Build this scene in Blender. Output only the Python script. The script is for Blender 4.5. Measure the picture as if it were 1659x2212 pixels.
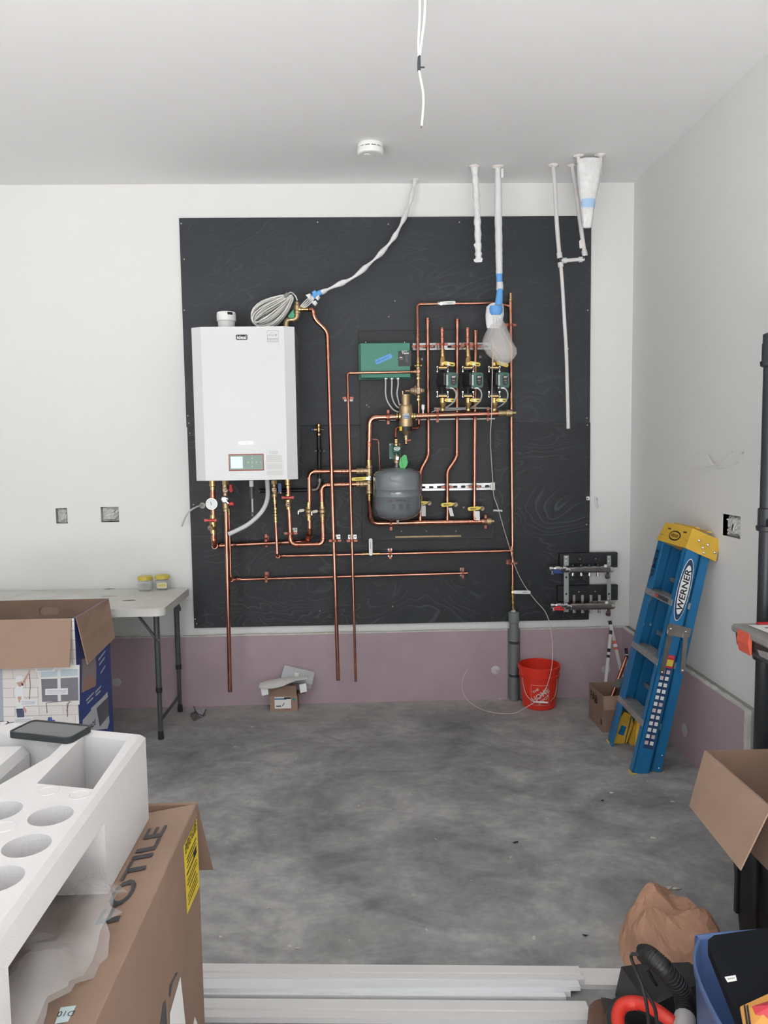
import bpy, bmesh, math, random
from mathutils import Vector, Matrix
random.seed(7)
for o in list(bpy.data.objects): bpy.data.objects.remove(o)
COL = bpy.context.scene.collection
SC = bpy.context.scene
V = Vector

# ------------------------------------------------------------------ camera
IMG_W, IMG_H = 1659, 2212
FPX = 1638.7
CAM = V((1.0348, -4.6201, 1.5598))
YAW, PITCH, ROLL = 0.0306, -0.0824, -0.0145
FW = V((math.sin(YAW)*math.cos(PITCH), math.cos(YAW)*math.cos(PITCH), math.sin(PITCH)))
_r0 = V((math.cos(YAW), -math.sin(YAW), 0)); _u0 = _r0.cross(FW)
RT = math.cos(ROLL)*_r0 + math.sin(ROLL)*_u0
UP = -math.sin(ROLL)*_r0 + math.cos(ROLL)*_u0
cam_data = bpy.data.cameras.new('camera'); cam = bpy.data.objects.new('camera', cam_data); COL.objects.link(cam)
cam_data.sensor_fit = 'HORIZONTAL'; cam_data.sensor_width = 36.0; cam_data.lens = FPX/IMG_W*36.0
cam_data.clip_start = 0.05; cam_data.clip_end = 100
cam.matrix_world = Matrix(((RT.x, UP.x, -FW.x, CAM.x), (RT.y, UP.y, -FW.y, CAM.y), (RT.z, UP.z, -FW.z, CAM.z), (0, 0, 0, 1)))
SC.camera = cam

# ------------------------------------------------------------------ light
world = bpy.data.worlds.new('overcast_sky'); SC.world = world; world.use_nodes = True
_bg = world.node_tree.nodes['Background']; _bg.inputs[0].default_value = (0.93, 0.97, 1.0, 1); _bg.inputs[1].default_value = 2.4
sun_d = bpy.data.lights.new('sun', 'SUN'); sun_d.energy = 90.0; sun_d.angle = math.radians(3); sun_d.color = (1.0, 0.985, 0.965)
sun = bpy.data.objects.new('sun', sun_d); COL.objects.link(sun)
sun.rotation_euler = (math.radians(40), 0, math.radians(-4))
sun.location = (0, -9, 8)
SC.view_settings.view_transform = 'Standard'; SC.view_settings.look = 'None'
SC.view_settings.gamma = 1.0; SC.view_settings.use_curve_mapping = False
SC.view_settings.exposure = 0.12

# ------------------------------------------------------------------ layout: measured positions on real planes
def _ray(x, y): return FW + RT*((x-IMG_W/2)/FPX) - UP*((y-IMG_H/2)/FPX)
def A(x, y, Y):                       # point at world depth Y (back wall is Y = 0)
    d = _ray(x, y); return CAM + d*((Y-CAM.y)/d.y)
def AZ(x, y, Z):                      # point at height Z
    d = _ray(x, y); return CAM + d*((Z-CAM.z)/d.z)
def AX(x, y, X):                      # point on the plane X = const (right wall)
    d = _ray(x, y); return CAM + d*((X-CAM.x)/d.x)
EX, EY, EZ = V((1,0,0)), V((0,1,0)), V((0,0,1))

# ------------------------------------------------------------------ materials
MATS = {}
def M(name, col, rough=0.5, metal=0.0, bump=0.0, bscale=60.0, var=0.0, vscale=8.0, alpha=1.0, trans=0.0, coat=0.0, col2=None, spec=0.5, emit=None, estr=0.0):
    if name in MATS: return MATS[name]
    m = bpy.data.materials.new(name); m.use_nodes = True; nt = m.node_tree; b = nt.nodes['Principled BSDF']
    c = (col[0], col[1], col[2], 1)
    b.inputs['Base Color'].default_value = c; b.inputs['Roughness'].default_value = rough; b.inputs['Metallic'].default_value = metal
    b.inputs['Alpha'].default_value = alpha; b.inputs['Transmission Weight'].default_value = trans
    b.inputs['Coat Weight'].default_value = coat; b.inputs['Specular IOR Level'].default_value = spec
    if emit: b.inputs['Emission Color'].default_value = (*emit, 1); b.inputs['Emission Strength'].default_value = estr
    tc = nt.nodes.new('ShaderNodeTexCoord')
    if var > 0:
        n = nt.nodes.new('ShaderNodeTexNoise'); n.inputs['Scale'].default_value = vscale; n.inputs['Detail'].default_value = 5
        nt.links.new(tc.outputs['Object'], n.inputs['Vector'])
        mx = nt.nodes.new('ShaderNodeMix'); mx.data_type = 'RGBA'
        k = col2 if col2 else tuple(max(0, x*(1-var)) for x in col)
        mx.inputs[6].default_value = c; mx.inputs[7].default_value = (k[0], k[1], k[2], 1)
        rp = nt.nodes.new('ShaderNodeValToRGB'); rp.color_ramp.elements[0].position = 0.35; rp.color_ramp.elements[1].position = 0.65
        nt.links.new(n.outputs['Fac'], rp.inputs['Fac']); nt.links.new(rp.outputs['Color'], mx.inputs[0])
        nt.links.new(mx.outputs[2], b.inputs['Base Color'])
    if bump > 0:
        n2 = nt.nodes.new('ShaderNodeTexNoise'); n2.inputs['Scale'].default_value = bscale; n2.inputs['Detail'].default_value = 4
        nt.links.new(tc.outputs['Object'], n2.inputs['Vector'])
        bp = nt.nodes.new('ShaderNodeBump'); bp.inputs['Strength'].default_value = bump; bp.inputs['Distance'].default_value = 0.01
        nt.links.new(n2.outputs['Fac'], bp.inputs['Height']); nt.links.new(bp.outputs['Normal'], b.inputs['Normal'])
    MATS[name] = m; return m

COPPER = M('copper', (0.62, 0.295, 0.215), 0.19, 1.0, var=0.28, vscale=14, col2=(0.47, 0.205, 0.145))
COPPER_D = M('copper_fitting', (0.58, 0.255, 0.18), 0.16, 1.0, var=0.3, vscale=40, col2=(0.50, 0.19, 0.12))
COPPER_M = M('copper_matte_clamp', (0.34, 0.11, 0.075), 0.42, 0.7)
BRASS = M('brass', (0.66, 0.47, 0.23), 0.2, 1.0, var=0.25, vscale=40, col2=(0.50, 0.34, 0.15))
BRASS_M = M('cast_brass', (0.55, 0.41, 0.24), 0.42, 0.85, bump=0.1, bscale=250, var=0.2, vscale=20)
BRONZE = M('cast_bronze', (0.46, 0.34, 0.24), 0.5, 0.7, bump=0.15, bscale=250)
ZINC = M('zinc_plated', (0.50, 0.51, 0.51), 0.3, 0.9, var=0.2, vscale=30)
STEEL = M('brushed_steel', (0.44, 0.41, 0.385), 0.28, 1.0, var=0.2, vscale=20)
CHROME = M('chrome', (0.85, 0.85, 0.86), 0.12, 1.0)
IRON = M('black_iron', (0.018, 0.018, 0.02), 0.35, 0.3)
GREYIRON = M('malleable_fitting', (0.20, 0.17, 0.17), 0.35, 0.7)
WHITE_E = M('white_enamel', (0.645, 0.655, 0.66), 0.25, coat=0.3)
WHITE_P = M('white_plastic', (0.80, 0.81, 0.80), 0.4)
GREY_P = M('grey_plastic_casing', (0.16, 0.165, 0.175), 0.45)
BLACK_P = M('black_plastic', (0.015, 0.016, 0.018), 0.4)
BLACK_M = M('black_print', (0.01, 0.01, 0.012), 0.6)
YELLOW_H = M('yellow_handle', (0.75, 0.58, 0.07), 0.4)
RED_H = M('red_handle', (0.62, 0.03, 0.035), 0.35)
BLUE_H = M('blue_handle', (0.02, 0.06, 0.22), 0.4)
GREEN_B = M('green_enamel', (0.035, 0.21, 0.145), 0.35, coat=0.2)
GREEN_P = M('dark_green_casting', (0.03, 0.12, 0.09), 0.45)
TAPE_B = M('blue_tape', (0.12, 0.36, 0.75), 0.6)
CABLE_W = M('white_cable', (0.74, 0.73, 0.70), 0.45)
CABLE_G = M('grey_conduit', (0.50, 0.51, 0.51), 0.4)
PAPER = M('white_paper', (0.80, 0.80, 0.78), 0.7)
CARD = M('cardboard', (0.265, 0.170, 0.122), 0.8, var=0.12, vscale=6, bump=0.03, bscale=200)
CARD_L = M('cardboard_light', (0.345, 0.228, 0.168), 0.8, var=0.1, vscale=6)
CARD_E = M('cardboard_cut_edge', (0.42, 0.30, 0.21), 0.85, bump=0.2, bscale=300)
PRINT_G = M('grey_print', (0.07, 0.065, 0.07), 0.7)

# ------------------------------------------------------------------ mesh builder
OFF = {}
class MB:
    def __init__(s): s.v = []; s.f = []; s.sm = []
    def add(s, vs, fs, smooth=False):
        n = len(s.v); s.v += [V(x) for x in vs]
        for f in fs: s.f.append([i+n for i in f]); s.sm.append(smooth)
        return s
    def box(s, c, d, ax=None, ch=0.0):
        c = V(c); hx, hy, hz = d[0]/2, d[1]/2, d[2]/2
        X, Y, Z = ax if ax else (EX, EY, EZ)
        if ch <= 0:
            vs = [c+X*(hx*i)+Y*(hy*j)+Z*(hz*k) for i in (-1,1) for j in (-1,1) for k in (-1,1)]
            return s.add(vs, [(0,1,3,2),(4,6,7,5),(0,4,5,1),(2,3,7,6),(0,2,6,4),(1,5,7,3)])
        b = min(ch, hx*.9, hy*.9, hz*.9); pts = []
        for i in (-1,1):
            for j in (-1,1):
                for k in (-1,1):
                    for q in ((0,b,b),(b,0,b),(b,b,0)):
                        pts.append(c+X*(i*(hx-q[0]))+Y*(j*(hy-q[1]))+Z*(k*(hz-q[2])))
        return s.hull(pts)
    def hull(s, pts, smooth=False):
        bm = bmesh.new(); vs = [bm.verts.new(p) for p in pts]
        r = bmesh.ops.convex_hull(bm, input=vs)
        bmesh.ops.delete(bm, geom=[g for g in r['geom_interior'] if isinstance(g, bmesh.types.BMVert)], context='VERTS')
        bmesh.ops.dissolve_limit(bm, angle_limit=0.01, verts=bm.verts[:], edges=bm.edges[:])
        bm.verts.index_update()
        s.add([v.co.copy() for v in bm.verts], [[v.index for v in f.verts] for f in bm.faces], smooth); bm.free(); return s
    def cyl(s, p0, p1, r0, r1=None, n=16, caps=True):
        return s.tube([p0, p1], [r0, r0 if r1 is None else r1], n, caps=caps)
    def tube(s, pts, r, n=10, caps=True, closed=False, flat=1.0):
        pts = [V(p) for p in pts]; m = len(pts); rs = r if isinstance(r, (list, tuple)) else [r]*m
        T = []
        for i in range(m):
            a = pts[(i-1) % m] if (closed or i > 0) else pts[i]; b = pts[(i+1) % m] if (closed or i < m-1) else pts[i]
            t = (b-a); T.append(t.normalized() if t.length > 1e-9 else EZ.copy())
        u = T[0].orthogonal().normalized(); rings = []
        for i in range(m):
            u = (u - T[i]*u.dot(T[i]))
            u = u.normalized() if u.length > 1e-6 else T[i].orthogonal().normalized()
            w = T[i].cross(u)
            rings.append([pts[i]+u*(rs[i]*math.cos(2*math.pi*k/n))+w*(rs[i]*flat*math.sin(2*math.pi*k/n)) for k in range(n)])
        vs = [p for R in rings for p in R]; fs = []
        for i in range(m if closed else m-1):
            j = (i+1) % m
            for k in range(n): fs.append((i*n+k, i*n+(k+1) % n, j*n+(k+1) % n, j*n+k))
        s.add(vs, fs, True)
        if caps and not closed:
            s.add(rings[0], [list(range(n))[::-1]]); s.add(rings[-1], [list(range(n))])
        return s
    def lathe(s, o, ax, prof, n=20, smooth=True, caps=True, sharp=True):
        o = V(o); ax = V(ax).normalized(); u = ax.orthogonal().normalized(); w = ax.cross(u)
        def ring(r, h): return [o+ax*h+u*(r*math.cos(2*math.pi*k/n))+w*(r*math.sin(2*math.pi*k/n)) for k in range(n)]
        if sharp:
            for (r0, h0), (r1, h1) in zip(prof, prof[1:]):
                s.add(ring(r0, h0)+ring(r1, h1), [(k, (k+1) % n, n+(k+1) % n, n+k) for k in range(n)], smooth)
        else:
            vs = []; fs = []
            for i, (r, h) in enumerate(prof):
                vs += ring(r, h)
                if i: fs += [((i-1)*n+k, (i-1)*n+(k+1) % n, i*n+(k+1) % n, i*n+k) for k in range(n)]
            s.add(vs, fs, smooth)
        if caps:
            if prof[0][0] > 1e-5: s.add(ring(*prof[0]), [list(range(n))[::-1]])
            if prof[-1][0] > 1e-5: s.add(ring(*prof[-1]), [list(range(n))])
        return s
    def sphere(s, c, r, n=12, sc=(1,1,1)):
        prof = [(max(1e-6, math.sin(math.pi*i/(n//2))), -math.cos(math.pi*i/(n//2))) for i in range(n//2+1)]
        k = len(s.v); s.lathe((0,0,0), EZ, prof, n, sharp=False, caps=False)
        for i in range(k, len(s.v)): s.v[i] = V(c)+V((s.v[i].x*r*sc[0], s.v[i].y*r*sc[1], s.v[i].z*r*sc[2]))
        return s
    def prism(s, poly, o, ux, uy, t, hole=None):
        o, ux, uy = V(o), V(ux), V(uy); nn = ux.cross(uy).normalized()
        a = [o+ux*x+uy*y for x, y in poly]; b = [p+nn*t for p in a]; n = len(a)
        s.add(a, [list(range(n))[::-1]]); s.add(b, [list(range(n))])
        s.add(a+b, [(k, (k+1) % n, n+(k+1) % n, n+k) for k in range(n)])
        return s
    def ringplate(s, outer, inner, o, ux, uy, t):        # outer/inner same count
        o, ux, uy = V(o), V(ux), V(uy); nn = ux.cross(uy).normalized(); n = len(outer)
        P = lambda q, h: o+ux*q[0]+uy*q[1]+nn*h
        A0 = [P(q,0) for q in outer]; B0 = [P(q,0) for q in inner]; A1 = [P(q,t) for q in outer]; B1 = [P(q,t) for q in inner]
        R = range(n)
        s.add(A0+B0, [(k, n+k, n+(k+1) % n, (k+1) % n) for k in R]); s.add(A1+B1, [(k, (k+1) % n, n+(k+1) % n, n+k) for k in R])
        s.add(A0+A1, [(k, (k+1) % n, n+(k+1) % n, n+k) for k in R]); s.add(B0+B1, [(k, n+k, n+(k+1) % n, (k+1) % n) for k in R])
        return s
    def sheet(s, grid, t=0.0, smooth=True):              # grid of points [rows][cols]; thickness t along normals approx
        r = len(grid); c = len(grid[0]); vs = [V(p) for row in grid for p in row]
        fs = [(i*c+j, i*c+j+1, (i+1)*c+j+1, (i+1)*c+j) for i in range(r-1) for j in range(c-1)]
        if t <= 0: return s.add(vs, fs, smooth)
        nor = [V((0,0,0)) for _ in vs]
        for f in fs:
            q = (vs[f[2]]-vs[f[0]]).cross(vs[f[3]]-vs[f[1]])
            for i in f: nor[i] += q
        vb = [v-n.normalized()*t if n.length > 0 else v for v, n in zip(vs, nor)]
        s.add(vs, fs, smooth); s.add(vb, [f[::-1] for f in fs], smooth)
        edge = [j for j in range(c)]+[i*c+c-1 for i in range(1, r)]+[(r-1)*c+j for j in range(c-2, -1, -1)]+[i*c for i in range(r-2, 0, -1)]
        k = len(edge)
        s.add([vs[i] for i in edge]+[vb[i] for i in edge], [(i, k+i, k+(i+1) % k, (i+1) % k) for i in range(k)])
        return s
    def build(s, name, mat, parent=None, off=None):
        if not s.v: return None
        if parent is not None: L = OFF[parent.name]
        elif off is not None: L = V(off)
        else:
            lo = [min(p[i] for p in s.v) for i in range(3)]; hi = [max(p[i] for p in s.v) for i in range(3)]
            L = V(((lo[0]+hi[0])/2, (lo[1]+hi[1])/2, lo[2]))
        me = bpy.data.meshes.new(name); me.from_pydata([tuple(p-L) for p in s.v], [], s.f)
        me.polygons.foreach_set('use_smooth', s.sm); me.materials.append(mat)
        bm = bmesh.new(); bm.from_mesh(me); bmesh.ops.recalc_face_normals(bm, faces=bm.faces[:]); bm.to_mesh(me); bm.free()
        me.update()
        o = bpy.data.objects.new(name, me); COL.objects.link(o)
        if parent is not None: o.parent = parent
        else: o.location = L
        OFF[o.name] = L; return o

def tag(o, label=None, cat=None, group=None, kind=None):
    if label: o['label'] = label
    if cat: o['category'] = cat
    if group: o['group'] = group
    if kind: o['kind'] = kind
    return o
def thing(name, label, cat, loc, group=None):
    o = bpy.data.objects.new(name, None); COL.objects.link(o); o.location = V(loc); o.empty_display_size = 0.05
    OFF[o.name] = V(loc); return tag(o, label, cat, group)
def struct(name, mb, mat): return tag(mb.build(name, mat), kind='structure')

def text(parent, body, o, ux, uy, h, mat, name='lettering', w=None, depth=0.0003, shear=0.0, align='CENTER', bold=0.0, label=None):
    cu = bpy.data.curves.new(name, 'FONT'); cu.body = body; cu.size = 1.0; cu.shear = shear; cu.offset = bold
    cu.align_x = 'LEFT'; cu.resolution_u = 3; cu.extrude = 0
    to = bpy.data.objects.new(name, cu); COL.objects.link(to)
    dg = bpy.context.evaluated_depsgraph_get(); me = bpy.data.meshes.new_from_object(to.evaluated_get(dg))
    bpy.data.objects.remove(to); bpy.data.curves.remove(cu)
    xs = [v.co.x for v in me.vertices]; ys = [v.co.y for v in me.vertices]
    if not xs: return None
    x0, x1, y0, y1 = min(xs), max(xs), min(ys), max(ys); sy = h/(y1-y0); sx = (w/(x1-x0)) if w else sy
    ux, uy = V(ux).normalized(), V(uy).normalized(); nn = ux.cross(uy).normalized(); L = OFF[parent.name]; o = V(o)
    for v in me.vertices:
        x, y = (v.co.x-(x0+x1)/2)*sx, (v.co.y-(y0+y1)/2)*sy
        v.co = o+ux*x+uy*y+nn*depth-L
    me.materials.append(mat); ob = bpy.data.objects.new(name, me); COL.objects.link(ob); ob.parent = parent; OFF[ob.name] = L
    if label: ob['label'] = label
    return ob
def rrect(w, h, r, n=4):
    pts = []
    for cx, cy, a in ((w/2-r, h/2-r, 0), (-w/2+r, h/2-r, 90), (-w/2+r, -h/2+r, 180), (w/2-r, -h/2+r, 270)):
        for k in range(n+1):
            t = math.radians(a+90*k/n); pts.append((cx+r*math.cos(t), cy+r*math.sin(t)))
    return pts
def ellipse(a, b, n=28): return [(a*math.cos(2*math.pi*k/n), b*math.sin(2*math.pi*k/n)) for k in range(n)]
def smoothpath(pts, k=6):                      # Catmull-Rom
    pts = [V(p) for p in pts]; out = []
    P = [pts[0]*2-pts[1]]+pts+[pts[-1]*2-pts[-2]]
    for i in range(1, len(P)-2):
        for j in range(k):
            t = j/k; a, b, c, d = P[i-1], P[i], P[i+1], P[i+2]
            out.append(0.5*((2*b)+(c-a)*t+(2*a-5*b+4*c-d)*t*t+(3*b-a-3*c+d)*t**3))
    return out+[pts[-1]]
# ================================================================== ROOM SHELL
HC = 3.124; XR = 2.698; XL = -4.6; YF = -6.6
def node_mat(name):
    m = bpy.data.materials.new(name); m.use_nodes = True
    return m, m.node_tree, m.node_tree.nodes['Principled BSDF']
def ramp(nt, stops, fac):
    r = nt.nodes.new('ShaderNodeValToRGB'); e = r.color_ramp.elements
    while len(e) < len(stops): e.new(0.5)
    for k, (p, c) in enumerate(stops): e[k].position = p; e[k].color = (c[0], c[1], c[2], 1)
    nt.links.new(fac, r.inputs['Fac']); return r.outputs['Color']
def noise(nt, vec, scale, detail=5, rough=0.55, dist=0.0):
    n = nt.nodes.new('ShaderNodeTexNoise'); n.inputs['Scale'].default_value = scale; n.inputs['Detail'].default_value = detail
    n.inputs['Roughness'].default_value = rough; n.inputs['Distortion'].default_value = dist
    nt.links.new(vec, n.inputs['Vector']); return n.outputs['Fac']
def mapping(nt, scale=(1,1,1), rot=(0,0,0), loc=(0,0,0), src='Object'):
    tc = nt.nodes.new('ShaderNodeTexCoord'); mp = nt.nodes.new('ShaderNodeMapping')
    mp.inputs['Scale'].default_value = scale; mp.inputs['Rotation'].default_value = rot; mp.inputs['Location'].default_value = loc
    nt.links.new(tc.outputs[src], mp.inputs['Vector']); return mp.outputs['Vector']
def mixc(nt, fac, a, b, mode='MIX'):
    mx = nt.nodes.new('ShaderNodeMix'); mx.data_type = 'RGBA'; mx.blend_type = mode
    for k, x in ((0, fac), (6, a), (7, b)):
        if isinstance(x, (int, float)): mx.inputs[k].default_value = x
        elif isinstance(x, tuple): mx.inputs[k].default_value = (*x, 1)
        else: nt.links.new(x, mx.inputs[k])
    return mx.outputs[2]
def bump(nt, b, h, st, dist=0.01):
    bp = nt.nodes.new('ShaderNodeBump'); bp.inputs['Strength'].default_value = st; bp.inputs['Distance'].default_value = dist
    nt.links.new(h, bp.inputs['Height']); nt.links.new(bp.outputs['Normal'], b.inputs['Normal'])

WALL, nt, b = node_mat('painted_drywall'); v = mapping(nt)
nt.links.new(mixc(nt, noise(nt, v, 1.3, 3), (0.75, 0.752, 0.745), (0.73, 0.732, 0.725)), b.inputs['Base Color']); b.inputs['Roughness'].default_value = 0.75
bump(nt, b, noise(nt, v, 220, 2), 0.05, 0.002)
CEIL, nt, b = node_mat('ceiling_paint'); v = mapping(nt)
nt.links.new(mixc(nt, noise(nt, v, 1.0, 3), (0.83, 0.83, 0.83), (0.81, 0.81, 0.815)), b.inputs['Base Color']); b.inputs['Roughness'].default_value = 0.85
bump(nt, b, noise(nt, v, 160, 2), 0.05, 0.002)
CONC, nt, b = node_mat('concrete_slab'); v = mapping(nt); v2 = mapping(nt, (1.0, 1.35, 1.0), (0, 0, 0.35))
c = ramp(nt, [(0.30, (0.185, 0.187, 0.196)), (0.5, (0.305, 0.304, 0.306)), (0.70, (0.43, 0.425, 0.415))], noise(nt, v2, 1.6, 10, 0.66, 0.9))
c = mixc(nt, ramp(nt, [(0.42, (0,0,0)), (0.62, (1,1,1))], noise(nt, v2, 5.0, 8, 0.7, 0.6)), c, (0.30, 0.295, 0.285)) if False else c
c2 = ramp(nt, [(0.35, (0.72, 0.72, 0.73)), (0.65, (1.18, 1.18, 1.17))], noise(nt, v2, 3.4, 9, 0.62, 0.8))
c = mixc(nt, 1.0, c, c2, 'MULTIPLY')
c3 = ramp(nt, [(0.38, (0.86, 0.86, 0.86)), (0.62, (1.02, 1.02, 1.02))], noise(nt, v, 26, 6, 0.6))
c = mixc(nt, 1.0, c, c3, 'MULTIPLY')
spk = ramp(nt, [(0.735, (0,0,0)), (0.765, (1,1,1))], noise(nt, v, 24, 3, 0.5))
c = mixc(nt, spk, c, (0.50, 0.485, 0.46))
# lighter band toward the back wall, broken up by noise
sx = nt.nodes.new('ShaderNodeSeparateXYZ'); tcg = nt.nodes.new('ShaderNodeNewGeometry'); nt.links.new(tcg.outputs['Position'], sx.inputs[0])
mr = nt.nodes.new('ShaderNodeMapRange'); mr.inputs[1].default_value = -0.42; mr.inputs[2].default_value = -0.02; nt.links.new(sx.outputs['Y'], mr.inputs[0])
ml = nt.nodes.new('ShaderNodeMath'); ml.operation = 'MULTIPLY'; nt.links.new(mr.outputs[0], ml.inputs[0])
nt.links.new(ramp(nt, [(0.25, (0.2,0.2,0.2)), (0.6, (1,1,1))], noise(nt, v, 9, 6, 0.7)), ml.inputs[1])
c = mixc(nt, ml.outputs[0], c, (0.44, 0.42, 0.40))
nt.links.new(c, b.inputs['Base Color']); b.inputs['Roughness'].default_value = 0.62
bump(nt, b, noise(nt, v, 60, 6, 0.7), 0.12, 0.004)
DRIVE = M('driveway_concrete', (0.15, 0.15, 0.15), 0.9, var=0.1, vscale=2)
STEM = M('stem_wall_concrete', (0.33, 0.33, 0.31), 0.85, bump=0.3, bscale=40, var=0.15, vscale=8)
PURPLE, nt, b = node_mat('purple_drywall'); v = mapping(nt)
c = mixc(nt, ramp(nt, [(0.35, (0,0,0)), (0.7, (1,1,1))], noise(nt, v, 3.0, 6, 0.6)), (0.43, 0.335, 0.365), (0.38, 0.29, 0.325))
c = mixc(nt, ramp(nt, [(0.70, (0,0,0)), (0.78, (1,1,1))], noise(nt, v, 9, 6, 0.6)), c, (0.40, 0.33, 0.37))
nt.links.new(c, b.inputs['Base Color']); b.inputs['Roughness'].default_value = 0.8
GYPSUM = M('gypsum_edge', (0.66, 0.65, 0.61), 0.9, bump=0.4, bscale=60, var=0.2, vscale=20)
MUD = M('joint_compound', (0.52, 0.50, 0.51), 0.85, bump=0.3, bscale=60)
def plyw(name, rz=0.0, off=(0,0,0), base=(0.0125, 0.0145, 0.0185), line=(0.11, 0.12, 0.132)):
    m, nt, b = node_mat(name); v = mapping(nt, (0.55, 1, 1.0), (0, rz, 0), off)
    n1 = noise(nt, v, 2.2, 3, 0.5, 0.6)
    ma = nt.nodes.new('ShaderNodeMath'); ma.operation = 'MULTIPLY'; ma.inputs[1].default_value = 26.0; nt.links.new(n1, ma.inputs[0])
    fr = nt.nodes.new('ShaderNodeMath'); fr.operation = 'FRACT'; nt.links.new(ma.outputs[0], fr.inputs[0])
    ln = ramp(nt, [(0.0, (0,0,0)), (0.12, (0.75,0.75,0.75)), (0.22, (0.12,0.12,0.12)), (1.0, (0,0,0))], fr.outputs[0])
    msk = ramp(nt, [(0.42, (0,0,0)), (0.62, (1,1,1))], noise(nt, mapping(nt, (1, 1, 1.6), loc=off), 2.0, 5, 0.6))
    mm = nt.nodes.new('ShaderNodeMath'); mm.operation = 'MULTIPLY'; nt.links.new(ln, mm.inputs[0]); nt.links.new(msk, mm.inputs[1])
    c0 = mixc(nt, noise(nt, mapping(nt, (1.2, 1, 9)), 6, 5, 0.6), tuple(x*0.7 for x in base), tuple(x*1.4 for x in base))
    nt.links.new(mixc(nt, mm.outputs[0], c0, line), b.inputs['Base Color'])
    b.inputs['Roughness'].default_value = 0.55; b.inputs['Specular IOR Level'].default_value = 0.5
    bump(nt, b, noise(nt, mapping(nt, (2, 1, 26)), 10, 5, 0.6), 0.18, 0.003); return m
PLY1 = plyw('stained_plywood_a', base=(0.018, 0.0215, 0.0275), line=(0.045, 0.050, 0.058)); PLY2 = plyw('stained_plywood_b', off=(3.1, 0, 1.7), base=(0.010, 0.012, 0.0155), line=(0.075, 0.082, 0.09)); PLY3 = plyw('stained_plywood_c', 0.03, (7, 0, 4), (0.013, 0.0145, 0.0175), (0.04, 0.043, 0.047))  # sky sheen put into the base colours: upper sheet lighter and bluer, lower darker

def wall_holes(o, ux, uy, w, h, t, holes):        # panel of w x h with rectangular holes (x0,x1,y0,y1); t towards the back (-normal)
    mb = MB(); xs = sorted({0, w, *[q for a in holes for q in a[:2]]}); ys = sorted({0, h, *[q for a in holes for q in a[2:]]})
    o, ux, uy = V(o), V(ux), V(uy); nn = ux.cross(uy)
    P = lambda x, y, k: o+ux*x+uy*y-nn*(t*k)
    inh = lambda x, y: any(a[0] < x < a[1] and a[2] < y < a[3] for a in holes)
    for x0, x1 in zip(xs, xs[1:]):
        for y0, y1 in zip(ys, ys[1:]):
            if inh((x0+x1)/2, (y0+y1)/2): continue
            for k in (0, 1): mb.add([P(x0,y0,k), P(x1,y0,k), P(x1,y1,k), P(x0,y1,k)], [(0,1,2,3)])
    for x0, x1, y0, y1 in holes+[(0, w, 0, h)]:
        c = [(x0,y0), (x1,y0), (x1,y1), (x0,y1)]
        for i in range(4):
            a, b2 = c[i], c[(i+1) % 4]; mb.add([P(*a,0), P(*b2,0), P(*b2,1), P(*a,1)], [(0,1,2,3)])
    return mb
# --- measured openings for electrical boxes
def hole_back(px0, px1, py0, py1):
    a = A(px0, py1, 0); c2 = A(px1, py0, 0); return (a.x-XL, c2.x-XL, a.z, c2.z)
HB = [hole_back(121.5, 145, 1097.5, 1131), hole_back(218.5, 256, 1094.5, 1128)]
def hole_right(px0, px1, py0, py1):
    p = [AX(x, y, XR) for x in (px0, px1) for y in (py0, py1)]
    ys = [q.y for q in p]; zs = [q.z for q in p]
    return (-max(ys), -min(ys), min(zs)+.006, max(zs)-.006)
HR = [hole_right(1562, 1599, 1113, 1159), hole_right(1579.5, 1584, 972.5, 980), hole_right(1601.5, 1606.5, 973, 984)]
struct('wall_back', wall_holes((XL, 0, 0), EX, EZ, XR-XL, HC, 0.12, HB), WALL)
struct('wall_right', wall_holes((XR, 0, 0), -EY, EZ, -YF, HC, 0.12, HR), WALL)
struct('wall_left', MB().box((XL-0.06, YF/2, HC/2), (0.12, -YF, HC)), WALL)
DX0, DX1, DZ = -2.4, 2.4, 2.5
mb = MB().box(((XL+DX0)/2-.06, YF-.06, HC/2), (DX0-XL+.12, .12, HC)).box(((XR+DX1)/2+.03, YF-.06, HC/2), (XR-DX1+.06, .12, HC)).box(((DX0+DX1)/2, YF-.06, (HC+DZ)/2), (DX1-DX0, .12, HC-DZ))
struct('wall_front', mb, WALL)
struct('floor', MB().box(((XL+XR)/2, YF/2, -0.05), (XR-XL+.4, -YF+.4, 0.1)), CONC)
struct('ceiling', MB().box(((XL+XR)/2, YF/2, HC+0.05), (XR-XL+.3, -YF+.3, 0.1)), CEIL)
struct('driveway', MB().box(((XL+XR)/2, YF-10.2, -0.06), (30, 20, 0.1)), DRIVE)

# --- stem wall + purple boards
ZT = 0.436
gx0, gx1 = A(1096.5, 1420, -.036).x, A(1123, 1420, -.036).x
bb = struct('baseboard_back', MB().box(((XL+XR)/2, -0.01, ZT/2), (XR-XL, 0.02, ZT)), STEM)
b1 = MB().box(((XL+gx0)/2, -0.028, ZT/2), (gx0-XL, 0.016, ZT-.001)).build('board', PURPLE, bb)
b2 = MB().box(((gx1+XR-.056)/2, -0.028, ZT/2), (XR-.056-gx1, 0.016, ZT-.001)).build('board', PURPLE, bb)
def edge_strip(parent, p0, p1, w, h, ax):
    mb = MB(); n = 40
    for k in range(n):
        a = p0.lerp(p1, k/n); c2 = p0.lerp(p1, (k+1)/n); d = c2-a
        hh = h*(0.7+0.6*random.random()); mb.box((a+c2)/2+EZ*(hh/2), (d.length, w*(0.9+.2*random.random()), hh), (d.normalized(), V(ax), EZ))
    return mb.build('plaster_edge', GYPSUM, parent)
edge_strip(b1, V((XL, -.027, ZT)), V((gx0, -.027, ZT)), .019, .007, EY)
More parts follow.
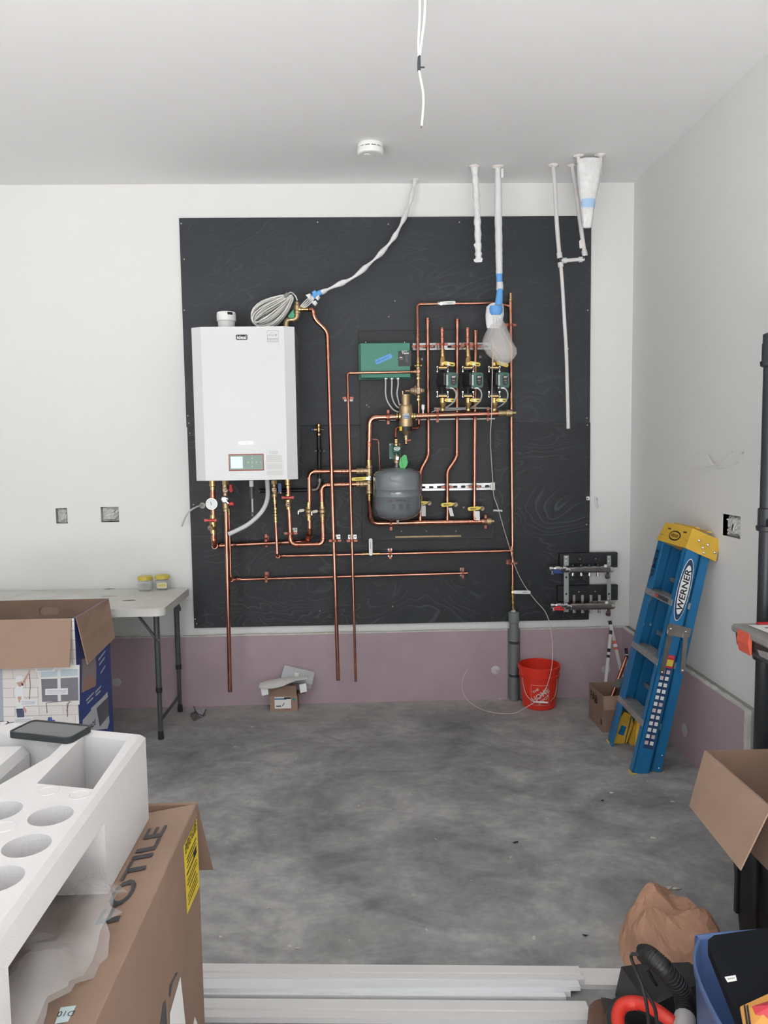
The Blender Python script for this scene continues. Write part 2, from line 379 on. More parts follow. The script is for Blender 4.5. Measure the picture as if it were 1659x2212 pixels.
edge_strip(b2, V((gx1, -.027, ZT)), V((XR-.06, -.027, ZT)), .019, .007, EY)
def mud_patch(parent, c, n, r):
    mb = MB(); mb.lathe(c, n, [(r, 0), (r*.93, .0012), (r*.4, .0022), (.0001, .0024)], 20, sharp=False); return mb.build('mud_patch', MUD, parent)
for px, py, pr in ((252.5, 1474, 9.8), (69, 1490, 9), (1070.5, 1447.5, 9.8)): mud_patch(b1, A(px, py, -.0362), -EY, pr/360)
mud_patch(b2, A(1309, 1446, -.0362), -EY, 10/360)
# right wall
yE = AX(1613, 1560, XR-.056).y
br = struct('baseboard_right', MB().box((XR-.02, YF/2, ZT/2), (.04, -YF, ZT)), STEM)
r1 = MB().box((XR-.048, (yE-.036)/2, ZT/2), (.016, -yE-.036, ZT-.001)).build('board', PURPLE, br)
edge_strip(r1, V((XR-.047, -.04, ZT)), V((XR-.047, yE, ZT)), .02, .008, EX)
mud_patch(r1, AX(1478.5, 1577, XR-.0562), -EX, .034)
mbg = MB()
for k in range(14):
    z = ZT*(k+.5)/14; mbg.box((XR-.048, yE+.006+.003*random.random(), z), (.0175, .022+.008*random.random(), ZT/14+.002))
mbg.build('plaster_edge', GYPSUM, r1)
# ================================================================== PLYWOOD BOARD
YP = -0.0187
ZB = 0.4862; SEAM = ZB+1.22
SCREW = M('screw_head', (0.42, 0.42, 0.43), 0.4, 0.6)
def screw(parent, p, n=None, r=0.0045, name='screw', mat=None):
    n = n or -EY; return MB().lathe(V(p), n, [(r, 0), (r, .0012), (r*.6, .0024), (.0001, .0028)], 8, sharp=False).build(name, mat or SCREW, parent)
su = tag(MB().box((1.218, -.0097, (SEAM+ZB+2.44)/2+.0008), (2.436, .018, 1.2185), ch=.0015).build('plywood_sheet', PLY1), 'upper black-stained plywood sheet screwed to the white back wall', 'plywood')
sl = tag(MB().box((1.222, -.0097, (SEAM+ZB)/2), (2.436, .018, 1.2185), ch=.0015).build('plywood_sheet', PLY2), 'lower black-stained plywood sheet below the seam on the back wall', 'plywood')
for px, py in ((391.5, 483), (686, 480), (839, 484), (992, 480), (398, 670), (1270, 670), (853, 650), (840, 684), (398, 560)): screw(su, A(px, py, YP))
for px, py in ((406, 898), (408, 914), (410, 936), (1268, 903), (1269, 918), (1267, 1133), (421.5, 1337.5), (425, 1347.5), (848, 1310), (691, 1320), (1240, 1210), (418, 1090)): screw(sl if py > 900 else su, A(px, py, YP))
pc0 = A(775, 715, -.036); pc1 = A(1066, 1163, -.036)
pan = tag(MB().box(((pc0.x+pc1.x)/2, -.0276, (pc0.z+pc1.z)/2), (pc1.x-pc0.x, .0164, pc0.z-pc1.z), ch=.001).build('pump_backboard', PLY3), 'smaller square plywood panel mounted behind the pumps and grey tank', 'plywood')
for px, py in ((792, 875), (797, 879), (867, 1147.5), (921, 1147.5), (985, 1147.5), (1002, 1096)): screw(pan, A(px, py, -.036))
for px, py in ((912, 776), (1037, 771), (1001.5, 1096)): MB().lathe(A(px, py, -.036), -EY, [(.0095, 0), (.0095, .004), (.007, .007), (.0001, .008)], 10, sharp=False).build('plug', M('zinc_plug', (0.34,0.32,0.31), .45, .6), pan)
# two blocks behind the manifold
for a, c, lab in (((1209, 1195.5), (1334, 1225.5), 'upper black wooden backing block behind the blue-handled manifold'), ((1205, 1266), (1334.5, 1296.5), 'lower black wooden backing block behind the red-handled manifold')):
    p, q = A(*a, -.054), A(*c, -.054)
    bl = tag(MB().box(((p.x+q.x)/2, -.0365, (p.z+q.z)/2), (q.x-p.x, .035, p.z-q.z), ch=.0015).build('backing_block', PLY3), lab, 'wood block')
    for t in (.35, .62): screw(bl, V((p.x+(q.x-p.x)*t, -.054, (p.z*.6+q.z*.4))))
# bare wood cleat under the lower header and loose strip by the manifold
WOOD = M('bare_wood', (0.50, 0.36, 0.22), 0.7, var=0.2, vscale=20)
p, q = A(854, 1160, -.04), A(996, 1157.5, -.04); d = (q-p)
tag(MB().box((p+q)/2, (d.length, .012, .0115), (d.normalized(), EY, d.normalized().cross(EY)*-1), ch=.001).build('wood_strip', WOOD), 'thin bare wood strip fixed on the plywood under the grey tank', 'wood strip')
tag(MB().hull([A(x, y, Y) for x, y in ((1204, 1266), (1210.5, 1265), (1209, 1297), (1205.5, 1297)) for Y in (YP-.001, YP-.012)]).build('wood_shim', M('pale_shim', (0.55,0.42,0.34), .8)), 'short pale wooden shim upright beside the red manifold valve', 'wood shim')
# ================================================================== PLUMBING HELPERS
def pipe(t, p, q, r, mat=None, n=14, name='pipe'): return MB().cyl(p, q, r, n=n).build(name, mat or COPPER, t)
def coupling(t, p, d, r, L=.03, mat=None, name='coupling', n=14):
    h = L/2; R = r*1.13; Q = r*1.24
    return MB().lathe(p, d, [(r, -h), (Q, -h), (Q, -h+.004), (R, -h+.006), (R, h-.006), (Q, h-.004), (Q, h), (r, h)], n, caps=False).build(name, mat or COPPER_D, t)
def arc(a, c, b, k=7):
    return [(a*(1-t)**2*1.0 + c*(2*t*(1-t)) + b*t*t) for t in [i/k for i in range(k+1)]]
def elbow(t, a, c, b, r, mat=None, n=14, hubs=True, name='elbow'):
    mb = MB(); d1 = (c-a).normalized(); d2 = (b-c).normalized(); mb.tube(arc(a, c, b), r*1.12, n)
    if hubs:
        for p, d in ((a, d1), (b, d2)):
            mb.lathe(p-d*.004, d, [(r, 0), (r*1.25, 0), (r*1.25, .008), (r*1.1, .008)], n, caps=False)
            s = -1 if p is a else 1
            mb.cyl(p, p+d*(s*.010), r*1.13, n=n)
    return mb.build(name, mat or COPPER_D, t)
def run(t, pts, r, mat=None, fit=None, bend=2.6, hubs=True, n=14):
    pts = [V(p) for p in pts]; cur = pts[0]
    for i in range(1, len(pts)-1):
        c = pts[i]; d1 = (c-pts[i-1]); d2 = (pts[i+1]-c)
        b1 = min(bend*r, d1.length*.45); b2 = min(bend*r, d2.length*.45)
        a = c-d1.normalized()*b1; e = c+d2.normalized()*b2
        pipe(t, cur, a, r, mat, n); elbow(t, a, c, e, r, fit, n, hubs); cur = e
    pipe(t, cur, pts[-1], r, mat, n)
def tee(t, p, d, side, r, rs=None, L=None, mat=None, name='tee'):
    L = L or r*5; mb = MB(); h = L/2; R = r*1.13; Q = r*1.24; rs = rs or r
    mb.lathe(p, d, [(r, -h), (Q, -h), (Q, -h+.004), (R, -h+.006), (R, h-.006), (Q, h-.004), (Q, h), (r, h)], 14, caps=False)
    side = V(side).normalized(); mb.lathe(V(p)+side*(r*.4), side, [(rs*1.13, 0), (rs*1.13, r*1.3), (rs*1.24, r*1.35), (rs*1.24, r*1.75), (rs, r*1.75)], 14, caps=False)
    return mb.build(name, mat or COPPER_D, t)
def hexnut(t, p, d, r, L, mat=None, name='nut'): return MB().lathe(p, d, [(r*.8, 0), (r, .001), (r, L-.001), (r*.8, L)], 6, smooth=False).build(name, mat or BRASS, t)
def latheP(t, name, p, d, prof, mat, n=18, sharp=True): return MB().lathe(p, d, prof, n, sharp=sharp).build(name, mat, t)
def dirv(p, q): return (V(q)-V(p)).normalized()
def brass_adapter(t, p, q, r, name='adapter', mat=None):        # stepped brass press fitting between p and q
    d = dirv(p, q); L = (V(q)-V(p)).length
    pr = [(r*1.0, 0), (r*1.25, .001), (r*1.25, L*.16), (r*1.08, L*.2), (r*1.08, L*.40), (r*1.3, L*.44), (r*1.3, L*.56), (r*1.12, L*.60), (r*1.12, L*.84), (r*1.28, L*.88), (r*1.28, L), (r, L)]
    return latheP(t, name, p, d, pr, mat or BRASS, 14)
def valve_body(t, p, q, r, name='valve_body', mat=None, bulge=1.75):
    d = dirv(p, q); L = (V(q)-V(p)).length
    pr = [(r*1.0, 0), (r*1.3, .001), (r*1.3, L*.2), (r*1.1, L*.24), (r*bulge, L*.38), (r*bulge, L*.62), (r*1.1, L*.76), (r*1.3, L*.8), (r*1.3, L), (r, L)]
    return latheP(t, name, p, d, pr, mat or BRASS, 14)
def lever(parent, p, q, w, th, mat, name='handle', n=None):
    n = V(n) if n else -EY; d = (V(q)-V(p)); L = d.length; ux = d.normalized(); uy = n.cross(ux)
    poly = [(x+L/2, y) for x, y in rrect(L, w, w*.42, 3)]
    return MB().prism(poly, V(p)-n*(th/2), ux, uy, th).build(name, mat, parent)
def clamp(px, py, Y, r, horiz, label, plate=True, ears=True, mat=None, platemat=None, group=None, wide=1.0, ys=None):
    """split pipe clamp; horiz = the pipe runs horizontally"""
    c = A(px, py, Y); ya = ys if ys is not None else YP
    t = thing('pipe_clamp', label, 'pipe clamp', (c.x, ya, c.z), group)
    ax = EX if horiz else EZ; sd = EZ if horiz else EX
    mb = MB().lathe(c-ax*.007, ax, [(r*1.0+.0005, 0), (r*1.3+.001, 0), (r*1.3+.001, .014), (r*1.0+.0005, .014)], 14, caps=False); mb.build('ring', mat or COPPER_M, t)
    if ears:
        for s in (-1, 1):
            e = MB(); o = c+sd*(s*(r*1.3+.010)); e.prism(rrect(.022 if not horiz else .014, .014 if not horiz else .022, .005, 3), o+EY*.002, EX, EZ, .004).build('ear', mat or COPPER_M, t)
            screw(t, o-EY*.0025, r=.0032)
    # stem to board
    MB().cyl(c+EY*(r*1.2), V((c.x, ya, c.z)), .0045, n=8).build('stem', mat or COPPER_M, t)
    if plate:
        w, h = (.052*wide, .026) if not horiz else (.026, .052*wide)
        o = V((c.x, ya, c.z)) + (EZ*.004 if not horiz else EZ*0)
        MB().prism(rrect(w, h, .003, 2), o, EX, EZ, .003).build('plate', platemat or ZINC, t)
        for s in (-1, 1): screw(t, o+sd*(s*.018*wide)-EY*.003, r=.005)
    return t

def printmark(parent, o, ux, uy, h, mat, w=.02):            # small print too fine to read
    rg = random.Random(5); mb = MB(); ux, uy = V(ux).normalized(), V(uy).normalized(); nn = ux.cross(uy); x = -w/2
    while x < w/2:
        L = rg.uniform(.06, .16)*w; mb.box(V(o)+ux*(x+L/2)+nn*.0002, (min(L, w/2-x), h*rg.uniform(.7, 1), .0004), (ux, uy, nn)); x += L+.03*w
    return mb.build('small_print', mat, parent)
def scribble(parent, p, q, h, mat, n=9, r=.0006):            # illegible handwriting along p -> q
    rg = random.Random(3); d = (V(q)-V(p)); L = d.length; ux = d.normalized(); uy = (-EY).cross(ux).normalized(); mb = MB()
    for k in range(n):
        x = L*(k+.15)/n; w = L/n*.7
        a = [p+ux*(x+w*i)+uy*(h*rg.uniform(-.5, .5)) for i in (0, .3, .6, 1)]; mb.tube(a, r, 4)
    return mb.build('handwriting', mat, parent)
# ================================================================== BOILER
bx0, bx1, bz0, bz1, yf, yfl = .128, .688, 1.3975, 2.2385, -.385, -.415
BO = thing('wall_boiler', 'large white wall-hung boiler with a small display near its bottom', 'boiler', ((bx0+bx1)/2, -.2, bz0))
MB().box(((bx0+bx1)/2, (yf+.03+YP)/2, (bz0+bz1)/2), (bx1-bx0-.012, -(yf+.03)+YP, bz1-bz0-.006), ch=.006).build('casing', GREY_P, BO)
cx0, cx1 = A(433, 706, yfl).x, A(613, 706, yfl).x
f0 = [(bx0, yf+.03), (bx0, yf), (cx0, yfl), (cx1, yfl), (bx1, yf), (bx1, yf+.03)]
front = MB()
inset = .005
def fpt(i, z): return V((f0[i][0], f0[i][1], z))
for i in range(5):
    front.add([fpt(i, bz0+.004), fpt(i+1, bz0+.004), fpt(i+1, bz1-.004), fpt(i, bz1-.004)], [(0,1,2,3)])
front.add([fpt(i, bz0+.004) for i in range(6)], [[0,1,2,3,4,5]])
front.add([fpt(i, bz1-.004) for i in range(6)], [[5,4,3,2,1,0]])
front.add([fpt(0, bz0+.004), fpt(5, bz0+.004), fpt(5, bz1-.004), fpt(0, bz1-.004)], [(3,2,1,0)])
front.build('front_panel', WHITE_E, BO)
# side louvres and seams
for k in range(4):
    z = A(650, 1015-k*9, -.15).z; MB().box((bx1-.003, -.12, z), (.006, .10, .005)).build('louvre', M('dark_slot', (.03,.03,.035), .5), BO)
MB().box((bx1-.004, -.10, A(650, 972, -.1).z), (.006, .035, .045), ch=.001).build('side_latch', BLACK_P, BO)
MB().box((bx1-.0055, -.30, (bz0+bz1)/2), (.002, .012, bz1-bz0-.05)).build('side_rail', M('rail_grey', (.55,.56,.57), .4, .3), BO)
YT = yfl-.0004
def fq(x, y): return A(x, y, yfl)
def plate_on(parent, x0, y0, x1, y1, mat, name, Y=None, th=.0006, r=.001):
    Y = yfl if Y is None else Y
    p, q = A(x0, (y0+y1)/2, Y), A(x1, (y0+y1)/2, Y); a, c = A((x0+x1)/2, y0, Y), A((x0+x1)/2, y1, Y)
    o = V(((p.x+q.x)/2, Y, (a.z+c.z)/2)); w, h = q.x-p.x, a.z-c.z
    return MB().prism(rrect(w, h, min(r, w*.45, h*.45), 3), o, EX, EZ, th).build(name, mat, parent), o, w, h
lg, o, w, h = plate_on(BO, 509.5, 723, 534.5, 734, BLACK_M, 'badge', r=.006)
text(lg, 'ideal', o-EY*.0008, EX, EZ, h*.68, WHITE_P, w=w*.82, bold=.02)
GREYINK = M('grey_ink', (.28,.29,.30), .7)
es, o, w, h = plate_on(BO, 577, 714, 601.5, 739, GREYINK, 'energy_label', r=.0005)
MB().prism(rrect(w*.94, h*.66, .0004, 1), o+EZ*(h*.135)-EY*.0007, EX, EZ, .0003).build('label_face', WHITE_E, es)
MB().prism(rrect(w*.94, h*.22, .0004, 1), o-EZ*(h*.36)-EY*.0007, EX, EZ, .0003).build('label_face', WHITE_E, es)
arcp = [(math.cos(a)*w*.40, math.sin(a)*h*.34) for a in [math.radians(20+k*14) for k in range(11)]]
MB().tube([o-EY*.0012+EX*x+EZ*(y-h*.03) for x, y in arcp], .0006, 5).build('label_arc', GREYINK, es)
text(es, 'energy', o-EY*.0010+EZ*(h*.08)-EX*(w*.1), EX, EZ, h*.16, GREYINK, w=w*.5, shear=.3)
MB().prism([(math.cos(math.pi/2+k*math.pi/5)*(.0075 if k % 2 == 0 else .0032), math.sin(math.pi/2+k*math.pi/5)*(.0075 if k % 2 == 0 else .0032)) for k in range(10)], o+EX*(w*.26)+EZ*(h*.10)-EY*.0010, EX, EZ, .0003).build('label_star', GREYINK, es)
text(es, 'ENERGY STAR', o-EZ*(h*.36)-EY*.0010, EX, EZ, h*.12, GREYINK, w=w*.85)
ex, o, w, h = plate_on(BO, 516, 953, 547, 960, M('silver_badge', (.74,.75,.76), .3, .4), 'model_badge', r=.002)
text(ex, 'EXALT', o-EY*.0008, EX, EZ, h*.5, GREYINK, w=w*.6)
dp, o, w, h = plate_on(BO, 494, 980.5, 570, 1017, M('red_trim', (.30,.05,.045), .4), 'display_frame', r=.002)
MB().prism(rrect(w*.945, h*.86, .001, 1), o-EY*.0007, EX, EZ, .0006).build('display_glass', M('green_film', (.16,.25,.19), .12, coat=.6), dp)
MB().prism(rrect(w*.34, h*.70, .001, 1), o-EX*(w*.27)-EY*.0014, EX, EZ, .0004).build('screen', M('lcd_screen', (.55,.72,.66), .25, emit=(.62,.82,.74), estr=.35), dp)
MARK = M('pale_mark', (.60,.68,.63), .5)
for s, dx in (('<', .05), ('O', .165), ('>', .29)): text(dp, s, o+EX*(w*dx)-EY*.0014, EX, EZ, h*.11, MARK)
text(dp, '^', o+EX*(w*.165)+EZ*(h*.24)-EY*.0014, EX, EZ, h*.08, MARK); text(dp, 'v', o+EX*(w*.165)-EZ*(h*.24)-EY*.0014, EX, EZ, h*.08, MARK)
MB().lathe(o+EX*(w*.42)-EY*.0013, -EY, [(.003, 0), (.003, .0006)], 12).build('button', MARK, dp)
wl, o, w, h = plate_on(BO, 583, 974.5, 600, 980, GREYINK, 'warning_label', r=.0004)
MB().prism(rrect(w*.93, h*.8, .0002, 1), o-EY*.0007, EX, EZ, .0003).build('label_face', WHITE_E, wl)
text(wl, '! WARNING', o-EY*.0011, EX, EZ, h*.4, GREYINK, w=w*.75)
ins, o, w, h = plate_on(BO, 573, 981.5, 612, 1030, M('pale_instruction_label', (.70,.70,.69), .5), 'instruction_label', r=.001)
TXG = M('faint_text', (.50,.50,.50), .7)
for k in range(17):
    if k in (6, 12): continue
    ww = w*.9*(.93+.07*random.random()); MB().box(o+EZ*(h*(.44-.053*k))-EY*.0009, (ww, .0003, h*.02)).build('text_line', TXG, ins)
# flue stub
fc = A(489.5, 700, -.2); T0 = V((fc.x, -.2, bz1-.006))
fl = thing('flue_pipe', 'short white flue pipe stub standing on the white boiler', 'flue pipe', T0)
rr = (A(510, 690, -.2).x-A(469, 690, -.2).x)/2; zt = A(489, 675, -.2).z
latheP(fl, 'stub', T0, EZ, [(rr*.88, 0), (rr*.90, zt-T0.z-.055), (rr, zt-T0.z-.05), (rr*1.02, zt-T0.z-.02), (rr*.99, zt-T0.z-.004), (rr*.93, zt-T0.z), (rr*.86, zt-T0.z), (rr*.86, zt-T0.z-.05)], WHITE_P, 28)
sp = V((fc.x, -.2, zt)); an = math.radians(-58); 
MB().box(sp+V((math.cos(an)*rr*1.0, math.sin(an)*rr*1.0, -.013)), (.002, .03, .014), (V((math.cos(an), math.sin(an), 0)), V((-math.sin(an), math.cos(an), 0)), EZ)).build('label', BLACK_M, fl)

# coil of white cable resting on the boiler
coil = thing('cable_coil', 'coil of white thermostat cable lying on the boiler top', 'cable coil', V((A(580, 700, -.24).x, -.24, bz1)))
cc = A(590, 670, -.24); ua = (A(632, 640, -.24)-A(548, 697, -.24)).normalized(); ub = V((-ua.z, 0, ua.x))
La = (A(631, 641, -.24)-A(549, 700, -.24)).length/2
cmb = MB(); 
for k in range(30):
    sa = La*(.88+.14*random.random()); sb = (.010, .055, .030, .045, .020, .060)[k % 6]+.008*random.random(); yy = -.24+(k-15)*.003; ph = random.random()*.25-.12; sh = V((random.uniform(-.004,.004), 0, random.uniform(-.004,.004)))
    pts = []
    for j in range(22):
        a = 2*math.pi*j/22
        q = cc+sh+ua*(sa*math.cos(a))+ub*(sb*math.sin(a)*(1.05-.45*math.cos(a)))+ub*(ph*.04*math.cos(a))
        q.y = yy+.012*math.sin(a+k); q.z = max(q.z, bz1+.004); pts.append(q)
    cmb.tube(pts, .0029, 6, closed=True)
cmb.build('loops', CABLE_W, coil)
tp = A(620, 640, -.255); MB().box(tp, (.03, .085, .02), (ua, EY, ub), ch=.004).build('tie', M('grey_tie', (.20,.20,.21), .5), coil)
MB().tube(smoothpath([tp, A(626, 632, -.25), A(633, 634, -.25), A(639, 641, -.25), A(642, 649, -.25)]), .0036, 7).build('tail', CABLE_W, coil)

# bundle of plastic-wrapped cable from the ceiling down to the boiler
WRAP = M('plastic_wrap', (.78,.79,.79), .35, bump=.5, bscale=45, var=.12, vscale=30)
hb = AZ(897, 388, HC); bun = thing('wrapped_cable_bundle', 'long plastic-wrapped cable bundle hanging from the ceiling to the boiler top', 'cable bundle', hb)
ctr = [(897, 387, -.07), (893, 405, -.075), (888, 430, -.085), (877, 462, -.10), (861, 496, -.12), (846, 520, -.13), (822, 548, -.15), (795, 573, -.17), (762, 600, -.19), (728, 616, -.20), (698, 630, -.21), (690, 633, -.21)]
pts = smoothpath([A(x, y, Y) if i else V((hb.x, hb.y, HC)) for i, (x, y, Y) in enumerate(ctr)], 5)
rs = [.012+.0045*math.sin(i*.9)+random.uniform(-.0015, .0015) for i in range(len(pts))]; rs[0] = .010
MB().tube(pts, rs, 9, flat=.8).build('plastic_sleeve', WRAP, bun)
MB().lathe((hb.x, hb.y, HC), -EZ, [(.022, 0), (.018, .004), (.011, .006)], 12).build('escutcheon', M('caulk', (.78,.74,.71), .8, bump=.5, bscale=60), bun)
MB().tube(smoothpath([A(694, 631, -.21), A(684, 636, -.21), A(676, 641, -.21)], 4), .0155, 8).build('blue_tape', TAPE_B, bun)
MB().box(A(679, 632, -.225), (.022, .004, .018), (ua, EY, ub)).build('tape_tail', TAPE_B, bun)
for k in range(4):
    o = k*2.6
    MB().tube(smoothpath([A(677+o*.2, 640+o*.6, -.21-.004*k), A(664+o, 646+o, -.21-.003*k), A(655+o, 655+o*.9, -.243), A(649+o*.9, 662+o*.4, -.252)], 4), .0034, 6).build('cable', CABLE_W, bun)
for k, (x, y) in enumerate(((660, 637), (672, 652), (678, 640))):
    MB().hull([A(x, y, -.215), A(x+10, y-3, -.222), A(x+9, y+9, -.218), A(x+3, y+5, -.205), A(x+14, y+3, -.206)]).build('plastic_shred', WRAP, bun)

# ================================================================== PIPE RUNS UNDER / AROUND THE BOILER
Y1 = -.20
# relief valve on the boiler top and the tall drop pipe
rv = thing('relief_valve_pipe', 'tall copper drop pipe from the brass relief valve on the boiler top', 'pipe run', A(730, 1469, -.19))
zb_ = bz1-.004
p0 = A(617, 704, -.22); p0 = V((p0.x, -.22, zb_)); p1 = A(618.5, 691, -.22); p2 = A(641.5, 690, -.22); p3 = A(642, 668, -.22)
mb = MB().tube(arc(p0, V(p1), p1.lerp(p2, .4), 6)[:1]+[p0.lerp(p1, .6)]+arc(p0.lerp(p1, .7), p1, p1.lerp(p2, .35), 5)+arc(p1.lerp(p2, .6), p2, p2.lerp(p3, .5), 6)+[p3], .0155, 14)
mb.build('bronze_elbow', BRASS_M, rv)
latheP(rv, 'collar', p1.lerp(p2, .45), EX, [(.015, 0), (.0195, 0), (.0195, .008), (.015, .008)], BRASS, 14)
vb = latheP(rv, 'relief_valve', A(642, 678, -.22), EZ, [(.015, 0), (.020, .002), (.020, .012), (.016, .016), (.019, .022), (.019, .045), (.013, .052), (.013, .066), (.0001, .067)], BRASS_M, 16)
MB().tube(arc(A(642, 667, -.22), A(641, 681, -.22)+EX*.0, A(630, 681, -.235), 5), .0035, 6).build('lever', CHROME, vb)
MB().hull([A(x, y, Y) for x, y in ((622, 683), (634, 668), (636, 686), (624, 687)) for Y in (-.225, -.245)]).build('green_tag', M('green_plastic', (.05,.32,.16), .5), rv)
q0 = A(645, 668.5, -.22); q1 = A(655, 668, -.22)
latheP(rv, 'outlet', q0, EX, [(.017, 0), (.019, .001), (.019, .012), (.015, .016), (.015, (q1-q0).length)], BRASS, 16)
brass_adapter(rv, q1, A(666, 668.5, -.22), .012)
run(rv, [A(666, 668.5, -.22), A(677, 669, -.21), A(678.5, 688, -.205), A(707, 716, -.195), A(708.5, 760, -.19), A(730.5, 1469.5, -.19)], .0117)
coupling(rv, A(708, 737, -.19), dirv(A(707.5,720,-.19), A(708.5,760,-.19)), .0117, .026)

# left supply run with gauge (boiler -> low horizontal -> riser -> upper tee)
s1 = thing('boiler_supply_pipe', 'copper boiler pipe carrying the round pressure gauge and red lever', 'pipe run', A(462, 1180, Y1))
g0 = A(459, 1037, Y1); g1 = A(459.5, 1058, Y1); g2 = A(461, 1170, Y1)
latheP(s1, 'union', g0, -EZ, [(.018, -.005), (.0185, .02), (.020, .022), (.020, .034), (.0155, .038), (.0155, (g0-g1).length)], BRASS, 16)
h0 = A(462.5, 1179, Y1); h1 = A(466, 1179, -.065); h2 = A(650, 1170.5, -.065); h3 = A(668.5, 1165, -.13); h4 = A(667, 1019, -.15); h5 = A(797, 1016, -.15)
run(s1, [g1, h0, h1, h2], .0138)
run(s1, [h2, A(664, 1170, -.075), A(669.5, 1152, -.15), A(668, 1019, -.15), A(770, 1017.5, -.15)], .0138)
coupling(s1, A(459.7, 1070, Y1), EZ, .0138, .03); coupling(s1, A(461.3, 1160, Y1), EZ, .0138, .02); coupling(s1, A(743, 1018, -.15), EX, .0138, .035)
latheP(s1, 'gauge_tee', A(459.7, 1100, Y1), EZ, [(.0138, 0), (.018, .001), (.018, .008), (.0155, .012), (.0155, .055), (.018, .06), (.018, .067), (.0138, .068)], COPPER_D, 14)
ga = A(457, 1088.5, Y1-.035); gg = latheP(s1, 'pressure_gauge', ga+EY*.035, -EY, [(.008, 0), (.008, .01), (.032, .012), (.0335, .030), (.0335, .036), (.030, .036), (.030, .033), (.0001, .033)], STEEL, 28)
latheP(gg, 'dial', ga+EY*.0015, -EY, [(.030, 0), (.030, .0005)], M('dial_face', (.80,.84,.85), .3), 28)
MB().box(ga-EX*.003+EZ*.002-EY*.001, (.0025, .001, .022), (EX*.98+EZ*.2, EY, EZ*.98-EX*.2)).build('needle', BLACK_M, gg)
for k in range(9):
    a = math.radians(-45+k*33.75); MB().box(ga+V((math.cos(a)*.025, -.0008, math.sin(a)*.025)), (.005, .0006, .0012), (V((math.cos(a),0,math.sin(a))), EY, V((-math.sin(a),0,math.cos(a))))).build('tick', BLACK_M, gg)
def butterfly(t, px, py, Y, s=1.0, mat=RED_H):
    c = A(px, py, Y); hd = MB().hull([c+V((x*s, y, z*s)) for x, z in ((-.036,.008), (-.036,-.007), (-.012,-.004), (-.012,.005)) for y in (-.006, .006)]).build('handle', mat, t)
    MB().hull([c+V((x*s, y, z*s)) for x, z in ((.034,.008), (.034,-.007), (.010,-.004), (.010,.005)) for y in (-.006, .006)]).build('wing', mat, hd)
    MB().box(c, (.026*s, .016, .013*s), ch=.003).build('hub', mat, hd); MB().cyl(c+EY*.03, c, .006, n=10).build('stem', BRASS, hd); return hd
valve_body(s1, A(460, 1112, Y1), A(461, 1152, Y1), .0138, bulge=1.5); butterfly(s1, 455, 1124, Y1-.035)
def drain(t, px, py, Y, r=.0115, d=None):
    c = A(px, py, Y); d = V(d or (-.5, -.8, -.25)).normalized()
    b = latheP(t, 'drain_port', c-d*.03, d, [(r*.7, 0), (r*.7, .018), (r*1.25, .02), (r*1.25, .034), (r*.9, .036)], BRONZE, 16)
    e = c+d*.006; MB().tube(smoothpath([e, e+V((.008, -.006, .002)), e+V((.016, 0, .012)), e+V((.012, .012, .022))], 4), .0016, 5).build('strap', BLACK_P, b); return b
drain(s1, 454, 1141, Y1-.03, .0125)
for (a, c) in (((667.3, 1084), (667, 1095)), ((667.5, 1113), (668, 1124))): brass_adapter(s1, A(*a, -.15), A(*c, -.15), .0138)
valve_body(s1, A(667.2, 1095, -.15), A(667.5, 1114, -.15), .0138, bulge=1.5, mat=BRASS_M)
def teehandle(t, px, py, Y):
    c = A(px, py, Y); k = MB().cyl(c, A(px-11, py-1, Y-.012), .0055, n=8).build('stem', BRASS, t)
    lever(t, A(px-8, py-1, Y-.02), A(px-20, py+1, Y-.03), .017, .004, M('steel_lever', (.55,.50,.42), .35, .9)); MB().box(A(px-20.5, py+4, Y-.028), (.006, .012, .022), ch=.001).build('lever_tip', CHROME, t)
teehandle(s1, 665, 1103, -.155)

# return run
s2 = thing('boiler_return_pipe', 'copper U-shaped boiler pipe with one red lever, looping up to the lower brass tee', 'pipe run', A(643, 1180, -.17))
g0 = A(621.5, 1037, -.17)
latheP(s2, 'union', g0, -EZ, [(.018, -.005), (.018, .014), (.020, .016), (.020, .028), (.0155, .032), (.0155, .046)], BRASS, 16)
run(s2, [A(622, 1046, -.17), A(628.5, 1177.5, -.17), A(699, 1175.5, -.17), A(694.5, 1048, -.15), A(770, 1046, -.15)], .0138)
valve_body(s2, A(622.3, 1067, -.17), A(623.6, 1100, -.17), .0138, bulge=1.5); butterfly(s2, 622, 1075, -.205)
drain(s2, 622, 1090, -.20, .011, (-.1, -.95, -.1)); coupling(s2, A(627, 1158, -.17), EZ, .0138, .022)
coupling(s2, A(643, 1177, -.17), EX, .0138, .02); coupling(s2, A(686, 1176, -.17), EX, .0138, .02); coupling(s2, A(743, 1047, -.15), EX, .0138, .035)
coupling(s2, A(698, 1163, -.17), EZ, .0138, .02); coupling(s2, A(695.3, 1069, -.155), EZ, .0138, .024); coupling(s2, A(708, 1048, -.15), EX, .0138, .024)
for (a, c) in (((696, 1084), (696.3, 1095)), ((697, 1115), (697.3, 1126))): brass_adapter(s2, A(*a, -.16), A(*c, -.16), .0138)
valve_body(s2, A(696.3, 1094, -.16), A(697, 1115, -.16), .0138, bulge=1.55, mat=BRASS_M); teehandle(s2, 694, 1105, -.165)

